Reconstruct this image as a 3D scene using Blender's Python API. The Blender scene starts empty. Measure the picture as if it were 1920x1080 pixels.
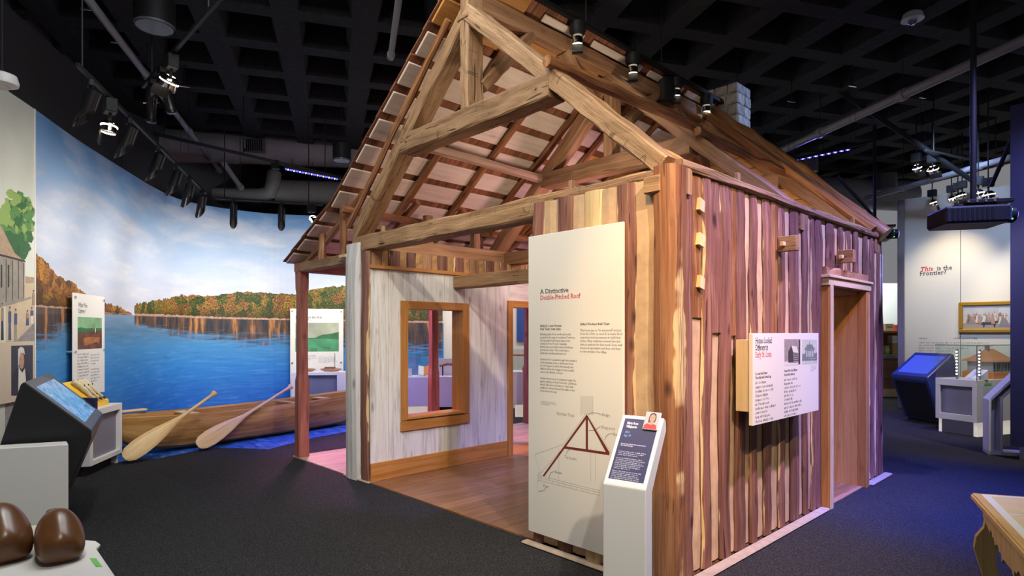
import bpy, bmesh, math, random
from mathutils import Vector as V, Matrix

S = bpy.context.scene
COL = S.collection
rnd = random.Random(7)

# ------------------------------------------------------------------ frame of the place
# world X,Y follow the log house: near corner of the house at (0,0), gable front in the plane Y=0,
# long right wall in the plane X=0, carpet at Z=0.  Right/forward of the viewer:
EYE = V((2.040, -3.303, 1.6))
RT = V((0.69020, 0.72361, 0.0)); FW = V((-0.72371, 0.69010, 0.0)); UP = V((0, 0, 1))
FPX = 1127.0
def cam(r, f, z): return V((EYE.x, EYE.y, 0)) + RT*r + FW*f + UP*z      # metres right / forward of the viewer, height
def ray(px, py): return RT*((px-960)/FPX) + FW + UP*((624-py)/FPX)
def onX(px, py, X): d = ray(px, py); return EYE + d*((X-EYE.x)/d.x)
def onY(px, py, Y): d = ray(px, py); return EYE + d*((Y-EYE.y)/d.y)
def onZ(px, py, Z): d = ray(px, py); return EYE + d*((Z-EYE.z)/d.z)
def atD(px, py, D): return EYE + ray(px, py)*D
def rf(p): q = V(p)-EYE; return q.dot(RT), q.dot(FW)

# ------------------------------------------------------------------ camera, world, exposure, room light
cd = bpy.data.cameras.new('camera'); cd.sensor_width = 36; cd.lens = FPX/1920*36; cd.shift_y = 84/1920
cd.clip_start = 0.05; cd.clip_end = 100
co = bpy.data.objects.new('camera', cd); COL.objects.link(co)
zc = -FW; co.matrix_world = Matrix(((RT.x, 0, zc.x, EYE.x), (RT.y, 0, zc.y, EYE.y), (0, 1, 0, EYE.z), (0, 0, 0, 1)))
S.camera = co
w = bpy.data.worlds.new('museum_ambient'); S.world = w; w.use_nodes = True
w.node_tree.nodes['Background'].inputs[0].default_value = (0.93, 0.94, 1.0, 1)
w.node_tree.nodes['Background'].inputs[1].default_value = 0.22
S.view_settings.view_transform = 'Standard'; S.view_settings.look = 'None'
S.view_settings.exposure = 0.0; S.view_settings.gamma = 1.0; S.view_settings.use_curve_mapping = False
S.cycles.use_denoising = True; S.cycles.max_bounces = 6; S.cycles.sample_clamp_indirect = 4.0
S.cycles.caustics_reflective = False; S.cycles.caustics_refractive = False

def spot(name, loc, target, power, color, angle=60, blend=0.6, radius=0.06):
    l = bpy.data.lights.new(name, 'SPOT'); l.energy = power; l.color = color
    l.spot_size = math.radians(angle); l.spot_blend = blend; l.shadow_soft_size = radius
    o = bpy.data.objects.new(name, l); COL.objects.link(o)
    o.location = loc; o.rotation_euler = (V(target)-V(loc)).to_track_quat('-Z', 'Y').to_euler()
    return o
def area(name, loc, target, power, color, sx, sy):
    l = bpy.data.lights.new(name, 'AREA'); l.energy = power; l.color = color; l.shape = 'RECTANGLE'; l.size = sx; l.size_y = sy
    o = bpy.data.objects.new(name, l); COL.objects.link(o)
    o.location = loc; o.rotation_euler = (V(target)-V(loc)).to_track_quat('-Z', 'Y').to_euler()
    return o
WARM = (1.0, 0.80, 0.55); NEUT = (1.0, 0.93, 0.82); BLUE = (0.10, 0.18, 1.0); VIOL = (0.42, 0.36, 1.0); PINK = (1.0, 0.34, 0.72)
# ceiling spots over the gable front and its sign
spot('gable_spot', cam(1.5, 0.6, 4.6), (-0.55, 0, 1.5), 780, (1, 0.86, 0.68), 62, 0.8, 0.05)
spot('corner_spot', (0.9, -2.3, 4.5), (0.0, 0.0, 1.75), 520, (1, 0.60, 0.22), 30, 0.9, 0.05)
spot('corner_side_spot', cam(2.2, 1.6, 4.7), (-0.05, 0.0, 1.9), 380, (1, 0.62, 0.28), 36, 0.9, 0.05)
spot('truss_spot', cam(-0.8, 0.6, 4.8), (-2.0, 0, 3.3), 300, (1, 0.76, 0.48), 75, 0.9, 0.08)
spot('post_spot', cam(-1.8, 1.8, 4.8), (-3.9, 0, 1.7), 170, (0.95, 0.92, 0.95), 55, 0.9, 0.08)
spot('reader_spot', cam(0.9, 0.2, 4.2), cam(0.62, 3.3, 0.8), 330, NEUT, 34, 0.8, 0.05)
# spots on the long log wall: violet wash from high up, warm light low down
spot('wall_violet_spot', (1.8, 1.4, 5.15), (0, 1.4, 1.5), 1450, (0.36, 0.32, 1.0), 64, 1.0, 0.08)
spot('wall_violet_far_spot', (1.9, 3.5, 5.15), (0, 3.5, 1.6), 1500, (0.36, 0.36, 1.0), 64, 1.0, 0.08)
spot('chimney_blue_spot', cam(6.2, 7.2, 5.1), (-1.8, 4.6, 4.5), 420, (0.35, 0.5, 1.0), 26, 0.9, 0.1)
spot('wall_warm_spot', (1.65, 1.0, 4.7), (0.0, 1.25, 0.40), 720, (1, 0.66, 0.36), 44, 1.0, 0.04)
spot('door_warm_spot', (1.9, 2.1, 4.4), (-0.1, 3.5, 0.7), 420, (1, 0.58, 0.25), 36, 0.8, 0.05)
# blue light on the carpet at the right
spot('carpet_blue_spot', cam(4.0, 3.6, 5.3), cam(4.3, 5.7, 0), 4200, (0.03, 0.09, 1.0), 44, 1.0, 0.2)
spot('carpet_far_blue_spot', cam(6.8, 12.5, 4.8), cam(6.2, 11.5, 0), 900, (0.14, 0.12, 1.0), 60, 1.0, 0.2)
spot('navy_wall_fill_spot', cam(5.2, 4.6, 4.9), cam(7.0, 7.7, 2.4), 380, (0.35, 0.38, 1.0), 50, 0.9, 0.1)  # put in to keep the navy wall from going black
spot('plinth_fill_spot', cam(-1.6, 2.4, 4.8), cam(-2.3, 3.2, 0.8), 330, NEUT, 66, 0.9, 0.05)  # added fill that brightens the white plinths
spot('case_front_fill_spot', cam(4.3, 6.2, 4.9), cam(7.0, 9.6, 0.5), 420, (0.72, 0.68, 1.0), 34, 0.9, 0.08)  # added violet fill for the dim front of the model case
spot('table_fill_spot', cam(1.9, 1.6, 4.6), cam(2.5, 2.6, 0.7), 210, (1, 0.88, 0.7), 40, 0.9, 0.05)  # extra light put in to lift the printed table top
spot('clog_fill_spot', cam(-0.9, 1.0, 3.6), cam(-1.35, 1.55, 1.0), 60, NEUT, 34, 0.8, 0.03)  # added so the clogs and their plinth top come out lighter
# soft grey fill added over the open floor, with no fixture of its own
area('floor_fill_light', cam(-1.2, 3.6, 5.2), cam(-1.8, 4.6, 0), 150, (0.92, 0.95, 1.0), 2.5, 2.5)
# the porch and its pink light
spot('porch_pink_spot', (-7.3, 1.3, 4.1), (-4.75, 1.5, 0.2), 1300, (1.0, 0.36, 0.66), 62, 0.8, 0.15)
spot('river_blue_spot', cam(-2.0, 8.4, 4.9), cam(-3.0, 9.8, 0), 900, (0.16, 0.16, 1.0), 60, 0.9, 0.15)
# inside the house
spot('room_spot', (-1.0, 1.0, 4.4), (-3.6, 1.1, 0.8), 110, (1.0, 0.93, 0.86), 64, 0.9, 0.1)
spot('underroof_pink_spot', (-1.6, 2.6, 2.7), (-4.2, 2.2, 3.0), 120, (1.0, 0.55, 0.62), 120, 1.0, 0.2)
spot('far_gable_fill_spot', (-0.5, 2.4, 3.0), (-0.7, 4.2, 3.1), 60, (1.0, 0.7, 0.45), 80, 1.0, 0.1)  # added under the roof to lighten the far gable boards
spot('underroof_warm_spot', (-0.9, 1.2, 2.4), (-2.9, 1.6, 3.9), 130, (1.0, 0.80, 0.62), 110, 1.0, 0.2)

# ------------------------------------------------------------------ materials
def nt_new(name):
    m = bpy.data.materials.new(name); m.use_nodes = True
    return m, m.node_tree, m.node_tree.nodes['Principled BSDF']
def N(t, kind, **kw):
    n = t.nodes.new(kind)
    for k, v in kw.items(): setattr(n, k, v)
    return n
def math_(t, op, a, b=None, c=None, clamp=False):
    n = N(t, 'ShaderNodeMath', operation=op, use_clamp=clamp)
    for i, v in enumerate((a, b, c)):
        if v is None: continue
        if hasattr(v, 'links'): t.links.new(v, n.inputs[i])
        else: n.inputs[i].default_value = v
    return n.outputs[0]
def mixc(t, f, a, b, mode='MIX'):
    n = N(t, 'ShaderNodeMix', data_type='RGBA', blend_type=mode)
    for s, v in ((n.inputs[0], f), (n.inputs[6], a), (n.inputs[7], b)):
        if hasattr(v, 'links'): t.links.new(v, s)
        elif isinstance(v, (int, float)): s.default_value = v
        else: s.default_value = (*v[:3], 1)
    return n.outputs[2]
def ramp(t, f, stops, interp='LINEAR'):
    n = N(t, 'ShaderNodeValToRGB'); r = n.color_ramp; r.interpolation = interp
    while len(r.elements) < len(stops): r.elements.new(0.5)
    for e, (p, c) in zip(r.elements, stops):
        e.position = p; e.color = (*c[:3], 1) if hasattr(c, '__len__') else (c, c, c, 1)
    t.links.new(f, n.inputs[0]); return n.outputs[0]
def noise(t, vec, scale, detail=3, rough=0.55, dist=0.0):
    n = N(t, 'ShaderNodeTexNoise'); n.inputs['Scale'].default_value = scale; n.inputs['Detail'].default_value = detail
    n.inputs['Roughness'].default_value = rough; n.inputs['Distortion'].default_value = dist
    t.links.new(vec, n.inputs['Vector']); return n.outputs['Fac']
def comb(t, x, y, z=0.0):
    n = N(t, 'ShaderNodeCombineXYZ')
    for s, v in zip(n.inputs, (x, y, z)):
        if hasattr(v, 'links'): t.links.new(v, s)
        else: s.default_value = v
    return n.outputs[0]
def uvxy(t, name=None):
    n = N(t, 'ShaderNodeUVMap'); n.uv_map = name or 'UVMap'
    s = N(t, 'ShaderNodeSeparateXYZ'); t.links.new(n.outputs[0], s.inputs[0]); return s.outputs[0], s.outputs[1]
def bump(t, b, h, strength, dist=0.01):
    n = N(t, 'ShaderNodeBump'); n.inputs['Strength'].default_value = strength; n.inputs['Distance'].default_value = dist
    t.links.new(h, n.inputs['Height']); t.links.new(n.outputs[0], b.inputs['Normal'])
def flat(name, col, rough=0.5, metal=0.0, emit=0.0, var=0.0, scale=6.0, bmp=0.0, spec=0.5, ecol=None):
    m, t, b = nt_new(name)
    b.inputs['Roughness'].default_value = rough; b.inputs['Metallic'].default_value = metal
    b.inputs['Specular IOR Level'].default_value = spec
    b.inputs['Base Color'].default_value = (*col, 1)
    if emit: b.inputs['Emission Color'].default_value = (*(ecol or col), 1); b.inputs['Emission Strength'].default_value = emit
    if var or bmp:
        tc = N(t, 'ShaderNodeTexCoord'); f = noise(t, tc.outputs['Object'], scale, 5)
        if var:
            lo = [c*(1-var) for c in col]; hi = [min(1, c*(1+var)) for c in col]
            t.links.new(ramp(t, f, [(0.3, lo), (0.7, hi)]), b.inputs['Base Color'])
        if bmp: bump(t, b, f, bmp)
    return m
def wood(name, dark, mid, light, su=0.5, sv=9.0, rough=0.6, tint=0.16, knots=0.0, sap=None, bmp=0.35, checks=0.0, cuts=0.0, even=False):
    """wood grain along the U of each piece's own UVs (metres), so that every beam has its grain along its length"""
    m, t, b = nt_new(name); u, v = uvxy(t)
    oi = N(t, 'ShaderNodeObjectInfo'); r = math_(t, 'MULTIPLY', oi.outputs['Random'], 53.0)
    vec = comb(t, math_(t, 'MULTIPLY', u, su), math_(t, 'MULTIPLY', v, sv), r)
    f1 = noise(t, vec, 2.2, 6, 0.62, 0.6)
    f2 = noise(t, comb(t, math_(t, 'MULTIPLY', u, su*1.6), math_(t, 'MULTIPLY', v, sv*6), r), 3.0, 3)
    f = math_(t, 'ADD', math_(t, 'MULTIPLY', f1, 0.68), math_(t, 'MULTIPLY', f2, 0.32))
    c = ramp(t, f, [(0.33, dark), (0.5, mid), (0.68, light)])
    if sap:
        cu, cv = uvxy(t, 'cross')
        wob = noise(t, comb(t, math_(t, 'MULTIPLY', cv, 0.9), math_(t, 'MULTIPLY', cu, 0.5), r), 2.0, 3)
        e = math_(t, 'ADD', math_(t, 'ABSOLUTE', cu), math_(t, 'MULTIPLY', math_(t, 'SUBTRACT', wob, 0.5), 1.3))
        if not even: e = math_(t, 'ADD', e, math_(t, 'MULTIPLY', math_(t, 'SUBTRACT', oi.outputs['Random'], 0.60), 0.55))
        fac = ramp(t, e, [(0.95, 0.0), (1.02, 1.0)])
        c = mixc(t, fac, c, mixc(t, math_(t, 'MULTIPLY', f2, 0.5), sap, mid))
        bark = ramp(t, math_(t, 'ADD', math_(t, 'ABSOLUTE', cu), math_(t, 'MULTIPLY', math_(t, 'SUBTRACT', f2, 0.5), 0.35)), [(0.985, 0.0), (1.06, 0.85)])
        c = mixc(t, bark, c, [x*0.45 for x in dark])
    if knots:
        vo = N(t, 'ShaderNodeTexVoronoi'); vo.inputs['Scale'].default_value = 1.0
        t.links.new(comb(t, math_(t, 'MULTIPLY', u, 2.2), math_(t, 'MULTIPLY', v, 5.0), r), vo.inputs['Vector'])
        k = ramp(t, vo.outputs['Distance'], [(0.06, 1.0), (0.16, 0.0)])
        c = mixc(t, math_(t, 'MULTIPLY', k, knots), c, [x*0.3 for x in dark])
    if checks:
        ck = noise(t, comb(t, math_(t, 'MULTIPLY', u, 1.1), math_(t, 'MULTIPLY', v, 16.0), r), 2.6, 2, 0.5, 0.3)
        k = ramp(t, ck, [(0.655, 0.0), (0.70, 1.0)])
        c = mixc(t, math_(t, 'MULTIPLY', k, checks), c, [x*0.22 for x in dark])
    if cuts:                                        # short axe cuts across the grain
        cn = noise(t, comb(t, math_(t, 'MULTIPLY', u, 8.0), math_(t, 'MULTIPLY', v, 1.1), r), 1.3, 0, 0.4, 0.0)
        gate = ramp(t, noise(t, comb(t, math_(t, 'MULTIPLY', u, 3.0), math_(t, 'MULTIPLY', v, 9.0), r), 1.0, 1), [(0.5, 0.0), (0.56, 1.0)])
        k = ramp(t, math_(t, 'ABSOLUTE', math_(t, 'SUBTRACT', cn, 0.5)), [(0.004, 1.0), (0.016, 0.0)])
        c = mixc(t, math_(t, 'MULTIPLY', math_(t, 'MULTIPLY', k, gate), cuts), c, [x*0.3 for x in dark])
    hsv = N(t, 'ShaderNodeHueSaturation'); t.links.new(c, hsv.inputs['Color'])
    t.links.new(math_(t, 'ADD', math_(t, 'MULTIPLY', oi.outputs['Random'], 2*tint), 1-tint), hsv.inputs['Value'])
    t.links.new(hsv.outputs[0], b.inputs['Base Color']); b.inputs['Roughness'].default_value = rough
    b.inputs['Specular IOR Level'].default_value = 0.35
    bump(t, b, f, bmp, 0.012); return m

HEWN = wood('hewn_oak', (0.15, 0.078, 0.034), (0.305, 0.18, 0.09), (0.43, 0.275, 0.145), 0.9, 8, 0.7, 0.10, 0.35, checks=0.9, bmp=0.8, cuts=0.6)
BROWN = wood('brown_timber', (0.16, 0.075, 0.035), (0.30, 0.16, 0.08), (0.42, 0.25, 0.13), 0.5, 8, 0.65, 0.15, 0.3, checks=0.5)
POLE = wood('peeled_pole', (0.11, 0.04, 0.016), (0.26, 0.11, 0.043), (0.48, 0.27, 0.13), 0.7, 10, 0.35, 0.2, 0.5, checks=0.4)
LOG = wood('cedar_log', (0.095, 0.036, 0.027), (0.205, 0.088, 0.062), (0.36, 0.185, 0.13), 0.45, 11, 0.6, 0.22, 0.9, sap=(0.72, 0.53, 0.27), checks=0.85, bmp=0.6)
CORNERLOG = wood('corner_log_wood', (0.12, 0.042, 0.02), (0.25, 0.105, 0.048), (0.40, 0.21, 0.10), 0.35, 8, 0.55, 0.05, 0.8, sap=(0.72, 0.53, 0.26), checks=0.8, bmp=0.6, even=True)
PALELOG = wood('pale_log_wood', (0.52, 0.34, 0.15), (0.70, 0.50, 0.25), (0.80, 0.62, 0.36), 0.4, 9, 0.6, 0.1, 0.5, checks=0.4)
CHIP = wood('split_chip', (0.6, 0.42, 0.2), (0.75, 0.56, 0.3), (0.85, 0.68, 0.42), 2, 20, 0.6)
WHITEWASH = wood('whitewashed_board', (0.40, 0.37, 0.33), (0.66, 0.64, 0.60), (0.78, 0.76, 0.72), 0.6, 7, 0.75, 0.05, 0.5, checks=0.35)
ROOFBOARD = wood('pale_roof_board', (0.56, 0.44, 0.35), (0.70, 0.58, 0.48), (0.78, 0.67, 0.57), 0.5, 5, 0.7, 0.07, 0.25, bmp=0.1)
ORANGEBOARD = wood('orange_pine', (0.36, 0.15, 0.035), (0.52, 0.25, 0.07), (0.62, 0.33, 0.11), 0.5, 7, 0.4, 0.05, 0.3, bmp=0.1)
SHINGLE = wood('cedar_shingle', (0.10, 0.035, 0.018), (0.22, 0.085, 0.04), (0.34, 0.15, 0.075), 1.2, 10, 0.7, 0.3)
PINE = wood('varnished_pine', (0.33, 0.13, 0.028), (0.46, 0.20, 0.05), (0.56, 0.27, 0.08), 0.45, 10, 0.35, 0.05, 0.25, bmp=0.08)
PALEPINE = wood('pale_pine', (0.45, 0.32, 0.17), (0.60, 0.46, 0.27), (0.70, 0.55, 0.34), 0.5, 10, 0.45, 0.04, 0.2, bmp=0.08)
REDPOST = wood('red_cedar_post', (0.20, 0.055, 0.045), (0.34, 0.12, 0.09), (0.48, 0.20, 0.15), 0.5, 8, 0.6, 0.1, 0.7, checks=0.4)
CANOE = wood('dugout_wood', (0.20, 0.085, 0.022), (0.38, 0.19, 0.055), (0.58, 0.36, 0.14), 0.35, 3.5, 0.4, 0.03, 0.3, bmp=0.1)
PADDLE = wood('paddle_wood', (0.52, 0.33, 0.13), (0.68, 0.48, 0.22), (0.80, 0.62, 0.34), 0.5, 10, 0.4, 0.05)
PLY = wood('plywood', (0.40, 0.24, 0.08), (0.52, 0.33, 0.12), (0.60, 0.40, 0.17), 0.8, 7, 0.55, 0.04)
CLOG = flat('polished_clog_wood', (0.13, 0.052, 0.018), 0.3, var=0.4, scale=7)
CABINET = wood('brown_cabinet', (0.14, 0.06, 0.03), (0.24, 0.11, 0.055), (0.3, 0.15, 0.08), 0.7, 9, 0.5)

PLASTER = flat('clay_chinking', (0.54, 0.355, 0.20), 0.85, var=0.16, scale=9, bmp=0.5)
SILL = flat('lime_sill', (0.36, 0.29, 0.22), 0.9, var=0.15, scale=14, bmp=0.6)
WHITE = flat('white_laminate', (0.74, 0.73, 0.70), 0.42)
PANELWHITE = flat('panel_white', (0.74, 0.72, 0.66), 0.45)
CREAM = flat('cream_wall_paint', (0.78, 0.72, 0.60), 0.7)
FARWHITE = flat('far_white_wall', (0.8, 0.82, 0.80), 0.8)
BLACKM = flat('black_metal', (0.010, 0.010, 0.011), 0.55, 0.0, spec=0.25)
DARKCYL = flat('dark_anodised', (0.03, 0.03, 0.033), 0.28, 0.7)
BLACKL = flat('charcoal_laminate', (0.018, 0.018, 0.020), 0.35)
GREYL = flat('grey_bezel', (0.10, 0.10, 0.105), 0.35)
GREYPIPE = flat('grey_painted_pipe', (0.22, 0.22, 0.235), 0.5)
DUCT = flat('grey_duct', (0.24, 0.24, 0.26), 0.55, 0.0, var=0.15, scale=3)
STEEL = flat('brushed_steel', (0.6, 0.62, 0.66), 0.25, 1.0)
CHROME = flat('chrome', (0.8, 0.78, 0.75), 0.12, 1.0)
CEIL = flat('black_sprayed_ceiling', (0.010, 0.010, 0.012), 0.95, var=0.45, scale=16, bmp=1.0)
DARKWALL = flat('charcoal_wall', (0.045, 0.047, 0.052), 0.8)
NAVY = flat('navy_wall', (0.02, 0.022, 0.10), 0.55)
NAVYPRINT = flat('navy_print', (0.045, 0.040, 0.105), 0.5)
BLUEK = flat('blue_laminate', (0.03, 0.05, 0.20), 0.35)
GOLD = flat('gilt_frame', (0.62, 0.34, 0.04), 0.32, 0.6)
YELLOW = flat('yellow_tray', (0.82, 0.52, 0.05), 0.5)
ORANGE = flat('orange_block', (0.70, 0.22, 0.03), 0.5)
GREENTAPE = flat('green_tape', (0.16, 0.55, 0.09), 0.6)
INK = flat('black_ink', (0.03, 0.028, 0.028), 0.6)
GREYINK = flat('grey_ink', (0.22, 0.20, 0.19), 0.6)
LIGHTINK = flat('pale_grey_ink', (0.46, 0.44, 0.42), 0.6)
REDINK = flat('red_ink', (0.55, 0.035, 0.03), 0.6)
TRUSSRED = flat('truss_red', (0.16, 0.022, 0.018), 0.6)
WHITEINK = flat('white_ink', (0.85, 0.85, 0.9), 0.6)
BLUEINK = flat('blue_ink', (0.25, 0.45, 0.75), 0.6)
LENS = flat('lit_lens', (1, 0.93, 0.8), 0.3, emit=9.0, ecol=(1, 0.88, 0.68))
LEDB = flat('blue_led', (0.1, 0.15, 1), 0.3, emit=5.0, ecol=(0.035, 0.06, 1.0))
LEDR = flat('red_led', (1, 0.2, 0.2), 0.3, emit=6.0, ecol=(1.0, 0.30, 0.45))
LEDG = flat('green_indicator', (0.1, 1, 0.2), 0.3, emit=3.0, ecol=(0.15, 1.0, 0.2))
LEDW = flat('white_led', (1, 1, 1), 0.3, emit=12.0, ecol=(1.0, 0.86, 0.6))
VLENS = flat('violet_projector_lens', (0.2, 0.1, 1), 0.1, emit=4.0, ecol=(0.22, 0.12, 1.0))
BLUESCREEN = flat('blue_screen', (0.02, 0.04, 0.4), 0.2, emit=0.55, ecol=(0.10, 0.16, 0.75))
SHOEBONE = flat('bone', (0.72, 0.62, 0.42), 0.45, var=0.15, scale=20)
DARKGREEN = flat('dark_green_cord', (0.02, 0.06, 0.035), 0.6)
DARKRED = flat('dark_red_leather', (0.10, 0.02, 0.012), 0.5)
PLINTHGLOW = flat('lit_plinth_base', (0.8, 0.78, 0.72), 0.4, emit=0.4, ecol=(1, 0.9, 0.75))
BASEBOARDW = flat('frosted_base', (0.7, 0.72, 0.8), 0.3)

def m_glass():
    m, t, b = nt_new('case_glass')
    t.nodes.remove(b); out = t.nodes['Material Output']; mx = N(t, 'ShaderNodeMixShader'); tr_ = N(t, 'ShaderNodeBsdfTransparent'); gl = N(t, 'ShaderNodeBsdfGlossy')
    tr_.inputs[0].default_value = (0.95, 0.985, 0.97, 1); gl.inputs['Roughness'].default_value = 0.03
    mx.inputs[0].default_value = 0.05
    t.links.new(tr_.outputs[0], mx.inputs[1]); t.links.new(gl.outputs[0], mx.inputs[2]); t.links.new(mx.outputs[0], out.inputs[0])
    return m
GLASS = m_glass()
def m_carpet():
    m, t, b = nt_new('charcoal_carpet'); tc = N(t, 'ShaderNodeTexCoord')
    f = noise(t, tc.outputs['Object'], 95, 3, 0.7); g = noise(t, tc.outputs['Object'], 1.2, 2)
    c = ramp(t, f, [(0.36, (0.012, 0.012, 0.013)), (0.55, (0.036, 0.036, 0.038)), (0.70, (0.085, 0.085, 0.088))])
    t.links.new(mixc(t, math_(t, 'MULTIPLY', g, 0.35), c, (0.02, 0.02, 0.022)), b.inputs['Base Color'])
    b.inputs['Roughness'].default_value = 0.95; b.inputs['Specular IOR Level'].default_value = 0.1
    bump(t, b, f, 0.8, 0.01); return m
CARPET = m_carpet()
def m_river_floor():
    m, t, b = nt_new('printed_river_vinyl'); tc = N(t, 'ShaderNodeTexCoord')
    mp = N(t, 'ShaderNodeMapping'); mp.inputs['Scale'].default_value = (1.2, 5, 1); mp.inputs['Rotation'].default_value = (0, 0, -1.0)
    t.links.new(tc.outputs['Object'], mp.inputs[0]); f = noise(t, mp.outputs[0], 3, 4, 0.6, 0.8)
    t.links.new(ramp(t, f, [(0.35, (0.01, 0.05, 0.26)), (0.58, (0.04, 0.16, 0.55)), (0.72, (0.22, 0.42, 0.75))]), b.inputs['Base Color'])
    b.inputs['Roughness'].default_value = 0.35; return m
RIVERFLOOR = m_river_floor()
def m_screen():
    m, t, b = nt_new('lit_river_screen'); tc = N(t, 'ShaderNodeTexCoord')
    mp = N(t, 'ShaderNodeMapping'); mp.inputs['Scale'].default_value = (2, 7, 1); t.links.new(tc.outputs['Object'], mp.inputs[0])
    f = noise(t, mp.outputs[0], 2.4, 5, 0.6, 1.2)
    c = ramp(t, f, [(0.3, (0.05, 0.16, 0.38)), (0.5, (0.16, 0.40, 0.68)), (0.62, (0.36, 0.46, 0.74)), (0.75, (0.66, 0.76, 0.86))])
    t.links.new(c, b.inputs['Emission Color']); b.inputs['Emission Strength'].default_value = 0.75
    b.inputs['Base Color'].default_value = (0.02, 0.03, 0.05, 1); b.inputs['Roughness'].default_value = 0.15; return m
SCREEN = m_screen()
def m_stone():
    m, t, b = nt_new('limestone'); tc = N(t, 'ShaderNodeTexCoord'); oi = N(t, 'ShaderNodeObjectInfo')
    f = noise(t, tc.outputs['Object'], 9, 6, 0.65)
    c = ramp(t, f, [(0.3, (0.22, 0.19, 0.16)), (0.6, (0.46, 0.42, 0.37)), (0.8, (0.56, 0.52, 0.47))])
    h = N(t, 'ShaderNodeHueSaturation'); t.links.new(c, h.inputs['Color'])
    t.links.new(math_(t, 'ADD', math_(t, 'MULTIPLY', oi.outputs['Random'], 0.4), 0.8), h.inputs['Value'])
    t.links.new(h.outputs[0], b.inputs['Base Color']); b.inputs['Roughness'].default_value = 0.9; bump(t, b, f, 0.8, 0.02); return m
STONE = m_stone(); MORTAR = flat('lime_mortar', (0.38, 0.36, 0.33), 0.95, var=0.2, scale=20)

# ------------------------------------------------------------------ object helpers
def tag(o, label=None, cat=None, group=None, kind=None):
    if label: o['label'] = label
    if cat: o['category'] = cat
    if group: o['group'] = group
    if kind: o['kind'] = kind
    return o
def root(name, loc, label, cat, group=None):
    o = bpy.data.objects.new(name, None); COL.objects.link(o); o.location = loc; o.empty_display_size = 0.1
    return tag(o, label, cat, group)
LOCW = {}
def link(name, me, m, parent=None, smooth=False, recentre=True):
    """one mesh in world coordinates becomes one object whose origin sits in its middle"""
    mats = m if isinstance(m, (list, tuple)) else [m]
    for x in mats: me.materials.append(x)
    c = V((0, 0, 0))
    if recentre and len(me.vertices):
        lo = V([min(v.co[i] for v in me.vertices) for i in range(3)]); hi = V([max(v.co[i] for v in me.vertices) for i in range(3)])
        c = (lo+hi)/2; me.transform(Matrix.Translation(-c))
    if smooth:
        for p in me.polygons: p.use_smooth = True
        me.set_sharp_from_angle(angle=math.radians(42))
    o = bpy.data.objects.new(name, me); COL.objects.link(o)
    LOCW[o.name] = c
    if parent is not None:
        o.parent = parent; pl = LOCW.get(parent.name) or V(parent.location)
        o.location = c - pl
    else: o.location = c
    return o
def from_data(name, vs, fs, m, parent=None, uv=None, cross=None, smooth=False):
    me = bpy.data.meshes.new(name); me.from_pydata([tuple(v) for v in vs], [], fs); me.update()
    for lname, data in (('UVMap', uv), ('cross', cross)):
        if data is None: continue
        l = me.uv_layers.new(name=lname)
        for p in me.polygons:
            for li in p.loop_indices:
                l.data[li].uv = data[p.index][li-p.loop_start]
    return link(name, me, m, parent, smooth)
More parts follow.
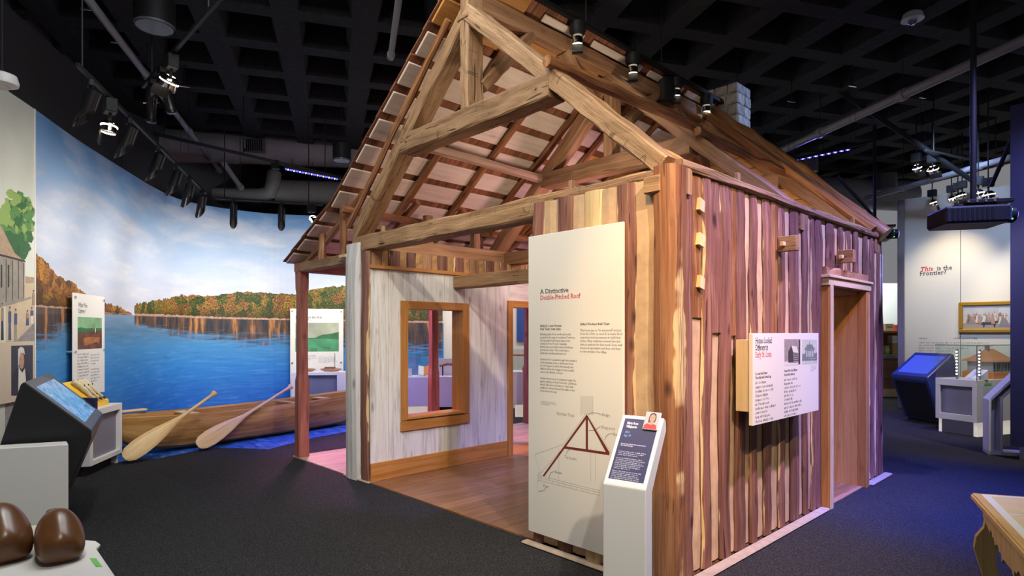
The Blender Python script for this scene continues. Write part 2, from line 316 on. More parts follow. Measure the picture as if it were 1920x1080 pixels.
class MB:
    """collects boxes, prisms and tubes for ONE mesh object (uv.x along the length of each piece, in metres)"""
    def __init__(s): s.v = []; s.f = []; s.uv = []
    def face(s, idx, uv): s.f.append(idx); s.uv.append(uv)
    def tube(s, pts, radii, n=8, cap=True, flatx=1.0, side=None, ru=0.0):
        pts = [V(p) for p in pts]; k = len(pts); b0 = len(s.v); L = 0; us = []
        d0 = (pts[-1]-pts[0]).normalized()
        a = V(side).normalized() if side is not None else (d0.cross(UP) if abs(d0.z) < 0.9 else d0.cross(V((1, 0, 0)))).normalized()
        for i, p in enumerate(pts):
            d = (pts[min(i+1, k-1)]-pts[max(i-1, 0)]).normalized()
            x = (a - d*a.dot(d)).normalized(); y = d.cross(x)
            if i: L += (p-pts[i-1]).length
            us.append(L+ru)
            r = radii[i] if isinstance(radii, (list, tuple)) else radii
            for j in range(n):
                t = 2*math.pi*j/n
                s.v.append(p + x*(r*flatx*math.cos(t)) + y*(r*math.sin(t)))
        r0 = radii[0] if isinstance(radii, (list, tuple)) else radii
        for i in range(k-1):
            for j in range(n):
                jj = (j+1) % n; c0 = 2*math.pi*r0*j/n; c1 = 2*math.pi*r0*(j+1)/n
                s.face((b0+i*n+j, b0+i*n+jj, b0+(i+1)*n+jj, b0+(i+1)*n+j), ((us[i], c0), (us[i], c1), (us[i+1], c1), (us[i+1], c0)))
        if cap:
            s.face(tuple(b0+j for j in range(n))[::-1], [(us[0], r0*math.cos(j)) for j in range(n)])
            s.face(tuple(b0+(k-1)*n+j for j in range(n)), [(us[-1], r0*math.cos(j)) for j in range(n)])
        return s
    def prism(s, prof, o, ea, eb, ec, depth):
        """closed profile in the plane (ea,eb) at o, swept by depth along ec"""
        o = V(o); ea = V(ea); eb = V(eb); ec = V(ec); n = len(prof); b0 = len(s.v); ar = 0
        for i in range(n): ar += prof[i][0]*prof[(i+1) % n][1]-prof[(i+1) % n][0]*prof[i][1]
        flip = (ar > 0) != (ea.cross(eb).dot(ec) > 0)
        if depth < 0: flip = not flip
        for d in (0, depth):
            for a, b in prof: s.v.append(o+ea*a+eb*b+ec*d)
        def put(idx, uv):
            s.face(tuple(idx[::-1]) if flip else tuple(idx), list(uv[::-1]) if flip else list(uv))
        put([b0+i for i in range(n)][::-1], [(p[1], p[0]) for p in prof][::-1])
        put([b0+n+i for i in range(n)], [(p[1], p[0]) for p in prof])
        q = 0
        for i in range(n):
            j = (i+1) % n; l = math.dist(prof[i], prof[j]); dd = abs(depth)
            uv = [(0, q), (0, q+l), (dd, q+l), (dd, q)] if dd > l else [(q, 0), (q+l, 0), (q+l, dd), (q, dd)]
            put([b0+i, b0+j, b0+n+j, b0+n+i], uv); q += l
        return s
    def box(s, lo, hi, o=(0, 0, 0), ex=(1, 0, 0), ey=(0, 1, 0), ez=(0, 0, 1)):
        """box from lo to hi in the frame o,ex,ey,ez; uv.x follows the longest side"""
        o = V(o); E = [V(ex), V(ey), V(ez)]; b0 = len(s.v); d = [hi[i]-lo[i] for i in range(3)]; L = d.index(max(d))
        P = []
        for k in range(8):
            c = [hi[i] if (k >> i) & 1 else lo[i] for i in range(3)]; P.append(c); s.v.append(o+E[0]*c[0]+E[1]*c[1]+E[2]*c[2])
        Fs = ((0, 4, 6, 2), (1, 3, 7, 5), (0, 1, 5, 4), (2, 6, 7, 3), (0, 2, 3, 1), (4, 5, 7, 6))
        rev = E[0].cross(E[1]).dot(E[2]) < 0
        for f in Fs:
            ax = [i for i in range(3) if len({P[q][i] for q in f}) > 1]
            if len(ax) != 2: continue
            a, b = (ax[0], ax[1]) if (ax[0] == L or (L not in ax and d[ax[0]] >= d[ax[1]])) else (ax[1], ax[0])
            f = f[::-1] if rev else f
            s.face(tuple(b0+q for q in f), [(P[q][a], P[q][b]+0.37*(3-a-b)) for q in f])
        return s
    def build(s, name, m, parent=None, smooth=False, bevel=0.0, segs=1):
        me = bpy.data.meshes.new(name); me.from_pydata([tuple(v) for v in s.v], [], s.f); me.update()
        l = me.uv_layers.new(name='UVMap')
        for p in me.polygons:
            for li in p.loop_indices: l.data[li].uv = s.uv[p.index][li-p.loop_start]
        if bevel:
            bm = bmesh.new(); bm.from_mesh(me)
            es = [e for e in bm.edges if len(e.link_faces) == 2 and e.calc_face_angle(0) > 0.5]
            bmesh.ops.bevel(bm, geom=es, offset=bevel, segments=segs, affect='EDGES', profile=0.6, clamp_overlap=True)
            bm.to_mesh(me); bm.free()
        return link(name, me, m, parent, smooth)
def box(name, lo, hi, m, parent=None, bevel=0.0, **kw): return MB().box(lo, hi, **kw).build(name, m, parent, bevel=bevel)
def beam(name, p0, p1, w, h, m, parent, up=UP, rough=0.006, n=10, ch=0.012):
    """hewn timber: eight-sided section with chamfered arrises, wandering a little along its length"""
    p0 = V(p0); p1 = V(p1); d = (p1-p0); L = d.length; d.normalize(); x = d.cross(V(up)).normalized(); y = x.cross(d).normalized()
    a, b = w/2, h/2
    prof = [(-a+ch, -b), (a-ch, -b), (a, -b+ch), (a, b-ch), (a-ch, b), (-a+ch, b), (-a, b-ch), (-a, -b+ch)]
    per = [0]
    for i in range(8): per.append(per[-1]+math.dist(prof[i], prof[(i+1) % 8]))
    vs = []; fs = []; uv = []; sh = rnd.uniform(0, 9)
    for i in range(n+1):
        t = i/n
        for q in prof:
            j = rough if 0 < i < n else rough*0.4
            vs.append(p0+d*(L*t)+x*(q[0]+rnd.uniform(-j, j))+y*(q[1]+rnd.uniform(-j, j)))
    for i in range(n):
        for k in range(8):
            kk = (k+1) % 8
            fs.append((i*8+k, i*8+kk, (i+1)*8+kk, (i+1)*8+k))
            uv.append(((L*i/n+sh, per[k]), (L*i/n+sh, per[k+1]), (L*(i+1)/n+sh, per[k+1]), (L*(i+1)/n+sh, per[k])))
    fs.append(tuple(range(8))[::-1]); uv.append([(q[1]*0.2, q[0]) for q in prof][::-1])
    fs.append(tuple(n*8+k for k in range(8))); uv.append([(q[1]*0.2, q[0]) for q in prof])
    return from_data(name, vs, fs, m, parent, uv)
def pole(name, pts, r, m, parent, n=8, sub=4, wob=0.012):
    pts = [V(p) for p in pts]; q = []
    for a, b in zip(pts, pts[1:]):
        for i in range(sub): q.append(a.lerp(b, i/sub))
    q.append(pts[-1]); k = len(q)
    for i in range(1, k-1): q[i] += V((rnd.uniform(-wob, wob), rnd.uniform(-wob, wob), rnd.uniform(-wob, wob)*0.5))
    return MB().tube(q, [r*rnd.uniform(0.86, 1.12) for _ in q], n, ru=rnd.uniform(0, 9)).build(name, m, parent, smooth=True)
def frame3(f): # horizontal unit vectors from viewer-right/forward pair
    return (RT*f[0]+FW*f[1]).normalized()

# ------------------------------------------------------------------ printing: flat shapes and lettering on a surface
class Print:
    """a flat printed sheet: origin o, ex to the right, ey up, lying off metres in front of its surface"""
    def __init__(s, o, ex, ey): s.o = V(o); s.ex = V(ex).normalized(); s.ey = V(ey).normalized(); s.n = s.ex.cross(s.ey); s.by = {}
    def P(s, x, y, off=0.0): return s.o+s.ex*x+s.ey*y+s.n*(off*0.3)
    def loc(s, p): d = V(p)-s.o; return d.dot(s.ex), d.dot(s.ey)
    def poly(s, pts, m, off=0.002):
        if sum(pts[i][0]*pts[(i+1) % len(pts)][1]-pts[(i+1) % len(pts)][0]*pts[i][1] for i in range(len(pts))) < 0: pts = pts[::-1]
        vs, fs = s.by.setdefault(m.name, ([], [])); b = len(vs); vs.extend(s.P(x, y, off) for x, y in pts); fs.append(tuple(range(b, b+len(pts))))
    def rect(s, x0, y0, x1, y1, m, off=0.002): s.poly([(x0, y0), (x1, y0), (x1, y1), (x0, y1)], m, off)
    def line(s, pts, w, m, off=0.002):
        for (a, b), (c, d) in zip(pts, pts[1:]):
            l = math.hypot(c-a, d-b) or 1; nx, ny = -(d-b)/l*w/2, (c-a)/l*w/2
            s.poly([(a-nx, b-ny), (c-nx, d-ny), (c+nx, d+ny), (a+nx, b+ny)], m, off)
    def blob(s, x, y, rx, ry, m, off=0.002, n=12, jit=0.0):
        s.poly([(x+rx*math.cos(2*math.pi*i/n)*(1+rnd.uniform(-jit, jit)), y+ry*math.sin(2*math.pi*i/n)*(1+rnd.uniform(-jit, jit))) for i in range(n)], m, off)
    def text(s, body, x, y, size, m, off=0.002, bold=0.0, serif=False, sx=1.0, space=1.0, slant=0.0, track=1.0, fit=None):
        cu = bpy.data.curves.new('lettering', 'FONT'); cu.body = body; cu.size = size; cu.resolution_u = 2 if size > 0.03 else 1
        cu.offset = bold*size; cu.space_line = space; cu.shear = slant; cu.space_character = track
        ob = bpy.data.objects.new('lettering', cu); COL.objects.link(ob)
        dg = bpy.context.evaluated_depsgraph_get(); me = ob.evaluated_get(dg).to_mesh()
        vs, fs = s.by.setdefault(m.name, ([], [])); b = len(vs)
        co = [v.co.copy() for v in me.vertices]
        if fit: sx = fit/max(1e-6, max(c.x for c in co))          # squeeze or stretch to the width measured in the photograph
        vs.extend(s.P(x+c.x*sx, y+c.y, off) for c in co)
        for p in me.polygons: fs.append(tuple(b+i for i in p.vertices))
        if serif:                                   # slab feet on every flat stem end
            cnt = {}
            for p in me.polygons:
                for e in p.edge_keys: cnt[e] = cnt.get(e, 0)+1
            for (i, j), k in cnt.items():
                if k != 1: continue
                a, c = co[i], co[j]; l = abs(a.x-c.x)
                if abs(a.y-c.y) < 0.004*size and 0.05*size < l < 0.24*size:
                    x0 = min(a.x, c.x)-0.075*size; x1 = max(a.x, c.x)+0.075*size; yy = a.y; hh = 0.022*size
                    s.poly([(x+x0*sx, y+yy-hh), (x+x1*sx, y+yy-hh), (x+x1*sx, y+yy+hh), (x+x0*sx, y+yy+hh)], m, off+0.0002)
        ob.to_mesh_clear(); bpy.data.objects.remove(ob); bpy.data.curves.remove(cu)
    def greek(s, x, y, w, lines, lead, h, m, off=0.002):
        """print too small to read in the photograph: word-long strokes"""
        for i in range(lines):
            q = x; end = x+w*(rnd.uniform(0.86, 1.0) if i < lines-1 else rnd.uniform(0.35, 0.8))
            while q < end:                              # unreadable letters: short stems, some joined, some taller
                for k in range(rnd.randint(2, 8)):
                    if q > end: break
                    b = y-i*lead-h*0.5; t_ = h*(1.0 if rnd.random() < 0.2 else 0.66); s.rect(q, b, q+h*0.15, b+t_, m, off)
                    if rnd.random() < 0.75:
                        v = rnd.choice((0.0, 0.54)); s.rect(q+h*0.15, b+h*v, q+h*0.48, b+h*(v+0.12), m, off)
                        if rnd.random() < 0.6: s.rect(q+h*0.40, b, q+h*0.53, b+h*0.66, m, off)
                    q += h*0.68
                q += h*0.42
    def done(s, name, parent):
        out = []
        for mn, (vs, fs) in s.by.items():
            me = bpy.data.meshes.new(name); me.from_pydata([tuple(v) for v in vs], [], fs); me.update()
            q = link(name, me, bpy.data.materials[mn], parent); q['kind'] = 'stuff'; out.append(q)
        s.by = {}; return out
# ------------------------------------------------------------------ the hall: floor, walls, mural, ceiling
def slab_grid(name, lo, hi, m): o = box(name, lo, hi, m); o['kind'] = 'structure'; return o
fl = MB().prism([(-9, -3.5), (16, -3.5), (16, 21), (-9, 21)], cam(0, 0, -0.1), RT, FW, UP, 0.1).build('floor', CARPET); tag(fl, kind='structure')

HM = 3.9                                                     # height of the mural wall
_d = (HM-1.6)*FPX
def wallpt(px, py): D = _d/(624-py); return ((px-960)/FPX*D, D)
ctrl = [(-4.05, 2.6), (-4.42, 4.2), (-4.76, 5.58), (-4.91, 6.19), wallpt(150, 265), wallpt(240, 322), wallpt(290, 352), (-5.72, 10.35), wallpt(400, 387.5), wallpt(500, 400), wallpt(600, 405), (-2.5, 12.2), (-1.42, 12.5)]
def catmull(P, k=8):
    out = []
    for i in range(len(P)-1):
        p0 = P[max(i-1, 0)]; p1 = P[i]; p2 = P[i+1]; p3 = P[min(i+2, len(P)-1)]
        for j in range(k):
            t = j/k
            out.append(tuple(0.5*((2*p1[c])+(-p0[c]+p2[c])*t+(2*p0[c]-5*p1[c]+4*p2[c]-p3[c])*t*t+(-p0[c]+3*p1[c]-3*p2[c]+p3[c])*t**3) for c in (0, 1)))
    return out+[P[-1]]
path = catmull(ctrl); arc = [0]
for a, b in zip(path, path[1:]): arc.append(arc[-1]+math.dist(a, b))
def mur(px, py):
    """a pixel of the photograph as (metres along the mural wall, height)"""
    k = (px-960)/FPX; best = None
    for i, (a, b) in enumerate(zip(path, path[1:])):
        da = a[0]-k*a[1]; db = b[0]-k*b[1]
        if da*db <= 0 and a[1] > 1:
            t = da/(da-db) if da != db else 0; f = a[1]+(b[1]-a[1])*t
            if best is None or f < best[2]: best = (arc[i]+(arc[i+1]-arc[i])*t, 1.6+(624-py)/FPX*f, f)
    return best[0], best[1]
def wall_at(u):
    """point on the wall, its tangent and its normal into the room, at u metres"""
    for i in range(len(arc)-1):
        if arc[i] <= u <= arc[i+1] or i == len(arc)-2:
            a, b = path[i], path[i+1]; t = (u-arc[i])/(arc[i+1]-arc[i]); q = (a[0]+(b[0]-a[0])*t, a[1]+(b[1]-a[1])*t)
            tx = frame3((b[0]-a[0], b[1]-a[1])); n = UP.cross(tx)*-1
            return cam(q[0], q[1], 0), tx, n
US = mur(65, 500)[0]                                         # seam between village print and river print
UE = arc[-1]
def wall_sheet(name, u0, u1, z0, z1, thick, m, off=0.0):
    us = [u0]+[a for a in arc if u0+1e-4 < a < u1-1e-4]+[u1]; vs = []; fs = []; uv = []
    for u in us:
        p, tx, n = wall_at(u)
        for z in (z0, z1):
            vs.append(p+UP*z+n*off); vs.append(p+UP*z+n*(off-thick))
    for i in range(len(us)-1):
        a = i*4; b = a+4; U0, U1 = us[i], us[i+1]
        fs += [(a, b, b+2, a+2), (a+1, a+3, b+3, b+1), (a+2, b+2, b+3, a+3)]
        uv += [((U0, z0), (U1, z0), (U1, z1), (U0, z1)), ((U0, z0), (U0, z1), (U1, z1), (U1, z0)), ((U0, z1),)*2+((U1, z1),)*2]
    fs += [(0, 2, 3, 1), (len(vs)-4, len(vs)-3, len(vs)-1, len(vs)-2)]; uv += [((us[0], z0),)*4, ((us[-1], z0),)*4]
    return from_data(name, vs, fs, m, None, uv)

def m_mural():
    m, t, b = nt_new('river_mural_print'); u, z = uvxy(t)
    nu = math_(t, 'DIVIDE', math_(t, 'SUBTRACT', u, US), UE-US)
    def curve(pts):
        st = sorted([((mur(px, py)[0]-US)/(UE-US), mur(px, py)[1]/4) for px, py in pts])
        return math_(t, 'MULTIPLY', ramp(t, nu, [(max(0, min(1, p)), v) for p, v in st]), 4.0)
    P = comb(t, u, z)
    # --- sky
    big = noise(t, comb(t, math_(t, 'MULTIPLY', u, 0.40), math_(t, 'MULTIPLY', z, 1.0), 3.3), 1.25, 5, 0.55, 0.5)
    fine = noise(t, comb(t, math_(t, 'MULTIPLY', u, 0.7), math_(t, 'MULTIPLY', z, 2.6), 1.3), 1.7, 6, 0.6, 0.3)
    hi = math_(t, 'DIVIDE', math_(t, 'SUBTRACT', z, 1.9), 2.0)
    skyb = ramp(t, hi, [(0.0, (0.47, 0.48, 0.57)), (0.35, (0.43, 0.51, 0.64)), (0.75, (0.26, 0.42, 0.64)), (1.0, (0.12, 0.29, 0.56))])
    cl = math_(t, 'ADD', math_(t, 'MULTIPLY', big, 0.75), math_(t, 'MULTIPLY', fine, 0.35))
    cl = math_(t, 'SUBTRACT', cl, math_(t, 'MULTIPLY', hi, 0.10))
    clc = ramp(t, fine, [(0.3, (0.46, 0.49, 0.58)), (0.68, (0.63, 0.64, 0.66))])
    sky = mixc(t, ramp(t, cl, [(0.40, 0.0), (0.66, 0.9)]), skyb, clc)
    # --- water
    wr = noise(t, comb(t, math_(t, 'MULTIPLY', u, 1.1), math_(t, 'MULTIPLY', z, 11)), 1.8, 5, 0.62, 0.4)
    wd = math_(t, 'DIVIDE', z, 1.9)
    wb = ramp(t, wd, [(0.25, (0.022, 0.13, 0.46)), (0.50, (0.03, 0.19, 0.52)), (0.72, (0.055, 0.22, 0.46)), (0.86, (0.09, 0.19, 0.30)), (1.0, (0.20, 0.28, 0.38))])
    water = mixc(t, ramp(t, wr, [(0.50, 0.0), (0.78, 0.40)]), wb, (0.17, 0.36, 0.62))
    water = mixc(t, ramp(t, wr, [(0.28, 0.35), (0.42, 0.0)]), water, (0.012, 0.045, 0.14))
    # --- foliage colours: crowns, leaves, shade between them
    vo = N(t, 'ShaderNodeTexVoronoi'); vo.inputs['Scale'].default_value = 1.0
    t.links.new(comb(t, math_(t, 'MULTIPLY', u, 8.0), math_(t, 'MULTIPLY', z, 6.5)), vo.inputs['Vector'])
    leaf = noise(t, P, 34, 4, 0.7); grp = noise(t, comb(t, math_(t, 'MULTIPLY', u, 4.0), math_(t, 'MULTIPLY', z, 5.0), 4.0), 1.0, 2)
    huer = N(t, 'ShaderNodeSeparateXYZ'); t.links.new(vo.outputs['Color'], huer.inputs[0])
    fall = ramp(t, math_(t, 'ADD', math_(t, 'MULTIPLY', huer.outputs[0], 0.6), math_(t, 'MULTIPLY', grp, 0.4)),
                [(0.22, (0.055, 0.085, 0.022)), (0.38, (0.15, 0.15, 0.03)), (0.5, (0.34, 0.22, 0.03)), (0.62, (0.38, 0.17, 0.04)), (0.78, (0.24, 0.105, 0.04))])
    fall = mixc(t, ramp(t, leaf, [(0.40, 0.95), (0.58, 0.0)]), fall, (0.014, 0.018, 0.008))
    fall = mixc(t, ramp(t, leaf, [(0.6, 0.0), (0.72, 0.6)]), fall, (0.62, 0.42, 0.10))
    rust = ramp(t, math_(t, 'ADD', math_(t, 'MULTIPLY', huer.outputs[1], 0.45), math_(t, 'MULTIPLY', grp, 0.55)),
                [(0.25, (0.10, 0.055, 0.025)), (0.5, (0.32, 0.13, 0.035)), (0.7, (0.50, 0.24, 0.05))])
    rust = mixc(t, ramp(t, leaf, [(0.38, 0.85), (0.55, 0.0)]), rust, (0.05, 0.02, 0.01))
    edge = math_(t, 'MULTIPLY', math_(t, 'SUBTRACT', noise(t, P, 9, 5, 0.6), 0.5), 0.16)
    ze = math_(t, 'SUBTRACT', z, edge)
    def land(col, under, tops, bases, x0, x1, bank):
        top = curve(tops); base = curve(bases); a = mur(x0, 590)[0]; c = mur(x1, 590)[0]
        inx = math_(t, 'MULTIPLY', math_(t, 'GREATER_THAN', u, a), math_(t, 'LESS_THAN', u, c))
        mask = math_(t, 'MULTIPLY', inx, math_(t, 'MULTIPLY', math_(t, 'LESS_THAN', ze, top), math_(t, 'GREATER_THAN', z, base)))
        rel = math_(t, 'DIVIDE', math_(t, 'SUBTRACT', z, base), math_(t, 'MAXIMUM', math_(t, 'SUBTRACT', top, base), 0.02))
        cc = mixc(t, ramp(t, rel, [(0.05, 0.75), (0.55, 0.0)]), col, (0.03, 0.028, 0.014))
        # rocky bank just above the water line
        bk = math_(t, 'LESS_THAN', math_(t, 'SUBTRACT', z, base), math_(t, 'ADD', math_(t, 'MULTIPLY', edge, 0.4), bank))
        cc = mixc(t, bk, cc, ramp(t, leaf, [(0.35, (0.20, 0.10, 0.07)), (0.6, (0.52, 0.34, 0.24))]))
        # broken mirror image on the water below
        deep = math_(t, 'DIVIDE', math_(t, 'SUBTRACT', base, z), math_(t, 'MULTIPLY', math_(t, 'SUBTRACT', top, base), under))
        st = noise(t, comb(t, math_(t, 'MULTIPLY', u, 9), math_(t, 'MULTIPLY', z, 1.4)), 1.0, 3)
        rc = ramp(t, st, [(0.38, (0.018, 0.016, 0.016)), (0.55, (0.10, 0.045, 0.018)), (0.68, (0.48, 0.20, 0.04))])
        rm = math_(t, 'MULTIPLY', inx, math_(t, 'MULTIPLY', math_(t, 'GREATER_THAN', deep, 0.0), ramp(t, math_(t, 'ADD', deep, math_(t, 'MULTIPLY', math_(t, 'SUBTRACT', wr, 0.5), 1.6)), [(0.55, 0.92), (0.95, 0.0)])))
        return mask, cc, rm, rc
    below = curve([(66, 589), (150, 590), (246, 589), (252, 592), (400, 598), (640, 602), (829, 606)])
    img = mixc(t, math_(t, 'LESS_THAN', z, below), sky, water)
    A = land(rust, 0.95, [(66, 474), (80, 484), (105, 513), (120, 523), (140, 533), (165, 556)], [(66, 575), (100, 578), (165, 580)], 60, 166, 0.02)
    B = land(rust, 0.2, [(120, 545), (183, 561), (200, 568), (225, 577), (247, 586)], [(120, 582), (183, 585), (215, 588), (247, 590)], 120, 247, 0.008)
    Cc = land(fall, 1.0, [(252, 571), (275, 566), (310, 560), (345, 554), (400, 555), (440, 549), (475, 547), (520, 551), (560, 552), (590, 541), (645, 536), (720, 535), (829, 540)],
              [(252, 592), (330, 594), (420, 598), (520, 600), (640, 602), (829, 606)], 252, 830, 0.035)
    for msk, cc, rm, rc in (B, A, Cc):
        img = mixc(t, rm, img, rc); img = mixc(t, msk, img, cc)
    t.links.new(img, b.inputs['Base Color']); b.inputs['Roughness'].default_value = 0.55; b.inputs['Specular IOR Level'].default_value = 0.2
    return m
mw = wall_sheet('wall_mural', US, UE, 0, HM, 0.06, m_mural()); tag(mw, kind='structure')
lw = wall_sheet('wall_village_print', 0, US, 0, HM, 0.06, flat('pale_sky_print', (0.60, 0.62, 0.53), 0.6, var=0.12, scale=0.9)); tag(lw, kind='structure')
tr = wall_sheet('trim_seam', US-0.008, US+0.008, 0, HM, 0.01, WHITE, 0.008); tag(tr, kind='structure')
# charcoal shell of the hall behind and above the mural
dk = MB()
for a, b in (((-4.6, 1.5), (-6.6, 10.2)), ((-6.6, 10.2), (-6.0, 14.2)), ((-6.0, 14.2), (-0.6, 14.9))):
    n = frame3((b[1]-a[1], -(b[0]-a[0])))
    dk.box((0, -0.2, 0), (math.dist(a, b), 0, 6.0), o=cam(a[0], a[1], 0), ex=frame3((b[0]-a[0], b[1]-a[1])), ey=n, ez=UP)
tag(dk.build('wall_left', DARKWALL), kind='structure')
tag(MB().box((-0.9, 0, 0), (9.4, 0.2, 6.0), o=cam(0, 17.5, 0), ex=RT, ey=FW, ez=UP).build('wall_back', DARKWALL), kind='structure')
tag(MB().box((-2.0, 0, 0), (4.2, 0.12, HM), o=cam(0, 12.75, 0), ex=RT, ey=FW, ez=UP).build('wall_cream', CREAM), kind='structure')

# print of the village street on the left wall
pv, tv, nv = wall_at(mur(30, 600)[0])
VP = Print(pv, tv, UP)                                       # x along the wall, y = height above the floor
def vq(px, py): q = mur(px, py); return q[0]-mur(30, 600)[0], q[1]
TREEG = [flat('tree_green', (0.10, 0.23, 0.07), 0.7), flat('tree_green_dark', (0.045, 0.13, 0.05), 0.7), flat('tree_green_light', (0.24, 0.36, 0.10), 0.7)]
SAND = flat('sandy_street', (0.55, 0.44, 0.30), 0.7, var=0.12, scale=4); PLANKG = flat('grey_plank_print', (0.30, 0.27, 0.22), 0.7, var=0.15, scale=12)
ROOFP = flat('brown_roof_print', (0.40, 0.29, 0.19), 0.7, var=0.15, scale=25); DARKP = flat('dark_print', (0.05, 0.045, 0.05), 0.7)
SKIN = flat('skin_print', (0.50, 0.28, 0.18), 0.6); LINEN = flat('linen_print', (0.66, 0.64, 0.56), 0.6); BLUEC = flat('blue_cloth_print', (0.07, 0.10, 0.22), 0.7)
TANC = flat('tan_cloth_print', (0.38, 0.26, 0.15), 0.7); STONEP = flat('grey_stone_print', (0.26, 0.24, 0.23), 0.7, var=0.25, scale=30)
VP.poly([vq(x, y) for x, y in ((-60, 560), (0, 560), (45, 535), (64, 520), (64, 640), (-60, 640))], SAND, 0.001)
VP.poly([vq(x, y) for x, y in ((-60, 640), (30, 640), (64, 605), (64, 930), (-60, 930))], STONEP, 0.0012)
r2 = random.Random(3)
for i in range(330):
    a = r2.uniform(0, 6.28); q = math.sqrt(r2.random()); px = 26+q*33*math.cos(a)+(6 if a > 4 else 0); py = 428+q*66*math.sin(a)
    if px > 60: continue
    g = 2 if (px < 22 and py < 420) else (1 if py > 445 else r2.choice((0, 1, 2)))
    x, y = vq(px, py); VP.blob(x, y, r2.uniform(0.03, 0.075), r2.uniform(0.02, 0.05), TREEG[g], 0.002+0.00001*i, 8, 0.35)
VP.line([vq(24, 470), vq(27, 500)], 0.014, DARKP, 0.006); VP.line([vq(35, 460), vq(33, 480)], 0.01, DARKP, 0.006)
VP.poly([vq(x, y) for x, y in ((-60, 392), (2, 424), (27, 474), (48, 492), (-60, 470))], ROOFP, 0.007)
VP.poly([vq(x, y) for x, y in ((-60, 470), (0, 480), (46, 493), (45, 560), (0, 574), (-60, 590))], PLANKG, 0.0075)
for px in (11, 23, 34, 44): VP.line([vq(px, 483+px*0.2), vq(px, 568-px*0.2)], 0.012, DARKP, 0.008)
for px in (1, 14): VP.poly([vq(px, 496), vq(px+3, 497), vq(px+3, 538), vq(px, 540)], DARKP, 0.0085)
VP.poly([vq(x, y) for x, y in ((46, 488), (48, 492), (0, 480), (-60, 468), (-60, 465), (0, 476))], DARKP, 0.0082)
VP.poly([vq(x, y) for x, y in ((-60, 578), (0, 572), (58, 556), (58, 560), (0, 577), (-60, 584))], PLANKG, 0.0085)
VP.poly([vq(x, y) for x, y in ((47, 518), (63, 520), (63, 530), (47, 532))], ROOFP, 0.002)
for px, top, bot, c1, c2 in ((4, 566, 638, TANC, DARKP), (18, 573, 638, BLUEC, BLUEC), (29, 577, 640, BLUEC, PLANKG), (51, 583, 610, TANC, BLUEC), (59, 577, 607, BLUEC, LINEN), (62, 545, 572, ROOFP, TANC)):
    h = bot-top
    VP.poly([vq(px-2.6, bot), vq(px-1.8, top+h*.35), vq(px-2.8, top+h*.2), vq(px, top+h*.14), vq(px+2.8, top+h*.2), vq(px+1.8, top+h*.35), vq(px+2.6, bot)], c2, 0.009)
    VP.poly([vq(px-2.6, top+h*.5), vq(px-2.6, top+h*.17), vq(px+2.6, top+h*.17), vq(px+2.6, top+h*.5)], c1, 0.0095)
    x, y = vq(px, top+h*.09); VP.blob(x, y, 0.009+0.0003*h*.2, 0.014, SKIN, 0.010)
    VP.blob(x, y+0.014, 0.013, 0.008, DARKP, 0.0105)
VP.done('print_picture', lw)

# portrait board under the village print
BEIGE = flat('beige_board', (0.60, 0.50, 0.37), 0.6)
pb = root('portrait_board', wall_at(mur(20, 700)[0])[0]+UP*1.2, 'beige board with dark portrait of a person in a white headscarf', 'sign')
ub = mur(57, 690)[0]; p1, t1, n1 = wall_at(mur(30, 690)[0])
zt = mur(50, 640)[1]; zb = mur(50, 748)[1]; xr = ub-mur(30, 690)[0]
o = MB().box((xr-1.05, 0.012, zb), (xr, 0.035, zt), o=p1, ex=t1, ey=n1, ez=UP).build('board', BEIGE, pb, bevel=0.003)
PP = Print(p1+n1*0.035, t1, UP)
def pq(px, py): return mur(px, py)[0]-mur(30, 690)[0], mur(px, py)[1]
xa, ya = pq(13, 742); xb, yb = pq(54, 647)
PP.rect(xa, ya, xb, yb, flat('portrait_ground', (0.045, 0.042, 0.06), 0.5), 0.001)
PP.poly([pq(x, y) for x, y in ((13, 742), (14, 705), (24, 690), (40, 690), (52, 712), (53, 742))], flat('dark_dress', (0.03, 0.028, 0.045), 0.6), 0.0015)
cx_, cy_ = pq(33, 676); PP.blob(cx_, cy_, 0.042, 0.085, SKIN, 0.002, 14)
PP.poly([pq(x, y) for x, y in ((26, 668), (26, 655), (31, 650), (37, 653), (39, 665), (36, 662), (31, 661), (28, 672), (28, 685), (26, 685))], LINEN, 0.0025)
PP.poly([pq(x, y) for x, y in ((27, 683), (29, 692), (34, 699), (39, 690), (42, 728), (33, 742), (26, 742))], LINEN, 0.0024)
for px in (31, 35.5): a, b = pq(px, 673); PP.blob(a, b, 0.006, 0.004, DARKP, 0.003, 6)
PP.line([pq(33.3, 674), pq(33.6, 680)], 0.004, flat('nose_shade', (0.33, 0.16, 0.1), 0.6), 0.003); PP.line([pq(31.5, 685), pq(36, 684)], 0.004, flat('lip_print', (0.35, 0.10, 0.08), 0.6), 0.003)
PP.done('portrait_print', pb)

# printed river on the carpet in front of the mural
edge = [(222, 866), (262, 862), (300, 859), (330, 853), (370, 845), (407, 840), (455, 841), (503, 843), (530, 836), (553, 830), (600, 819), (645, 811), (700, 798)]
pts = [rf(onZ(x, y, 0)) for x, y in edge]; ring = [(-2.2, 11.9), (-4.6, 11.3), (-5.4, 10.2), (-5.5, 9.0), (-5.3, 8.0), (-5.1, 7.4)]
rv = MB().prism([(a, b) for a, b in pts+ring], cam(0, 0, 0.0), RT, FW, UP, 0.005).build('river_floor_mat', RIVERFLOOR)
tag(rv, 'blue printed river floor covering with wavy edge under the canoe', 'floor mat')

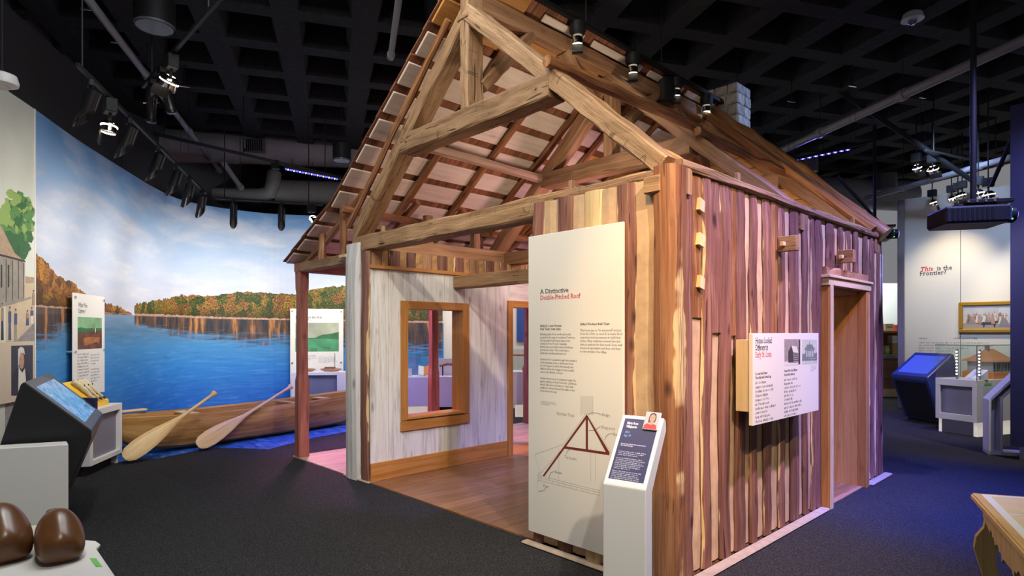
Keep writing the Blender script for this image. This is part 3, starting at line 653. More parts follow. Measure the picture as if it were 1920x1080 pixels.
# ---- ceiling: black sprayed waffle slab
ang = Matrix.Rotation(math.radians(16.4), 3, 'Z'); GX = ang @ RT; GY = ang @ FW     # grid runs 16.4 deg left of the view axis
ce = MB(); ce.box((-16, -6, 5.78), (16, 24, 5.95), o=cam(0, 0, 0), ex=GX, ey=GY, ez=UP)
pitch = 0.92
for i in range(-13, 16):
    x = 0.35+i*pitch
    ce.prism([(-0.15, 5.4), (0.15, 5.4), (0.20, 5.55), (0.22, 5.79), (-0.22, 5.79), (-0.20, 5.55)], cam(0, 0, 0)+GX*x-GY*3, GX, UP, GY, 24)
for j in range(-2, 24):
    y = 0.28+j*pitch
    ce.prism([(-0.12, 5.401), (0.12, 5.401), (0.17, 5.55), (0.20, 5.79), (-0.20, 5.79), (-0.17, 5.55)], cam(0, 0, 0)+GY*y-GX*12, GY, UP, GX, 26)
tag(ce.build('ceiling', CEIL), kind='structure')

# ---- right side: frontier wall, navy wall, steel column, bright back room
frA = (8.30, 12.70); frB = (9.62, 11.4); frC = (11.3, 9.7); HF = 4.42
ex = frame3((frC[0]-frA[0], frC[1]-frA[1])); FN = ex.cross(UP)      # FN faces the viewer
FO = cam(frA[0], frA[1], 0)
wf = MB().box((0, -0.15, 0), (4.4, 0, HF), o=FO, ex=ex, ey=FN, ez=UP).build('wall_right', CREAM); tag(wf, kind='structure')
def frq(px, py, off=0.0):
    d = ray(px, py); o_ = FO+FN*off; k = (o_-EYE).dot(FN)/d.dot(FN); q = EYE+d*k-FO; return q.dot(ex), q.z
j = frq(1801, 500)[0]; tag(box('trim_1', (j-0.006, 0, 0), (j+0.006, 0.004, HF), GREYINK, o=FO, ex=ex, ey=FN, ez=UP), kind='structure')
tag(MB().box((-0.13, -0.15, 0), (-0.001, 0.03, HF-0.02), o=FO, ex=ex, ey=FN, ez=UP).build('trim_2', STEEL, bevel=0.01), kind='structure')
FP = Print(FO+FN*0.002, ex, UP)
a, b = frq(1725, 509); FP.text('This', a, b, 0.125, REDINK, bold=0.02, serif=True, slant=0.25, track=1.1, fit=frq(1750, 509)[0]-a)
a, b = frq(1757, 507); FP.text('is the', a, b, 0.125, INK, bold=0.014, serif=True, track=1.1, fit=frq(1785, 509)[0]-a)
a, b = frq(1724.5, 517); FP.text('Frontier?', a, b, 0.125, INK, bold=0.014, serif=True, track=1.1, fit=frq(1774, 509)[0]-a)
a, b = frq(1723, 634); FP.greek(a, b, 0.30, 1, 0.05, 0.036, INK)
FP.greek(a, b-0.09, 0.62, 6, 0.055, 0.034, GREYINK)
a, b = frq(1788, 634); FP.greek(a, b, 0.50, 1, 0.05, 0.036, INK)
FP.greek(a, b-0.09, 0.62, 3, 0.055, 0.034, GREYINK)
FP.done('wall_lettering', wf)
nx = MB().box((0, 0, 0.17), (2.6, 0.25, 4.47), o=cam(6.30, 7.60, 0), ex=frame3((0.75, -0.66)), ey=frame3((0.66, 0.75)), ez=UP)
nw = nx.build('wall_navy', NAVY); tag(nw, kind='structure')
tag(MB().box((0.09, 0.03, 0), (2.5, 0.22, 0.17), o=cam(6.30, 7.60, 0), ex=frame3((0.75, -0.66)), ey=frame3((0.66, 0.75)), ez=UP).build('baseboard_navy', STEEL), kind='structure')
fw_ = MB().box((7.6, 0, 0), (11.5, 0.1, 3.0), o=cam(0, 17.0, 0), ex=RT, ey=FW, ez=UP).build('wall_far_room', FARWHITE); tag(fw_, kind='structure')
# ------------------------------------------------------------------ the log house
H = root('log_house', (-2.05, 2.2, 0), 'log house of upright cedar logs with open timber roof, whitewashed wall and porch', 'house')
LEN = 4.40
# floor boards of house and porch: laminate planks running along the house
def planks(x0, x1, y0, y1, wd, m, seed):
    r = random.Random(seed); x = x0
    while x < x1-0.01:
        a, b = x, min(x+wd, x1); y = y0-r.uniform(0, 1.2)
        while y < y1:
            l = 1.35; c, d = max(y, y0), min(y+l, y1)
            if d-c > 0.02: box('floor_plank', (a+0.0012, c+0.0012, 0.0), (b-0.0012, d-0.0012, 0.014), m, H)
            y += l
        x = b
LAM = wood('laminate_plank', (0.15, 0.065, 0.028), (0.24, 0.115, 0.052), (0.33, 0.17, 0.085), 0.6, 8, 0.32, 0.14, 0.2, bmp=0.03)
planks(-3.62, -1.18, 0.0, LEN, 0.19, LAM, 1); planks(-1.18, 0.0, 0.14, LEN, 0.19, LAM, 2)
planks(-5.52, -4.1, 0.0, LEN, 0.19, wood('pale_porch_plank', (0.30, 0.20, 0.17), (0.44, 0.31, 0.27), (0.54, 0.40, 0.35), 0.6, 8, 0.45, 0.12, 0.2, bmp=0.03), 3); planks(-4.1, -3.62, 0.0, 0.16, 0.19, LAM, 4)

def log(name, o, ea, en, a0, a1, z0, z1, m, proud=0.05, n=13, jit=0.014, back=-0.07, topcut=0.0):
    """one upright log: wavering live edges, a hewn face standing proud of the chinking"""
    o = V(o); ea = V(ea); en = V(en); vs = []; fs = []; uv = []; cr = []
    r = rnd; e0 = e1 = f = 0.0; rows = []
    for i in range(n+1):
        t = i/n; z = z0+(z1-z0)*t
        e0 = e0*0.7+r.uniform(-jit, jit); e1 = e1*0.7+r.uniform(-jit, jit); f = f*0.6+r.uniform(-0.006, 0.006)
        L, R = a0+e0, a1+e1; W = R-L; pr = proud+f
        if topcut and i == n: pr -= topcut
        rows.append(z)
        for q, d in ((0, back), (0, 0.004), (0.10, pr*0.72), (0.35, pr), (0.65, pr*1.03), (0.90, pr*0.75), (1, 0.004), (1, back)):
            vs.append(o+ea*(L+W*q)+en*d+UP*z)
    cx = (-1.3, -1.02, -0.8, -0.3, 0.3, 0.8, 1.02, 1.3); sh = rnd.uniform(0, 9); W = a1-a0
    rev = ea.cross(UP).dot(en) < 0
    for i in range(n):
        for k in range(7):
            q = (i*8+k, i*8+k+1, (i+1)*8+k+1, (i+1)*8+k)
            u = ((rows[i]+sh, cx[k]*W/2), (rows[i]+sh, cx[k+1]*W/2), (rows[i+1]+sh, cx[k+1]*W/2), (rows[i+1]+sh, cx[k]*W/2))
            c = ((cx[k], rows[i]), (cx[k+1], rows[i]), (cx[k+1], rows[i+1]), (cx[k], rows[i+1]))
            if rev: q, u, c = q[::-1], u[::-1], c[::-1]
            fs.append(q); uv.append(u); cr.append(c)
    for b, fl_ in ((0, True), (n*8, False)):
        q = tuple(b+k for k in range(8)); q = q[::-1] if fl_ != rev else q
        fs.append(q); uv.append([(0.1*k, 0.02*k) for k in range(8)]); cr.append([(0, 0)]*8)
    return from_data(name, vs, fs, m, H, uv, cr, smooth=False)
def chink(o, ea, en, a0, a1, z0, z1, m=PLASTER, d=-0.006, name='chinking'):
    o = V(o); ea = V(ea); en = V(en); n = max(4, int((z1-z0)/0.22)); vs = []; fs = []; rev = ea.cross(UP).dot(en) < 0
    for i in range(n+1):
        z = z0+(z1-z0)*i/n
        for q, dd in ((0, -0.06), (0, d), (0.5, d+rnd.uniform(0, 0.016)), (1, d), (1, -0.06)): vs.append(o+ea*(a0+(a1-a0)*q)+en*dd+UP*z)
    for i in range(n):
        for k in range(4):
            q = (i*5+k, i*5+k+1, (i+1)*5+k+1, (i+1)*5+k); fs.append(q[::-1] if rev else q)
    for b in (0, n*5): fs.append(tuple(b+k for k in range(5)))
    return from_data(name, vs, fs, m, H)
# right long wall, plane X=0, facing +X
XE, XN = V((0, 1, 0)), V((1, 0, 0))
RW = [(0.135, 0.275), (0.385, 0.525), (0.635, 0.785), (0.865, 1.015), (1.105, 1.215), (1.335, 1.465), (1.60, 1.74), (1.85, 2.03), (2.12, 2.22), (2.31, 2.385), (2.41, 2.555)]
AB = [(2.70, 2.87), (2.99, 3.11), (3.22, 3.35), (3.45, 3.57)]            # stubs above the door
RB = [(3.77, 3.90), (3.97, 4.09), (4.15, 4.26), (4.29, 4.40)]
for a, b in RW: log('log', (0, 0, 0), XE, XN, a, b, 0.02, 2.645, LOG, 0.026, topcut=0.012)
for a, b in AB: log('log', (0, 0, 0), XE, XN, a, b, 2.18, 2.645, LOG, 0.026, n=4, topcut=0.012)
for a, b in RB: log('log', (0, 0, 0), XE, XN, a, b, 0.02, 2.645, LOG, 0.026, topcut=0.012)
ed = [0.06]+[x for p in RW for x in p]
for i in range(0, len(ed)-1, 2):
    a, b = ed[i]-0.03, ed[i+1]+0.03; zb = 0.03
    if i in (2, 4, 6, 12):                                              # upper infill of split logs in four gaps
        zb2 = {2: 1.72, 4: 1.62, 6: 1.60, 12: 1.10}[i]
        chink((0, 0, 0), XE, XN, a, b, 0.03, zb2)
        log('filler_log', (0, 0, 0), XE, XN, a+0.015, b-0.015, zb2-0.02, 2.64, POLE if i != 4 else LOG, 0.014, n=8)
    else: chink((0, 0, 0), XE, XN, a, b, 0.03, 2.64)
chink((0, 0, 0), XE, XN, 2.53, 3.78, 2.18, 2.64); chink((0, 0, 0), XE, XN, 3.74, 4.38, 0.03, 2.64)
for z in (1.93, 2.21, 2.44):                                           # wedged chips in the second gap
    MB().prism([(-0.035, -0.03), (0.03, -0.045), (0.04, 0.03), (-0.02, 0.05)], (0.0, 0.335, z), XE, UP, XN, 0.04).build('wedge_chip', CHIP, H)
# gable front, plane Y=0, facing -Y
GE, GN = V((1, 0, 0)), V((0, -1, 0))
GW = [(-1.18, -1.05, LOG), (-0.925, -0.765, LOG), (-0.67, -0.505, PALELOG), (-0.40, -0.225, LOG)]
for a, b, m in GW: log('log', (0, 0, 0), GE, GN, a, b, 0.02, 2.585, m, 0.034, jit=0.009)
for a, b in ((-1.07, -0.905), (-0.785, -0.65), (-0.525, -0.38), (-0.245, -0.07)): chink((0, 0, 0), GE, GN, a, b, 0.03, 2.578, PLASTER, 0.012)
MB().prism([(-0.085, -0.006), (-0.075, -0.055), (-0.02, -0.075), (0.045, -0.07), (0.075, -0.03), (0.08, 0.03), (0.062, 0.10), (0.0, 0.115), (-0.085, 0.10)], (0, 0, 0.0), (1, 0, 0), (0, 1, 0), UP, 2.62)
def corner():
    """the big corner log, hewn on both faces"""
    prof = [(-0.092, 0.10), (-0.09, -0.01), (-0.07, -0.06), (-0.02, -0.075), (0.035, -0.07), (0.07, -0.035), (0.075, 0.03), (0.06, 0.11), (0.0, 0.12)]
    n = 14; vs = []; fs = []; uv = []; cr = []; m = len(prof); cxs = (-0.9, -0.8, -0.7, -0.3, 0.55, 0.95, 0.99, 0.75, 0.9, 0.9)
    per = [0]
    for k in range(m): per.append(per[-1]+math.dist(prof[k], prof[(k+1) % m]))
    j = [0]*m
    for i in range(n+1):
        z = 0.02+2.62*i/n
        for k, (a, b) in enumerate(prof):
            j[k] = j[k]*0.6+rnd.uniform(-0.007, 0.007); vs.append(V((a+j[k], b+j[k]*0.4, z)))
    for i in range(n):
        z, y = 2.62*i/n, 2.62*(i+1)/n
        for k in range(m):
            kk = (k+1) % m; fs.append((i*m+k, i*m+kk, (i+1)*m+kk, (i+1)*m+k))
            uv.append(((z, per[k]), (z, per[k+1]), (y, per[k+1]), (y, per[k]))); cr.append(((cxs[k], z), (cxs[k+1], z), (cxs[k+1], y), (cxs[k], y)))
    fs += [tuple(range(m))[::-1], tuple(n*m+k for k in range(m))]; uv += [[(0.1*k, 0.1) for k in range(m)]]*2; cr += [[(0, 0)]*m]*2
    return from_data('corner_log', vs, fs, CORNERLOG, H, uv, cr)
corner()
# lime sill along the feet, plates along the top
MB().box((-1.22, -0.105, 0), (0.105, -0.03, 0.022)).build('sill', SILL, H, bevel=0.01)
MB().box((0.02, -0.03, 0), (0.105, 2.50, 0.022)).build('sill', SILL, H, bevel=0.01)
MB().box((0.02, 3.74, 0), (0.105, 4.46, 0.022)).build('sill', SILL, H, bevel=0.01)
beam('wall_plate', (-0.045, 0.1, 2.675), (-0.045, LEN+0.02, 2.675), 0.17, 0.06, HEWN, H)
beam('wall_plate', (-3.86, 0.12, 2.575), (-3.86, LEN, 2.575), 0.3, 0.17, BROWN, H)
beam('tie_beam', (-3.98, 0.095, 2.565), (0.05, 0.095, 2.565), 0.19, 0.165, HEWN, H, n=22, rough=0.008)
MB().box((-0.135, -0.085, 2.475), (-0.015, 0.02, 2.58)).build('beam_end', HEWN, H, bevel=0.006)
for x in (-3.46, -0.86): MB().box((x-0.018, 0.05, 2.64), (x+0.018, 0.09, 2.72)).build('peg', HEWN, H, bevel=0.004)
for y in (0.95, 3.5): MB().box((-0.03, y-0.02, 2.70), (0.0, y+0.02, 2.775)).build('peg', HEWN, H, bevel=0.004)
MB().box((-3.40, -0.02, 2.52), (-3.30, 0.0, 2.60)).build('peg', HEWN, H, bevel=0.003)
# boards through the right wall that stand out of it, each with a wedge
for y, z in ((1.60, 2.31), (2.95, 2.325)):
    t = MB().box((0.02, y-0.03, z-0.06), (0.165, y+0.035, z+0.06)).build('through_tenon', HEWN, H, bevel=0.004)
    MB().box((0.055, y-0.075, z-0.022), (0.085, y-0.03, z+0.012)).build('wedge', CHIP, t, bevel=0.003)
# door in the right wall
beam('door_lintel', (0.02, 2.52, 2.145), (0.02, 3.70, 2.145), 0.10, 0.11, BROWN, H, rough=0.014)
MB().box((0.0, 2.52, 0.0), (0.085, 2.60, 2.03)).build('door_casing', PINE, H, bevel=0.004)
MB().box((0.085, 2.535, 0.0), (0.10, 2.60, 2.03)).build('door_casing', PALEPINE, H, bevel=0.003)
MB().box((0.0, 2.50, 2.03), (0.095, 3.72, 2.10)).build('door_casing', PALEPINE, H, bevel=0.004)
MB().box((0.0, 2.48, 2.10), (0.11, 3.74, 2.125)).build('door_casing', PALEPINE, H, bevel=0.004)
MB().box((0.0, 3.60, 0.0), (0.085, 3.68, 2.03)).build('door_casing', PINE, H, bevel=0.004)
MB().box((0.0, 3.68, 0.0), (0.075, 3.735, 2.03)).build('door_casing', PALEPINE, H, bevel=0.004)
MB().box((-0.235, 3.60, 0.012), (-0.001, 3.66, 1.985)).build('door_jamb', ORANGEBOARD, H, bevel=0.002)
MB().box((-0.235, 2.55, 0.012), (-0.001, 2.60, 1.985)).build('door_jamb', PINE, H, bevel=0.002)
MB().box((-0.235, 2.55, 1.985), (-0.001, 3.66, 2.03)).build('door_jamb', PINE, H, bevel=0.002)
MB().box((-0.235, 2.60, 0.0), (0.05, 3.60, 0.013)).build('threshold', BROWN, H, bevel=0.002)
# inner skins of right wall and of the gable front (seen through door and roof)
MB().box((-0.235, 0.14, 0.014), (-0.14, 2.55, 2.58)).build('inner_wall', WHITEWASH, H); MB().box((-0.235, 3.66, 0.014), (-0.14, LEN-0.12, 2.58)).build('inner_wall', WHITEWASH, H)
MB().box((-0.235, 2.55, 2.03), (-0.14, 3.66, 2.58)).build('inner_wall', WHITEWASH, H); MB().box((-1.18, 0.07, 0.014), (-0.236, 0.14, 2.48)).build('inner_wall', WHITEWASH, H)

# left wall: whitewashed boards between posts, window and doorway onto the porch
xw = -3.62
def wboard(y0, y1, z0, z1, d=0.0):
    MB().box((xw-0.03, y0+0.0015, z0), (xw+d, y1-0.0015, z1)).build('wall_board', WHITEWASH, H, bevel=0.003)
WY0, WY1, WZ0, WZ1 = 0.475, 1.255, 0.665, 1.865                         # clear window opening
DY0, DY1, DZ1 = 2.09, 2.95, 1.93                                        # clear door opening
y = 0.02
for wd in (0.22, 0.185):
    wboard(y, y+wd, 0.15, 2.285, rnd.uniform(-0.003, 0.003)); y += wd
for a, b in ((0.425, 0.70), (0.70, 1.0), (1.0, 1.305)): wboard(a, b, WZ1+0.03, 2.285, rnd.uniform(-0.003, 0.003)); wboard(a, b, 0.15, WZ0-0.03, rnd.uniform(-0.003, 0.003))
for a, b in ((1.305, 1.56), (1.56, 1.80), (1.80, 2.05)): wboard(a, b, 0.15, 2.285, rnd.uniform(-0.003, 0.003))
wboard(2.05, 2.50, DZ1+0.03, 2.285); wboard(2.50, 3.0, DZ1+0.03, 2.285)
y = 3.0
for wd in (0.26, 0.24, 0.28, 0.25, 0.29): wboard(y, min(y+wd, LEN), 0.15, 2.285); y += wd
MB().box((xw, 0.01, 0.015), (xw+0.02, DY0-0.09, 0.21)).build('base_board', PINE, H, bevel=0.003)
MB().box((xw, DY1+0.09, 0.015), (xw+0.02, LEN-0.1, 0.21)).build('base_board', PINE, H, bevel=0.003)
MB().box((xw-0.03, 0.01, 2.285), (xw+0.035, LEN-0.1, 2.325)).build('top_rail', PINE, H, bevel=0.004)
CLAYDARK = flat('orange_clay', (0.42, 0.24, 0.10), 0.9, var=0.15, scale=9)
# log ends showing between rail and plate
y = 0.03; k = 0
while y < LEN-0.2:
    wd = 0.12+0.05*rnd.random(); log('log', (xw-0.02, 0, 0), V((0, 1, 0)), XN, y, y+wd, 2.325, 2.50, LOG if k % 3 else BROWN, 0.02, n=2, jit=0.005); chink((xw-0.02, 0, 0), V((0, 1, 0)), XN, y+wd-0.01, y+wd+0.10, 2.325, 2.50, CLAYDARK); y += wd+0.09; k += 1
# outer face of the left wall (seen at the reveals)
for a, b, c, d in ((0.14, WY0-0.02, 0.0, 2.49), (WY1+0.02, DY0-0.02, 0.0, 2.49), (DY1+0.02, LEN, 0.0, 2.49), (WY0-0.02, WY1+0.02, WZ1+0.02, 2.49), (WY0-0.02, WY1+0.02, 0.0, WZ0-0.03), (DY0-0.02, DY1+0.02, DZ1+0.02, 2.49)):
    MB().box((xw-0.19, a, c), (xw-0.031, b, d)).build('outer_wall', WHITEWASH, H)
wf_ = MB().box((xw, WY0-0.085, WZ0-0.04), (xw+0.03, WY0, WZ1+0.09)).build('window_frame', PINE, H, bevel=0.004)
for lo, hi in (((xw, WY1, WZ0-0.04), (xw+0.03, WY1+0.10, WZ1+0.09)), ((xw, WY0-0.0, WZ1), (xw+0.03, WY1, WZ1+0.09)),
               ((xw, WY0-0.09, WZ0-0.155), (xw+0.028, WY1+0.11, WZ0-0.045)), ((xw-0.19, WY0-0.02, WZ0-0.03), (xw+0.045, WY1+0.02, WZ0)),
               ((xw-0.19, WY1, WZ0), (xw+0.0, WY1+0.02, WZ1)), ((xw-0.19, WY0-0.02, WZ0), (xw+0.0, WY0, WZ1)), ((xw-0.19, WY0, WZ1), (xw, WY1, WZ1+0.02))):
    MB().box(lo, hi).build('window_frame', PINE, H, bevel=0.004)
for lo, hi in (((xw, DY0-0.085, 0.0), (xw+0.03, DY0, DZ1+0.085)), ((xw, DY1, 0.0), (xw+0.03, DY1+0.085, DZ1+0.085)), ((xw, DY0, DZ1), (xw+0.03, DY1, DZ1+0.085)),
               ((xw-0.19, DY0-0.02, 0.014), (xw, DY0, DZ1)), ((xw-0.19, DY1, 0.014), (xw, DY1+0.02, DZ1)), ((xw-0.19, DY0, DZ1), (xw, DY1, DZ1+0.02)), ((xw-0.48, DY0, 0.0), (xw, DY1, 0.013))):
    MB().box(lo, hi).build('door_frame', PINE, H, bevel=0.003)
# corner posts at the left of the open gable
o_ = log('white_corner_post', (0, 0, 0), GE, GN, -4.10, -3.80, 0.0, 2.58, wood('chalky_post', (0.42, 0.41, 0.40), (0.64, 0.63, 0.62), (0.78, 0.77, 0.77), 0.4, 6, 0.8, 0.04, 0.6, checks=0.35), 0.045, n=12, jit=0.01, back=-0.17, topcut=0.03)
log('brown_corner_post', (0, 0.02, 0), GE, GN, -3.80, -3.635, 0.0, 2.475, LOG, 0.03, n=12, jit=0.008, back=-0.14)
MB().box((-4.14, -0.03, 0), (-3.60, 0.14, 0.02)).build('sill', SILL, H, bevel=0.008)
# ceiling joist at the left, ends on the left wall
beam('joist', (xw+0.02, 1.20, 2.20), (-0.236, 1.20, 2.20), 0.16, 0.145, HEWN, H)

# three trusses: principal rafters, collar, king post, braces
def truss(y, m, m2, back=False):
    yc = y+0.095
    if back: beam('tie_beam', (-3.98, yc, 2.565), (0.02, yc, 2.565), 0.17, 0.16, m2, H)
    beam('principal_rafter', (-3.97, yc, 2.655), (-2.03, yc, 4.40), 0.19, 0.135, m, H, up=(1, 0, 1), n=16)
    beam('principal_rafter', (-2.03, yc, 4.40), (-0.06, yc, 2.66), 0.19, 0.135, m, H, up=(1, 0, 1), n=16)
    beam('collar_beam', (-3.02, yc, 3.465), (-1.03, yc, 3.465), 0.19, 0.185, m, H, n=14)
    beam('king_post', (-2.035, yc, 3.55), (-2.035, yc, 4.56), 0.19, 0.105, m, H, up=(1, 0, 0), n=8)
    MB().box((-2.11, y-0.012, 4.33), (-1.965, y+0.02, 4.36)).build('peg', m, H, bevel=0.004)
truss(0.0, HEWN, HEWN)
truss(2.03, BROWN, BROWN, True)
truss(4.12, BROWN, BROWN, True)
for x in (-2.92, -1.16): MB().tube([(x, -0.012, 3.47), (x, 0.03, 3.47)], 0.012, 6).build('peg', HEWN, H)
beam('ridge_beam', (-2.035, 0.16, 4.52), (-2.035, LEN, 4.52), 0.12, 0.16, BROWN, H, n=16)
for a, b in (((-2.035, 0.19, 3.78), (-2.035, 0.82, 4.46)), ((-2.035, 1.30, 4.46), (-2.035, 2.03, 3.86)), ((-2.035, 2.22, 3.86), (-2.035, 2.95, 4.46)), ((-2.035, 3.40, 4.46), (-2.035, 4.12, 3.86))):
    beam('ridge_brace', a, b, 0.10, 0.13, BROWN, H, up=(1, 0, 0))
beam('knee_brace', (-0.10, 0.42, 2.70), (-0.52, 0.16, 3.02), 0.09, 0.10, ORANGEBOARD, H)
# round purlins and pole rafters
pole('purlin', [(-0.99, -0.06, 3.605), (-0.97, 1.0, 3.60), (-0.96, 2.10, 3.60)], 0.048, POLE, H)
pole('purlin', [(-0.90, 1.95, 3.53), (-0.90, 3.2, 3.50), (-0.90, 4.32, 3.53)], 0.048, POLE, H)
pole('purlin', [(-3.06, 0.14, 3.52), (-3.06, 2.2, 3.49), (-3.06, LEN, 3.52)], 0.058, wood('grey_log', (0.15, 0.09, 0.06), (0.27, 0.17, 0.115), (0.38, 0.26, 0.18), 0.6, 8, 0.6), H)
pole('purlin', [(-4.12, -0.05, 2.98), (-4.12, 2.2, 2.95), (-4.12, LEN, 2.98)], 0.05, POLE, H)
# roof profile: underside of the boards, ridge to break to eave
PR = [(-1.86, 4.735), (-4.15, 3.09), (-5.56, 2.45)]
S1 = math.dist(PR[0], PR[1]); S2 = math.dist(PR[1], PR[2])
def prof(s):
    if s <= S1: a, b, t, l = PR[0], PR[1], s/S1, S1
    else: a, b, t, l = PR[1], PR[2], (s-S1)/S2, S2
    return V((a[0]+(b[0]-a[0])*t, 0, a[1]+(b[1]-a[1])*t)), V(((b[0]-a[0])/l, 0, (b[1]-a[1])/l))
YF, YB = -0.10, LEN+0.02
pole('pole_rafter', [(-2.22, -0.02, 4.385), (-3.1, -0.02, 3.60), (-4.02, -0.02, 2.78)], 0.034, POLE, H, sub=3)
for i, y in enumerate((0.0, 0.72, 1.42, 2.12, 2.80, 3.50, 4.2)):
    a, d = prof(0.22); b, _ = prof(S1+0.15); nrm = V((-d.z, 0, d.x)); nrm = nrm if nrm.z < 0 else -nrm
    if i: pole('pole_rafter', [a+nrm*0.05+V((0, y, 0)), a.lerp(b, 0.5)+nrm*0.052+V((0, y+0.02, 0)), b+nrm*0.055+V((0, y, 0))], 0.042, POLE, H, sub=3)
    a, d = prof(S1-0.25); b, _ = prof(S1+S2-0.10); nrm = V((-d.z, 0, d.x)); nrm = nrm if nrm.z < 0 else -nrm
    a = a+nrm*0.11
    pole('pole_rafter', [a+V((0, y+0.09, 0)), a.lerp(b, 0.5)+nrm*0.06+V((0, y+0.10, 0)), b+nrm*0.055+V((0, y+0.09, 0))], 0.042, POLE, H, sub=3)
# verge pole and rafters at the far end of the bare right slope
pole('verge_pole', [(-1.98, 4.27, 4.60), (-1.0, 4.27, 3.72), (0.08, 4.27, 2.68)], 0.085, POLE, H, n=10, sub=6, wob=0.016)
pole('pole_rafter', [(-1.9, 3.98, 4.46), (-0.9, 3.98, 3.56), (0.04, 3.98, 2.70)], 0.05, POLE, H)
# horizontal boards closing the far gable
for k in range(11):
    z = 2.72+k*0.165
    h = (4.5-z)/1.85; 
    if h < 0.12: break
    MB().box((-2.05-2.05*h, 4.225, z), (-2.05+2.05*h, 4.25, z+0.158)).build('gable_board', ORANGEBOARD, H, bevel=0.003)
MB().box((-4.0, 4.31, 0.0), (0.02, 4.40, 2.48)).build('far_wall', WHITEWASH, H)
# roof boards: pale boards in rows with gaps through which the shingles show
ROWP = 0.335; s = 0.03; row = 0
while s+0.24 < S1+S2:
    p0, d = prof(s); p1, _ = prof(min(s+0.245, S1+S2-0.005))
    if s < S1 < s+0.245: p1 = p0+d*0.245
    dd = (p1-p0).normalized(); nn = V((-dd.z, 0, dd.x)); nn = nn if nn.z > 0 else -nn; L = (p1-p0).length
    cuts = sorted([YF, YB]+[c for c in (1.45+0.7*(row % 2), 2.95-0.6*(row % 2))]) if row else [YF, 0.72]
    for a, b in zip(cuts, cuts[1:]):
        orange = row == 0 or (row == 1 and a == YF) or (a > 1 and rnd.random() < 0.08)
        yo = rnd.uniform(-0.015, 0.015) if a == YF else 0
        MB().box((0, a+0.003+yo, 0), (L, b-0.003, 0.024), o=p0+nn*rnd.uniform(0, 0.004), ex=dd, ey=(0, 1, 0), ez=nn).build('roof_board', ORANGEBOARD if orange else ROOFBOARD, H, bevel=0.005)
    if row == 0:
        for a, b in ((0.95, 1.55), (1.7, 2.6), (2.75, 3.5), (3.6, 4.3)): MB().box((0.07, a, 0), (0.15, b, 0.024), o=p0, ex=dd, ey=(0, 1, 0), ez=nn).build('roof_board', ROOFBOARD, H, bevel=0.005)
    s += ROWP; row += 1
NROW = row
# shingles above the boards: nearest ones single, the rest joined
sm = []; far = MB()
for r_ in range(NROW):
    s0 = r_*ROWP-0.05; y = YF-0.02; c = 0
    while y < YB:
        wd = rnd.uniform(0.115, 0.15); s1 = max(0.0, s0+rnd.uniform(-0.008, 0.008)); p0, d = prof(s1); p1, _ = prof(min(s1+0.44, S1+S2+0.02)) if s1+0.44 < S1 or s1 > S1 else (p0+d*0.44, 0)
        dd = (p1-p0).normalized(); nn = V((-dd.z, 0, dd.x)); nn = nn if nn.z > 0 else -nn
        o_ = p0+nn*0.030; e_ = p0+dd*0.44+nn*0.048; ex_ = (e_-o_).normalized(); en_ = V((-ex_.z, 0, ex_.x)); en_ = en_ if en_.z > 0 else -en_
        lo, hi = (0, y+0.002, 0), (0.44 if r_ < NROW-1 else 0.36, y+wd-0.002, 0.011)
        if c < 22 and y < 2.9: MB().box(lo, hi, o=o_, ex=ex_, ey=(0, 1, 0), ez=en_).build('shingle', SHINGLE, H)
        else: far.box(lo, hi, o=o_, ex=ex_, ey=(0, 1, 0), ez=en_)
        y += wd; c += 1
q = far.build('shingle_field', SHINGLE, H); q['kind'] = 'stuff'
# the porch: posts, beam, struts
def ppost(y, m=REDPOST):
    w_ = 0.062; prof_ = lambda k: [(-k, -k+0.02), (-k+0.02, -k), (k-0.02, -k), (k, -k+0.02), (k, k-0.02), (k-0.02, k), (-k+0.02, k), (-k, k-0.02)]
    vs = []; fs = []; uv = []; zs = [(0.0, .074), (0.35, .073), (0.78, .072), (0.98, .072), (1.06, .060), (1.5, .060), (2.1, .061), (2.17, .068), (2.38, .07)]
    for z, k in zs:
        for a, b in prof_(k): vs.append(V((-5.42+a+rnd.uniform(-.003, .003), y+b+rnd.uniform(-.003, .003), z)))
    for i in range(len(zs)-1):
        for k in range(8):
            kk = (k+1) % 8; fs.append((i*8+k, i*8+kk, (i+1)*8+kk, (i+1)*8+k)); uv.append(((zs[i][0], k*.05), (zs[i][0], k*.05+.05), (zs[i+1][0], k*.05+.05), (zs[i+1][0], k*.05)))
    fs.append(tuple(range(8))[::-1]); uv.append([(0, 0)]*8); n_ = len(zs)-1; fs.append(tuple(n_*8+k for k in range(8))); uv.append([(0, 0)]*8)
    from_data('porch_post', vs, fs, m, H, uv)
for y in (0.08, 2.16, 4.2): ppost(y)
beam('porch_beam', (-5.46, 0.08, 2.435), (-4.08, 0.08, 2.435), 0.13, 0.115, HEWN, H)
beam('porch_beam', (-5.46, 4.2, 2.435), (-4.08, 4.2, 2.435), 0.13, 0.115, HEWN, H)
beam('porch_plate', (-5.42, 0.0, 2.435), (-5.42, LEN, 2.435), 0.11, 0.11, REDPOST, H)
beam('porch_beam', (-5.36, 2.16, 2.435), (-4.08, 2.16, 2.435), 0.12, 0.11, BROWN, H)
MB().box((-4.20, -0.045, 2.44), (-4.06, -0.01, 2.475)).build('peg', PALEPINE, H, bevel=0.004)
for x, z1 in ((-4.82, 2.80), (-4.30, 3.02)):
    for y in (0.06, 2.12, 4.16): pole('strut', [(x, y, 2.48), (x+0.01, y, (2.48+z1)/2), (x, y, z1)], 0.045, POLE, H, sub=2, wob=0.006)
for y in (1.0, 1.75, 2.9): beam('strut_post', (-3.95, y, 2.66), (-3.95, y, 3.02), 0.10, 0.10, BROWN, H, up=(1, 0, 0), n=3)
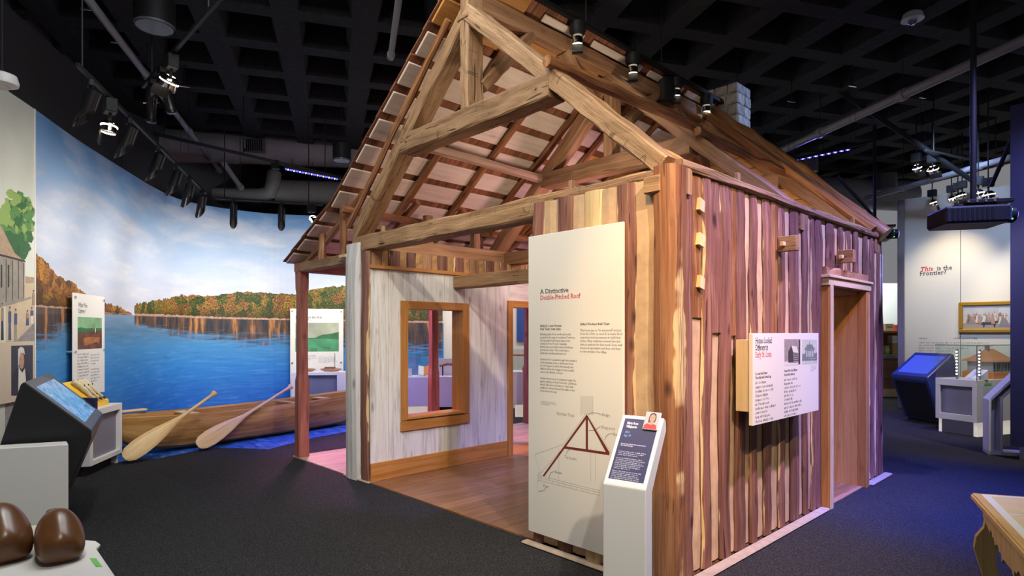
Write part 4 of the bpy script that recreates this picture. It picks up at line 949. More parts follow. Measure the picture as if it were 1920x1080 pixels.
# chimney beyond the far gable
CH = MB().box((-2.12, 4.42, 0.0), (-1.70, 4.78, 4.90)).build('chimney', MORTAR, H)
z = 3.5; k = 0
while z < 4.93:
    hh = rnd.uniform(0.13, 0.20); hh = min(hh, 4.96-z) if z+hh > 4.90 else hh
    for face in (0, 1):
        L = 0.47 if face == 0 else 0.40; x = 0.0
        cuts = [0]+([L*rnd.uniform(0.35, 0.65)] if k % 2 or face else [L*0.28, L*0.68])+[L]
        for a, b in zip(cuts, cuts[1:]):
            ou = rnd.uniform(0.018, 0.035)
            if face == 0: lo, hi = (-2.145+a+0.006, 4.42-ou, z+0.006), (-2.145+b-0.006, 4.50, z+hh-0.006)
            else: lo, hi = (-1.76, 4.395+a+0.006, z+0.006), (-1.70+ou, 4.395+b-0.006, z+hh-0.006)
            MB().box(lo, hi).build('stone', STONE, CH, bevel=0.012)
    MB().box((-2.13, 4.5, z+0.005), (-1.77, 4.77, z+hh-0.005)).build('stone', STONE, CH, bevel=0.01)
    z += hh; k += 1
# ------------------------------------------------------------------ sign on the gable front: double-pitched roof
SG = root('gable_sign', (-0.73, -0.07, 0.1), 'tall white text panel with truss drawing mounted on the log gable', 'sign')
MB().box((-1.165, -0.075, 0.105), (-0.295, -0.055, 2.325)).build('panel', PANELWHITE, SG, bevel=0.002)
for z in (0.4, 2.0): MB().box((-1.05, -0.0565, z), (-0.45, -0.035, z+0.05)).build('mounting_rail', BLACKM, SG)
G = Print((-1.165, -0.075, 0), (1, 0, 0), UP)
def gq(px, py): return G.loc(onY(px, py, -0.075))
def gt(s, px, py, size, m, px1=None, **k):
    x, y = gq(px, py); G.text(s, x, y, size, m, 0.0015, fit=gq(px1, py)[0]-x if px1 else None, **k)
gt('A Distinctive', 1013, 551, 0.047, INK, 1066, serif=True, bold=0.008)
gt('Double-Pitched Roof', 1013, 562.5, 0.047, REDINK, 1088.5, serif=True, bold=0.008)
gt('Early St. Louis Houses\nHad Their Own Style', 1013, 613, 0.024, INK, 1053, bold=0.02, space=1.0)
gt('Building styles from north and south\nmerged in the upper Louisiana Territory.\nThe popular local house types took\nelements from French Canadian\nfarmhouses and added wide Caribbean\nporches to them. The result was a\ndistinctive double-pitched roof.\n\nSettlers from Canada brought the tradition\nof the Norman truss, a distinctive form\nof roof support used in Normandy and\ndifferent from the kingpost truss usually\nseen in the British colonies.\n\nSettlers from lower Louisiana brought the\ngalerie (wide porches) from the Caribbean,\nwhich offered a cool place to chat with\nneighbors and protected the walls of the\nhouse from the rain.', 1013, 628.5, 0.0232, INK, 1082, space=1.0)
gt('Skilled Workers Built Them', 1088, 610, 0.024, INK, 1143, bold=0.02)
gt('This house was no "do-it-yourself" project.\nFrom the 1760s on, most St. Louisans hired\ncarpenters and stonemasons to build their\nhomes. Many craftsmen received furs and\nhides in payment for their work. Some built\nhouses on speculation and then sold them\nto new arrivals in the village.', 1088, 621.5, 0.0232, INK, 1167, space=1.05)
x, y = gq(1014, 752); G.greek(x, y, 0.16, 3, 0.011, 0.008, GREYINK)
gt('Norman Truss', 1044, 778, 0.036, GREYINK, 1076.5)
for s_, px, py in (('Ridge', 1129, 780), ('King post', 1127.5, 803), ('Tie beam', 1058.5, 859), ('Beam', 1041, 887), ('Post', 1019, 913), ('Rafter', 1150, 817)): gt(s_, px, py, 0.030, GREYINK)
def gl(pts, w_, m): G.line([gq(x, y) for x, y in pts], w_, m, 0.0015)
def gpoly(pts, m, off=0.0016): G.poly([gq(x, y) for x, y in pts], m, off)
gpoly([(1017.5, 892), (1020.5, 893.5), (1102.5, 781), (1099, 779)], TRUSSRED, 0.0020); gpoly([(1099, 779), (1102, 780), (1143.5, 849), (1139, 853)], TRUSSRED, 0.0021)
gpoly([(1098.6, 782), (1102.6, 782), (1102.6, 843), (1098.6, 842)], TRUSSRED, 0.0022); gpoly([(1062, 837), (1143, 848.5), (1143, 853.5), (1058, 841)], TRUSSRED, 0.0023)
gpoly([(1098.5, 782), (1100, 776.5), (1103, 782)], INK, 0.0024)
for i in range(18): gl([(1089.5, 743.5+i*1.95), (1112, 743+i*2.02)], 0.0014, LIGHTINK)
for x in (1089.5, 1112): gl([(x, 743), (x, 779)], 0.0025, LIGHTINK)
gl([(1100, 774), (1057, 833), (1003, 852)], 0.003, LIGHTINK); gl([(1100, 778), (1058, 838), (1013, 888)], 0.003, LIGHTINK); gl([(1102, 778), (1125, 815), (1147, 850)], 0.003, LIGHTINK)
for d in (0, 4, 9): gl([(1008, 891+d), (1060, 904+d), (1125, 920+d)], 0.0025, LIGHTINK)
for x in (1010, 1013, 1048, 1108, 1117): gl([(x, 840 if x > 1040 else 885), (x, 903)], 0.0025, LIGHTINK)
gl([(1008, 889), (1008, 925)], 0.0025, LIGHTINK); gl([(1003, 852), (1013, 890)], 0.0025, LIGHTINK)
for i in range(10): gl([(1015+i*11, 897+i*2.7), (1015+i*11, 901+i*2.7)], 0.003, LIGHTINK)
for c in ([(1128, 778), (1120, 774.5), (1110, 774), (1103, 777)], [(1126, 799.5), (1121, 803), (1114, 807), (1104, 807.5)], [(1062, 851), (1064, 846), (1069, 842)], [(1040, 884), (1033, 886), (1030, 893), (1030, 899)], [(1025, 911), (1022, 918), (1016, 921), (1010, 921)], [(1149, 813), (1141, 814), (1136, 819), (1134, 825)]): gl(c, 0.004, GREYINK)
G.done('panel_print', SG)

# ------------------------------------------------------------------ sign on the long log wall
WS = root('wall_sign', (0.15, 1.9, 0.85), 'white rectangular text panel with two old house pictures standing off log wall', 'sign')
WX = 0.185
a = onX(1412, 627, WX); b = onX(1535, 771, WX); zt = 1.596; zb = onX(1411, 799, WX).z
MB().box((WX-0.03, a.y, zb), (WX, b.y, zt)).build('panel', PANELWHITE, WS, bevel=0.002)
MB().box((0.05, a.y+0.02, zb+0.09), (WX-0.03, b.y-0.03, zt-0.045)).build('standoff_box', PALEPINE, WS, bevel=0.002)
Q = Print((WX, a.y, 0), (0, 1, 0), UP)
def wq(px, py): return Q.loc(onX(px, py, WX))
def wt(s, px, py, size, m, px1=None, **k):
    x, y = wq(px, py); Q.text(s, x, y, size, m, 0.0015, fit=wq(px1, py)[0]-x if px1 else None, **k)
wt('Houses Looked', 1416.5, 644, 0.058, INK, 1447, serif=True, bold=0.008); wt('Different in', 1416.5, 657, 0.058, INK, 1440, serif=True, bold=0.008); wt('Early St. Louis', 1416.5, 670.5, 0.058, REDINK, 1446.5, serif=True, bold=0.004)
wt('St. Louis Area Houses\nWere Built with Vertical Logs', 1416.5, 703.5, 0.029, INK, 1446, bold=0.02); wt('Houses Were Very Different\nAcross North America', 1470.5, 698, 0.029, INK, 1495, bold=0.02)
for i in range(10):
    x, y = wq(1416.5, 718); Q.greek(x, y-i*0.0300, 0.46, 1, 0, 0.020, INK)
for i in range(10):
    x, y = wq(1470.5, 712); Q.greek(x, y-i*0.0300, 0.41, 1, 0, 0.020, INK)
x, y = wq(1520, 686); Q.greek(x, y, 0.13, 4, 0.013, 0.009, LIGHTINK)
SEPIA = flat('sepia_print', (0.30, 0.26, 0.25), 0.6, var=0.3, scale=50); PALEGREEN = flat('pale_green_print', (0.50, 0.55, 0.44), 0.6, var=0.12, scale=30); DKSEPIA = flat('dark_sepia_print', (0.06, 0.05, 0.055), 0.6); GREYGREEN = flat('grey_green_print', (0.17, 0.21, 0.20), 0.6, var=0.2, scale=40)
def wr(pts, m, off=0.0015): Q.poly([wq(x, y) for x, y in pts], m, off)
wr([(1470.5, 636), (1500.5, 636), (1500.5, 683.5), (1471, 686)], SEPIA); wr([(1504, 636.5), (1532, 637), (1532, 682), (1504, 683.5)], PALEGREEN)
wr([(1478, 680), (1478, 659), (1484, 648), (1487, 658), (1488, 680)], DKSEPIA, 0.002); wr([(1484, 648), (1494, 650), (1497, 662), (1487, 660)], LINEN, 0.0021); wr([(1488, 662), (1497, 663), (1497, 680), (1488, 681)], STONEP, 0.0021)
for y0 in (664, 668, 672, 676): Q.line([wq(1488, y0), wq(1497, y0)], 0.006, DKSEPIA, 0.0024)
wr([(1498, 637), (1500.5, 637), (1500.5, 682), (1497, 683)], DKSEPIA, 0.0022); wr([(1471, 678), (1497, 677), (1497, 683.5), (1471, 686)], LINEN, 0.0018)
wr([(1507, 656), (1511, 651), (1513, 646), (1523, 646), (1525, 651), (1529, 655)], GREYGREEN, 0.002); wr([(1510, 656), (1526, 655.5), (1526, 671), (1510, 672)], GREYGREEN, 0.0022); wr([(1512, 658), (1513.5, 658), (1513.5, 669), (1512, 669)], LINEN, 0.0026)
for x0 in (1516, 1519.5, 1523): wr([(x0, 658), (x0+1.5, 658), (x0+1.5, 669), (x0, 669)], LINEN, 0.0026)
Q.line([wq(1517.5, 646), wq(1517.5, 641)], 0.012, GREYGREEN, 0.002); wr([(1504, 664), (1510, 663), (1510, 672), (1532, 672), (1532, 676), (1504, 677)], GREYGREEN, 0.0019); wr([(1526, 663), (1532, 661), (1532, 672), (1526, 671)], GREYGREEN, 0.0019)
Q.done('panel_print', WS)

# ------------------------------------------------------------------ reader stands: foot plate, hollow post, slanted head
def reader(name, o, eb, label, head_low=0.774, head_high=1.125, w_=0.25, dep=0.25, post_d=0.085):
    """eb points from the reader to the back; the head leans that way"""
    ex_ = eb.cross(UP); R = root(name, o, label, 'pedestal')
    t = 0.022; L = math.hypot(dep, head_high-head_low); c, s_ = dep/L, (head_high-head_low)/L
    p = [(0, 0), (post_d, 0), (post_d, head_low-0.03), (dep+0.035, head_high-0.075), (dep+0.03, head_high-0.02), (dep, head_high), (0, head_low)]
    # shell: front skin, two side cheeks, back; the post is open at one cheek only in the far twin
    MB().prism(p, o-ex_*(w_/2), eb, UP, ex_, w_).build('post', WHITE, R, bevel=0.006, segs=2)
    MB().prism([(-0.005, 0), (0.40, 0), (0.40, 0.012), (-0.005, 0.012)], o-ex_*(w_/2), eb, UP, ex_, w_+0.005).build('foot_plate', WHITE, R, bevel=0.003)
    up = (eb*c+UP*s_); return R, Print(o+UP*head_low-ex_*(w_/2), ex_, up), w_, L
eb = frame3((0.588, 0.808)); rc = cam((1171-960)/FPX*3.2, 3.2+0.02, 0)
RS, RP, rw, rl = reader('reader_pedestal', rc, eb, 'white slanted text stand with portrait tile before the log corner')
RP.rect(0.022, 0.035, rw-0.022, rl-0.022, NAVYPRINT, 0.001)
RP.text('Maria Rosa\nVillalpando', 0.042, rl-0.058, 0.023, WHITEINK, 0.002, bold=0.02, space=0.95, fit=0.068); RP.text('1800\nAge 74', 0.042, rl-0.116, 0.022, BLUEINK, 0.002, space=0.95, fit=0.042, slant=0.15)
RP.text('Maria was One of the Few Who Lived in St. Louis—\nMore Than 50 Years Ago!', 0.040, rl-0.185, 0.0095, WHITEINK, 0.002, bold=0.02, space=1.05, fit=0.15)
for x0, y0, n_ in ((0.038, rl-0.228, 3), (0.036, rl-0.268, 7), (0.034, rl-0.346, 7)): RP.greek(x0, y0, 0.172, n_, 0.0102, 0.0068, WHITEINK)
RP.done('panel_print', RS)
ti = RP
o2 = ti.P(rw-0.105, rl-0.085, 0.002)
tile = MB().box((0, 0, 0), (0.088, 0.110, 0.012), o=o2, ex=ti.ex, ey=ti.ey, ez=ti.n).build('portrait_tile', WHITE, RS, bevel=0.002)
TP = Print(o2+ti.n*0.012, ti.ex, ti.ey)
TP.rect(0.002, 0.002, 0.086, 0.108, flat('grey_wash', (0.42, 0.40, 0.42), 0.5), 0.0005)
TP.poly([(0.004, 0.003), (0.008, 0.028), (0.025, 0.037), (0.040, 0.030), (0.056, 0.036), (0.075, 0.030), (0.084, 0.003)], flat('red_shawl', (0.52, 0.045, 0.04), 0.5), 0.0008)
TP.poly([(0.026, 0.040), (0.024, 0.075), (0.030, 0.098), (0.046, 0.105), (0.062, 0.098), (0.068, 0.074), (0.065, 0.042), (0.06, 0.052), (0.05, 0.03), (0.034, 0.045)], flat('dark_hair', (0.035, 0.028, 0.024), 0.5), 0.001)
TP.blob(0.046, 0.070, 0.0165, 0.026, SKIN, 0.0013, 14); TP.poly([(0.039, 0.050), (0.053, 0.050), (0.055, 0.033), (0.046, 0.027), (0.037, 0.033)], SKIN, 0.0012)
for x in (0.040, 0.052): TP.blob(x, 0.0735, 0.0028, 0.0014, DARKP, 0.0016, 6); TP.rect(x-0.0035, 0.077, x+0.0035, 0.0782, DARKP, 0.0016)
TP.rect(0.0452, 0.062, 0.0468, 0.072, flat('nose_line', (0.36, 0.19, 0.12), 0.5), 0.0016); TP.rect(0.0415, 0.0548, 0.0505, 0.057, flat('lips', (0.42, 0.10, 0.09), 0.5), 0.0016)
TP.done('tile_print', tile)
# its twin by the navy wall, seen from its open side
eb2 = frame3((0.80, -0.35)); o3 = cam(6.36, 8.12, 0); e3 = eb2.cross(UP)
R2 = root('reader_pedestal', o3, 'white hollow slanted stand seen from its side by the navy wall', 'pedestal')
outer = [(0, 0), (0.0, 0.72), (0.30, 1.075), (0.335, 1.05), (0.335, 0.955), (0.155, 0.75), (0.155, 0.0)]
inner = [(0.03, 0.03), (0.03, 0.71), (0.30, 1.03), (0.315, 0.97), (0.125, 0.745), (0.125, 0.03)]
MB().prism([(0, 0), (0, 0.72), (0.30, 1.075), (0.325, 1.058), (0.03, 0.708), (0.03, 0.0)], o3, eb2, UP, e3, 0.25).build('face_panel', WHITE, R2, bevel=0.002)
MB().prism([(0.125, 0.0), (0.125, 0.745), (0.315, 0.965), (0.315, 1.045), (0.335, 1.05), (0.335, 0.95), (0.15, 0.737), (0.15, 0.0)], o3, eb2, UP, e3, 0.25).build('back_panel', WHITE, R2, bevel=0.002)
MB().prism([(0.03, 0.0), (0.125, 0.0), (0.125, 0.742), (0.315, 0.965), (0.315, 1.04), (0.03, 0.70)], o3+e3*0.01, eb2, UP, e3, 0.03).build('cheek', WHITE, R2)
MB().prism([(0, 0), (0.42, 0), (0.42, 0.045), (0, 0.045)], o3, eb2, UP, e3, 0.25).build('foot_plate', WHITE, R2, bevel=0.003)

# ------------------------------------------------------------------ slanted touch-screen kiosks
def kiosk(name, TL, TR, BL, BR, zh, zl, label, body, bez, scr, foot_in=0.52, tag_sign=True):
    A, B, C_, D_ = (cam(*p, z) for p, z in ((TL, zh), (TR, zh), (BL, zl), (BR, zl)))
    K = root(name, (A+B+C_+D_)/4*1.0-UP*((zh+zl)/2), label, 'kiosk')
    nI = ((A-C_)+(B-D_)); nI.z = 0; dl = nI.length/2; nI.normalize()          # toward the wall
    vs = []
    for P_, Q_ in ((A, C_), (B, D_)):
        q0 = Q_.copy(); q0.z = 0; p0 = P_.copy(); p0.z = 0; d_ = (p0-q0); ln = d_.length; d_.normalize()
        prof_ = [(0, zl), (0.0, zl-0.055), (0.28, 0.05), (ln+0.20, 0.05), (ln+0.24, 0.40), (ln+0.02, zh-0.02), (ln, zh)]
        vs.append([q0+d_*a_+UP*z_ for a_, z_ in prof_])
    n_ = 7; allv = vs[0]+vs[1]; fs = [tuple(range(n_)), tuple(range(n_, 2*n_))[::-1]]
    for i in range(n_): j = (i+1) % n_; fs.append((i, i+n_, j+n_, j))
    me = bpy.data.meshes.new('body'); me.from_pydata([tuple(v) for v in allv], [], fs); bm = bmesh.new(); bm.from_mesh(me); bmesh.ops.recalc_face_normals(bm, faces=bm.faces)
    bmesh.ops.bevel(bm, geom=[e for e in bm.edges], offset=0.006, segments=1, affect='EDGES'); bm.to_mesh(me); bm.free(); link('body', me, body, K)
    # recessed dark base
    q0 = C_.lerp(D_, 0.06); q1 = C_.lerp(D_, 0.94); q0.z = q1.z = 0
    MB().prism([(0.0, 0.0), ((q1-q0).length, 0.0), ((q1-q0).length, dl*0.5), (0, dl*0.5)], q0+nI*0.31, (q1-q0).normalized(), nI, UP, 0.05).build('base', BLACKM, K)
    fa = [C_.lerp(D_, t_)+nI*(0.28*h_)+UP*(-0.055-(zl-0.105)*h_) for t_, h_ in ((0.07, 0.06), (0.93, 0.06), (0.93, 0.97), (0.07, 0.97))]; nf = (fa[1]-fa[0]).cross(fa[3]-fa[0]).normalized(); nf = nf if nf.dot(nI) < 0 else -nf
    vs_ = [p_+nf*0.002 for p_ in fa]+[p_-nf*0.004 for p_ in fa]; from_data('recess_panel', vs_, [(0, 1, 2, 3), (7, 6, 5, 4), (0, 4, 5, 1), (1, 5, 6, 2), (2, 6, 7, 3), (3, 7, 4, 0)], BLACKL, K)
    ex_ = (D_-C_).normalized(); ey_ = ((A-C_)-ex_*((A-C_).dot(ex_))).normalized(); W_ = (D_-C_).length; H_ = ((A-C_).dot(ey_))
    nn = ex_.cross(ey_); nn = nn if nn.z > 0 else -nn
    MB().box((0.005, 0.005, -0.002), (W_-0.005, H_-0.005, 0.004), o=C_, ex=ex_, ey=ey_, ez=nn).build('bezel', bez, K, bevel=0.002)
    MB().box((W_*0.10, H_*0.13, 0.0), (W_*0.90, H_*0.87, 0.0065), o=C_, ex=ex_, ey=ey_, ez=nn).build('screen', scr, K)
    return K, C_, ex_, ey_, nn, W_, H_
K1, kc, kx, ky, kn, KW, KH = kiosk('touch_kiosk', (-3.67, 4.52), (-4.26, 5.53), (-3.31, 4.73), (-3.91, 5.74), 1.23, 0.83, 'black wedge kiosk with lit blue touch screen by the mural', BLACKL, GREYL, SCREEN)
kp = atD(163, 752, 6.05)
ws = MB().prism([(-0.10, -0.055), (0.10, -0.075), (0.10, 0.055), (-0.10, 0.055)], cam((162-960)/FPX*5.72, 5.72, 0.925), frame3((1, -0.25)), UP, frame3((0.25, 1)), 0.03).build('prop_sign', NAVY)
tag(ws, 'small dark sign card standing on the corner of the kiosk', 'sign')
K2, *_ = kiosk('touch_kiosk', (7.50, 11.18), (7.61, 10.37), (7.01, 11.11), (7.12, 10.30), 1.236, 0.83, 'dark blue wedge kiosk with plain blue screen by glass case', BLUEK, BLUEK, BLUESCREEN)

# white floating box before the kiosk
bx = root('white_plinth', cam(-3.6, 4.5, 0), 'large white box plinth on a lit recessed base before the kiosk', 'plinth')
pA = (-3.24, 4.39); e1 = frame3((-0.86, -0.36)); e2 = frame3((-0.30, 0.26)); e2 = frame3((-0.64, 0.77))
MB().box((0, 0, 0.22), (1.0, 0.17, 0.785), o=cam(*pA, 0), ex=e1, ey=e2, ez=UP).build('box', WHITE, bx, bevel=0.004)
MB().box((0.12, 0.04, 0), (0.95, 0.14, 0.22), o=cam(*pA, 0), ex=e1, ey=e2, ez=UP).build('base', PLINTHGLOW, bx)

# near plinth with a pair of wooden clogs
cp = root('clog_plinth', cam(-1.7, 1.7, 0), 'low white display plinth under the wooden clogs', 'plinth')
top = [(-2.6, 1.79), (-1.25, 1.745), (-1.20, 1.735), (-1.172, 1.712), (-1.158, 1.675), (-0.978, 1.483), (-0.63, 1.10), (-2.6, 1.10)]
MB().prism(top, cam(0, 0, 0.988), RT, FW, UP, 0.012).build('top', WHITE, cp, bevel=0.003)
MB().box((-2.5, 1.0, 0), (-1.75, 1.45, 0.988), o=cam(0, 0, 0), ex=RT, ey=FW, ez=UP).build('body', WHITE, cp)
tp = MB().prism([(0, 0), (0.017, 0.0), (0.0735, -0.0585), (0.057, -0.0585)], cam(-1.123, 1.5985, 1.0002), RT, FW, UP, 0.0006).build('green_tape', GREENTAPE)
tag(tp, 'short strip of green tape on the clog plinth', 'tape')
def clog(px, pyb, z, ww, label, yaw, lean):
    o = cam((px-960)/FPX*1.55, 1.55, z); R = root('wooden_clog', o, label, 'clog')
    fx = Matrix.Rotation(yaw, 3, 'Z') @ -FW; sx_ = fx.cross(UP)            # toe toward the viewer
    rows = [  # distance from toe, half width, bottom z, top z, sideways bow
        (0.000, 0.008, 0.034, 0.048, 0), (0.005, 0.036, 0.010, 0.064, 0), (0.020, 0.050, 0.001, 0.078, 0), (0.045, 0.057, 0.0, 0.094, 0),
        (0.075, 0.060, 0.0, 0.116, 0), (0.105, 0.059, 0.0, 0.132, 0), (0.135, 0.055, 0.003, 0.134, 0), (0.165, 0.050, 0.004, 0.108, 0), (0.21, 0.047, 0.0, 0.098, 0), (0.25, 0.043, 0.0, 0.10, 0), (0.275, 0.028, 0.004, 0.085, 0), (0.285, 0.008, 0.02, 0.06, 0)]
    vs = []; fs = []; uv = []; n = 16
    for d, hw, zb_, zt_, b_ in rows:
        for k in range(n):
            t = 2*math.pi*k/n; cx, cz = math.cos(t), math.sin(t)
            x = hw*math.copysign(abs(cx)**0.62, cx)*(1-0.34*max(0, cz)**1.3)+lean*max(0, cz)*hw*0.3
            zz = (zb_+zt_)/2+(zt_-zb_)/2*math.copysign(abs(cz)**(0.55 if cz < 0 else 0.95), cz)
            # raised ridge down the toe
            if abs(cx) < 0.3 and cz > 0 and 0.01 < d < 0.09: zz += 0.006
            vs.append(o-fx*(d*ww)+sx_*(x*ww)+UP*(zz*ww))
    for i in range(len(rows)-1):
        for k in range(n):
            kk = (k+1) % n; fs.append((i*n+k, i*n+kk, (i+1)*n+kk, (i+1)*n+k)); uv.append(((rows[i][0], k*.02), (rows[i][0], k*.02+.02), (rows[i+1][0], k*.02+.02), (rows[i+1][0], k*.02)))
    fs.append(tuple(range(n))[::-1]); uv.append([(0, 0)]*n); q = (len(rows)-1)*n; fs.append(tuple(q+k for k in range(n))); uv.append([(0, 0)]*n)
    b = from_data('shell', vs, fs, CLOG, R, uv, smooth=True); md = b.modifiers.new('smooth', 'SUBSURF'); md.levels = md.render_levels = 2
    # dark foot opening with a carved lip
    ov = []; of = []
    for k in range(14):
        t = 2*math.pi*k/14; ov.append(o-fx*((0.205+0.045*math.cos(t))*ww)+sx_*(0.022*math.sin(t)*ww)+UP*(0.103*ww))
    from_data('opening', ov, [tuple(range(14))], DARKP, R); MB().tube(ov+[ov[0]], 0.009*ww, 8, cap=False).build('collar', CLOG, R, smooth=True)
    return R
clog(119, 1062, 1.0, 0.94, 'brown polished wooden clog beside the green tape', 0.74, 0.1)
clog(19, 1062, 1.0, 1.06, 'brown polished wooden clog cut by the frame edge, beside its twin', 0.86, 0.1)

# white pedestal behind the kiosk with tray of powder horns
pd = root('white_pedestal', cam(-5.0, 7.5, 0), 'white open pedestal under the yellow tray beside the canoe', 'pedestal')
q0 = cam(-4.83, 7.45, 0); ex_ = frame3((0.196, -0.98)); ey_ = frame3((-0.98, -0.196))
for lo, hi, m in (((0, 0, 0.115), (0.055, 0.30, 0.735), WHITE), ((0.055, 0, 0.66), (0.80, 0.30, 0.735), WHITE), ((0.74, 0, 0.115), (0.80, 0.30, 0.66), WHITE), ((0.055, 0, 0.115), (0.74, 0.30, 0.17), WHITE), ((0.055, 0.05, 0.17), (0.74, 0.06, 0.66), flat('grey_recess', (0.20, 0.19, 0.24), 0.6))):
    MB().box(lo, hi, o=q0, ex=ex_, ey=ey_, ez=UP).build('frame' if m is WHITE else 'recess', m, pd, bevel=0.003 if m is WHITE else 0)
MB().box((0.02, 0.04, 0), (0.06, 0.26, 0.115), o=q0, ex=ex_, ey=ey_, ez=UP).build('foot', BASEBOARDW, pd); MB().box((0.06, 0.1, 0), (0.76, 0.28, 0.115), o=q0, ex=ex_, ey=ey_, ez=UP).build('plinth', BLACKM, pd)
tA = [atD(116, 718, 6.62), atD(147, 713, 6.95), atD(204, 749, 7.25), atD(176, 756, 6.92)]
ty = root('yellow_tray', cam(-5.1, 7.3, 0.735), 'slanted yellow tray of bone horns on the white pedestal', 'tray')
bz = 0.7355; vs = list(tA)+[V((p.x, p.y, bz)) for p in tA]
from_data('tray_block', vs, [(0, 3, 2, 1), (4, 5, 6, 7), (0, 4, 7, 3), (3, 7, 6, 2), (2, 6, 5, 1), (1, 5, 4, 0)], YELLOW, ty)
tn = (tA[3]-tA[0]).cross(tA[1]-tA[0]).normalized(); tn = tn if tn.z > 0 else -tn
def tq(u, v, h=0.0): return (tA[0].lerp(tA[3], u)).lerp(tA[1].lerp(tA[2], u), v)+tn*h
for i, v in enumerate((0.22, 0.48, 0.74)):
    R = root('powder_horn', tq(0.5, v), ('pale bone horn with red strap nearest the kiosk screen on the yellow tray', 'middle pale bone horn of the three on the yellow tray', 'pale bone horn nearest the mural on the yellow tray')[i], 'horn', 'bone horns on the yellow tray')
    p_ = [tq(0.10, v+0.10, 0.045), tq(0.28, v+0.07, 0.05), tq(0.5, v+0.02, 0.042), tq(0.72, v-0.04, 0.034), tq(0.9, v-0.03, 0.03)]
    MB().tube(p_, [0.026, 0.028, 0.023, 0.016, 0.010], 10).build('horn_shell', SHOEBONE, R, smooth=True)
    MB().tube([p_[0]-(p_[1]-p_[0]).normalized()*0.012, p_[0]], [0.022, 0.027], 10).build('plug', SHOEBONE, R, smooth=True)
    MB().tube([tq(0.86, v-0.03, 0.031), tq(0.96, v-0.03, 0.03)], [0.017, 0.010], 8).build('tip', DARKP, R, smooth=True)
    MB().tube([tq(0.35, v+0.05, 0.085), tq(0.45, v+0.09, 0.03), tq(0.6, v+0.08, 0.015), tq(0.75, v+0.0, 0.055)], 0.006, 6).build('strap', DARKGREEN if i else DARKRED, R, smooth=True)
# mural panels
def mural_panel(name, px0, px1, yt0, yb0, label):
    u0 = mur(px0, yt0)[0]; u1 = mur(px1, yt0)[0]; p0, t0, n0 = wall_at(u0); p1, t1, n1 = wall_at(u1)
    ex_ = (p1-p0).normalized(); n_ = ex_.cross(UP); off = 0.05+0.03
    z1 = mur(px0, yt0)[1]-0.02; z0 = mur(px0, yb0)[1]; W_ = (p1-p0).length
    R = root(name, p0+n_*off+UP*z0, label, 'sign')
    MB().box((0, -0.012, z0), (W_, 0, z1), o=p0+n_*off, ex=ex_, ey=n_, ez=UP).build('panel', PANELWHITE, R, bevel=0.002)
    for x in (0.04, W_-0.04):
        for z in (z1-0.05, z0+(z1-z0)*0.44):
            MB().tube([p0+ex_*x+n_*0.0+UP*z, p0+ex_*x+n_*(off+0.014)+UP*z], 0.016, 8).build('standoff', STEEL, R, smooth=True)
    P_ = Print(p0+n_*off, ex_, UP); return R, P_, W_, z0, z1
GP1 = flat('green_smoke_print', (0.20, 0.38, 0.20), 0.6, var=0.25, scale=5); GP2 = flat('green_field_print', (0.03, 0.14, 0.05), 0.6, var=0.3, scale=8); BP1 = flat('brown_crowd_print', (0.12, 0.045, 0.022), 0.6, var=0.6, scale=14); BP2 = flat('orange_fire_print', (0.34, 0.12, 0.035), 0.6, var=0.4, scale=10)
R, P_, W_, z0, z1 = mural_panel('upriver_panel', 122, 183, 545, 748, 'pale text panel with dark brown and green picture on the mural above the kiosk')
h = z1-z0
P_.text('What Was\nUpriver?', 0.09*W_/0.6, z1-h*0.13, 0.07, INK, 0.002, serif=True, bold=0.008, space=1.0, fit=W_*0.27)
xa, xb = W_*0.13, W_*0.90; ya, yb = z0+h*0.46, z1-h*0.225
P_.rect(xa, ya, xb, yb, GP1, 0.0012); hh = yb-ya
P_.poly([(xa, ya+hh*.60), (xa, ya+hh*.66), (xa+.1, ya+hh*.68), (xa+.2, ya+hh*.65), (xb, ya+hh*.67), (xb, ya+hh*.5), (xa, ya+hh*.48)], GP2, 0.0016)
P_.poly([(xa, ya), (xa, ya+hh*.50), (xa+.08, ya+hh*.53), (xa+.2, ya+hh*.52), (xa+.3, ya+hh*.56), (xb, ya+hh*.58), (xb, ya)], BP1, 0.002)
P_.poly([(xa+.17, ya+hh*.1), (xa+.15, ya+hh*.34), (xa+.25, ya+hh*.38), (xb-.06, ya+hh*.37), (xb-.08, ya+hh*.14), (xb-.14, ya+hh*.22)], BP2, 0.0024)
for x in (.45, .55, .62, .66): P_.line([(xa+(xb-xa)*x, ya+hh*.55), (xa+(xb-xa)*x, ya+hh*.78)], 0.006, BP1, 0.0026)
P_.line([(xa+(xb-xa)*.72, ya+hh*.52), (xa+(xb-xa)*.72, ya+hh*.66)], 0.018, LINEN, 0.0027)
P_.greek(xa, z0+h*0.415, 0.30, 9, 0.036, 0.024, INK); P_.greek(W_*0.53, z0+h*0.40, 0.25, 4, 0.036, 0.024, INK); P_.greek(W_*0.53, z0+h*0.255, 0.25, 5, 0.036, 0.024, INK)
P_.done('panel_print', R)
R, P_, W_, z0, z1 = mural_panel('rivers_panel', 545, 644, 577, 760, 'white text panel with green river picture on the mural behind the porch')
h = z1-z0
P_.text('Rivers Were the First\n"Highways"', W_*0.10, z1-h*0.098, 0.062, INK, 0.002, serif=True, bold=0.01, space=1.1, fit=W_*0.49)
xa, xb = W_*0.095, W_*0.915; ya, yb = z1-h*0.445, z1-h*0.145; hh = yb-ya
P_.rect(xa, ya, xb, yb, flat('grey_sky_print', (0.33, 0.36, 0.27), 0.6, var=0.3, scale=3), 0.0012)
P_.rect(xa, ya, xb, ya+hh*.46, flat('green_river_print', (0.06, 0.27, 0.13), 0.6, var=0.35, scale=4), 0.0016)
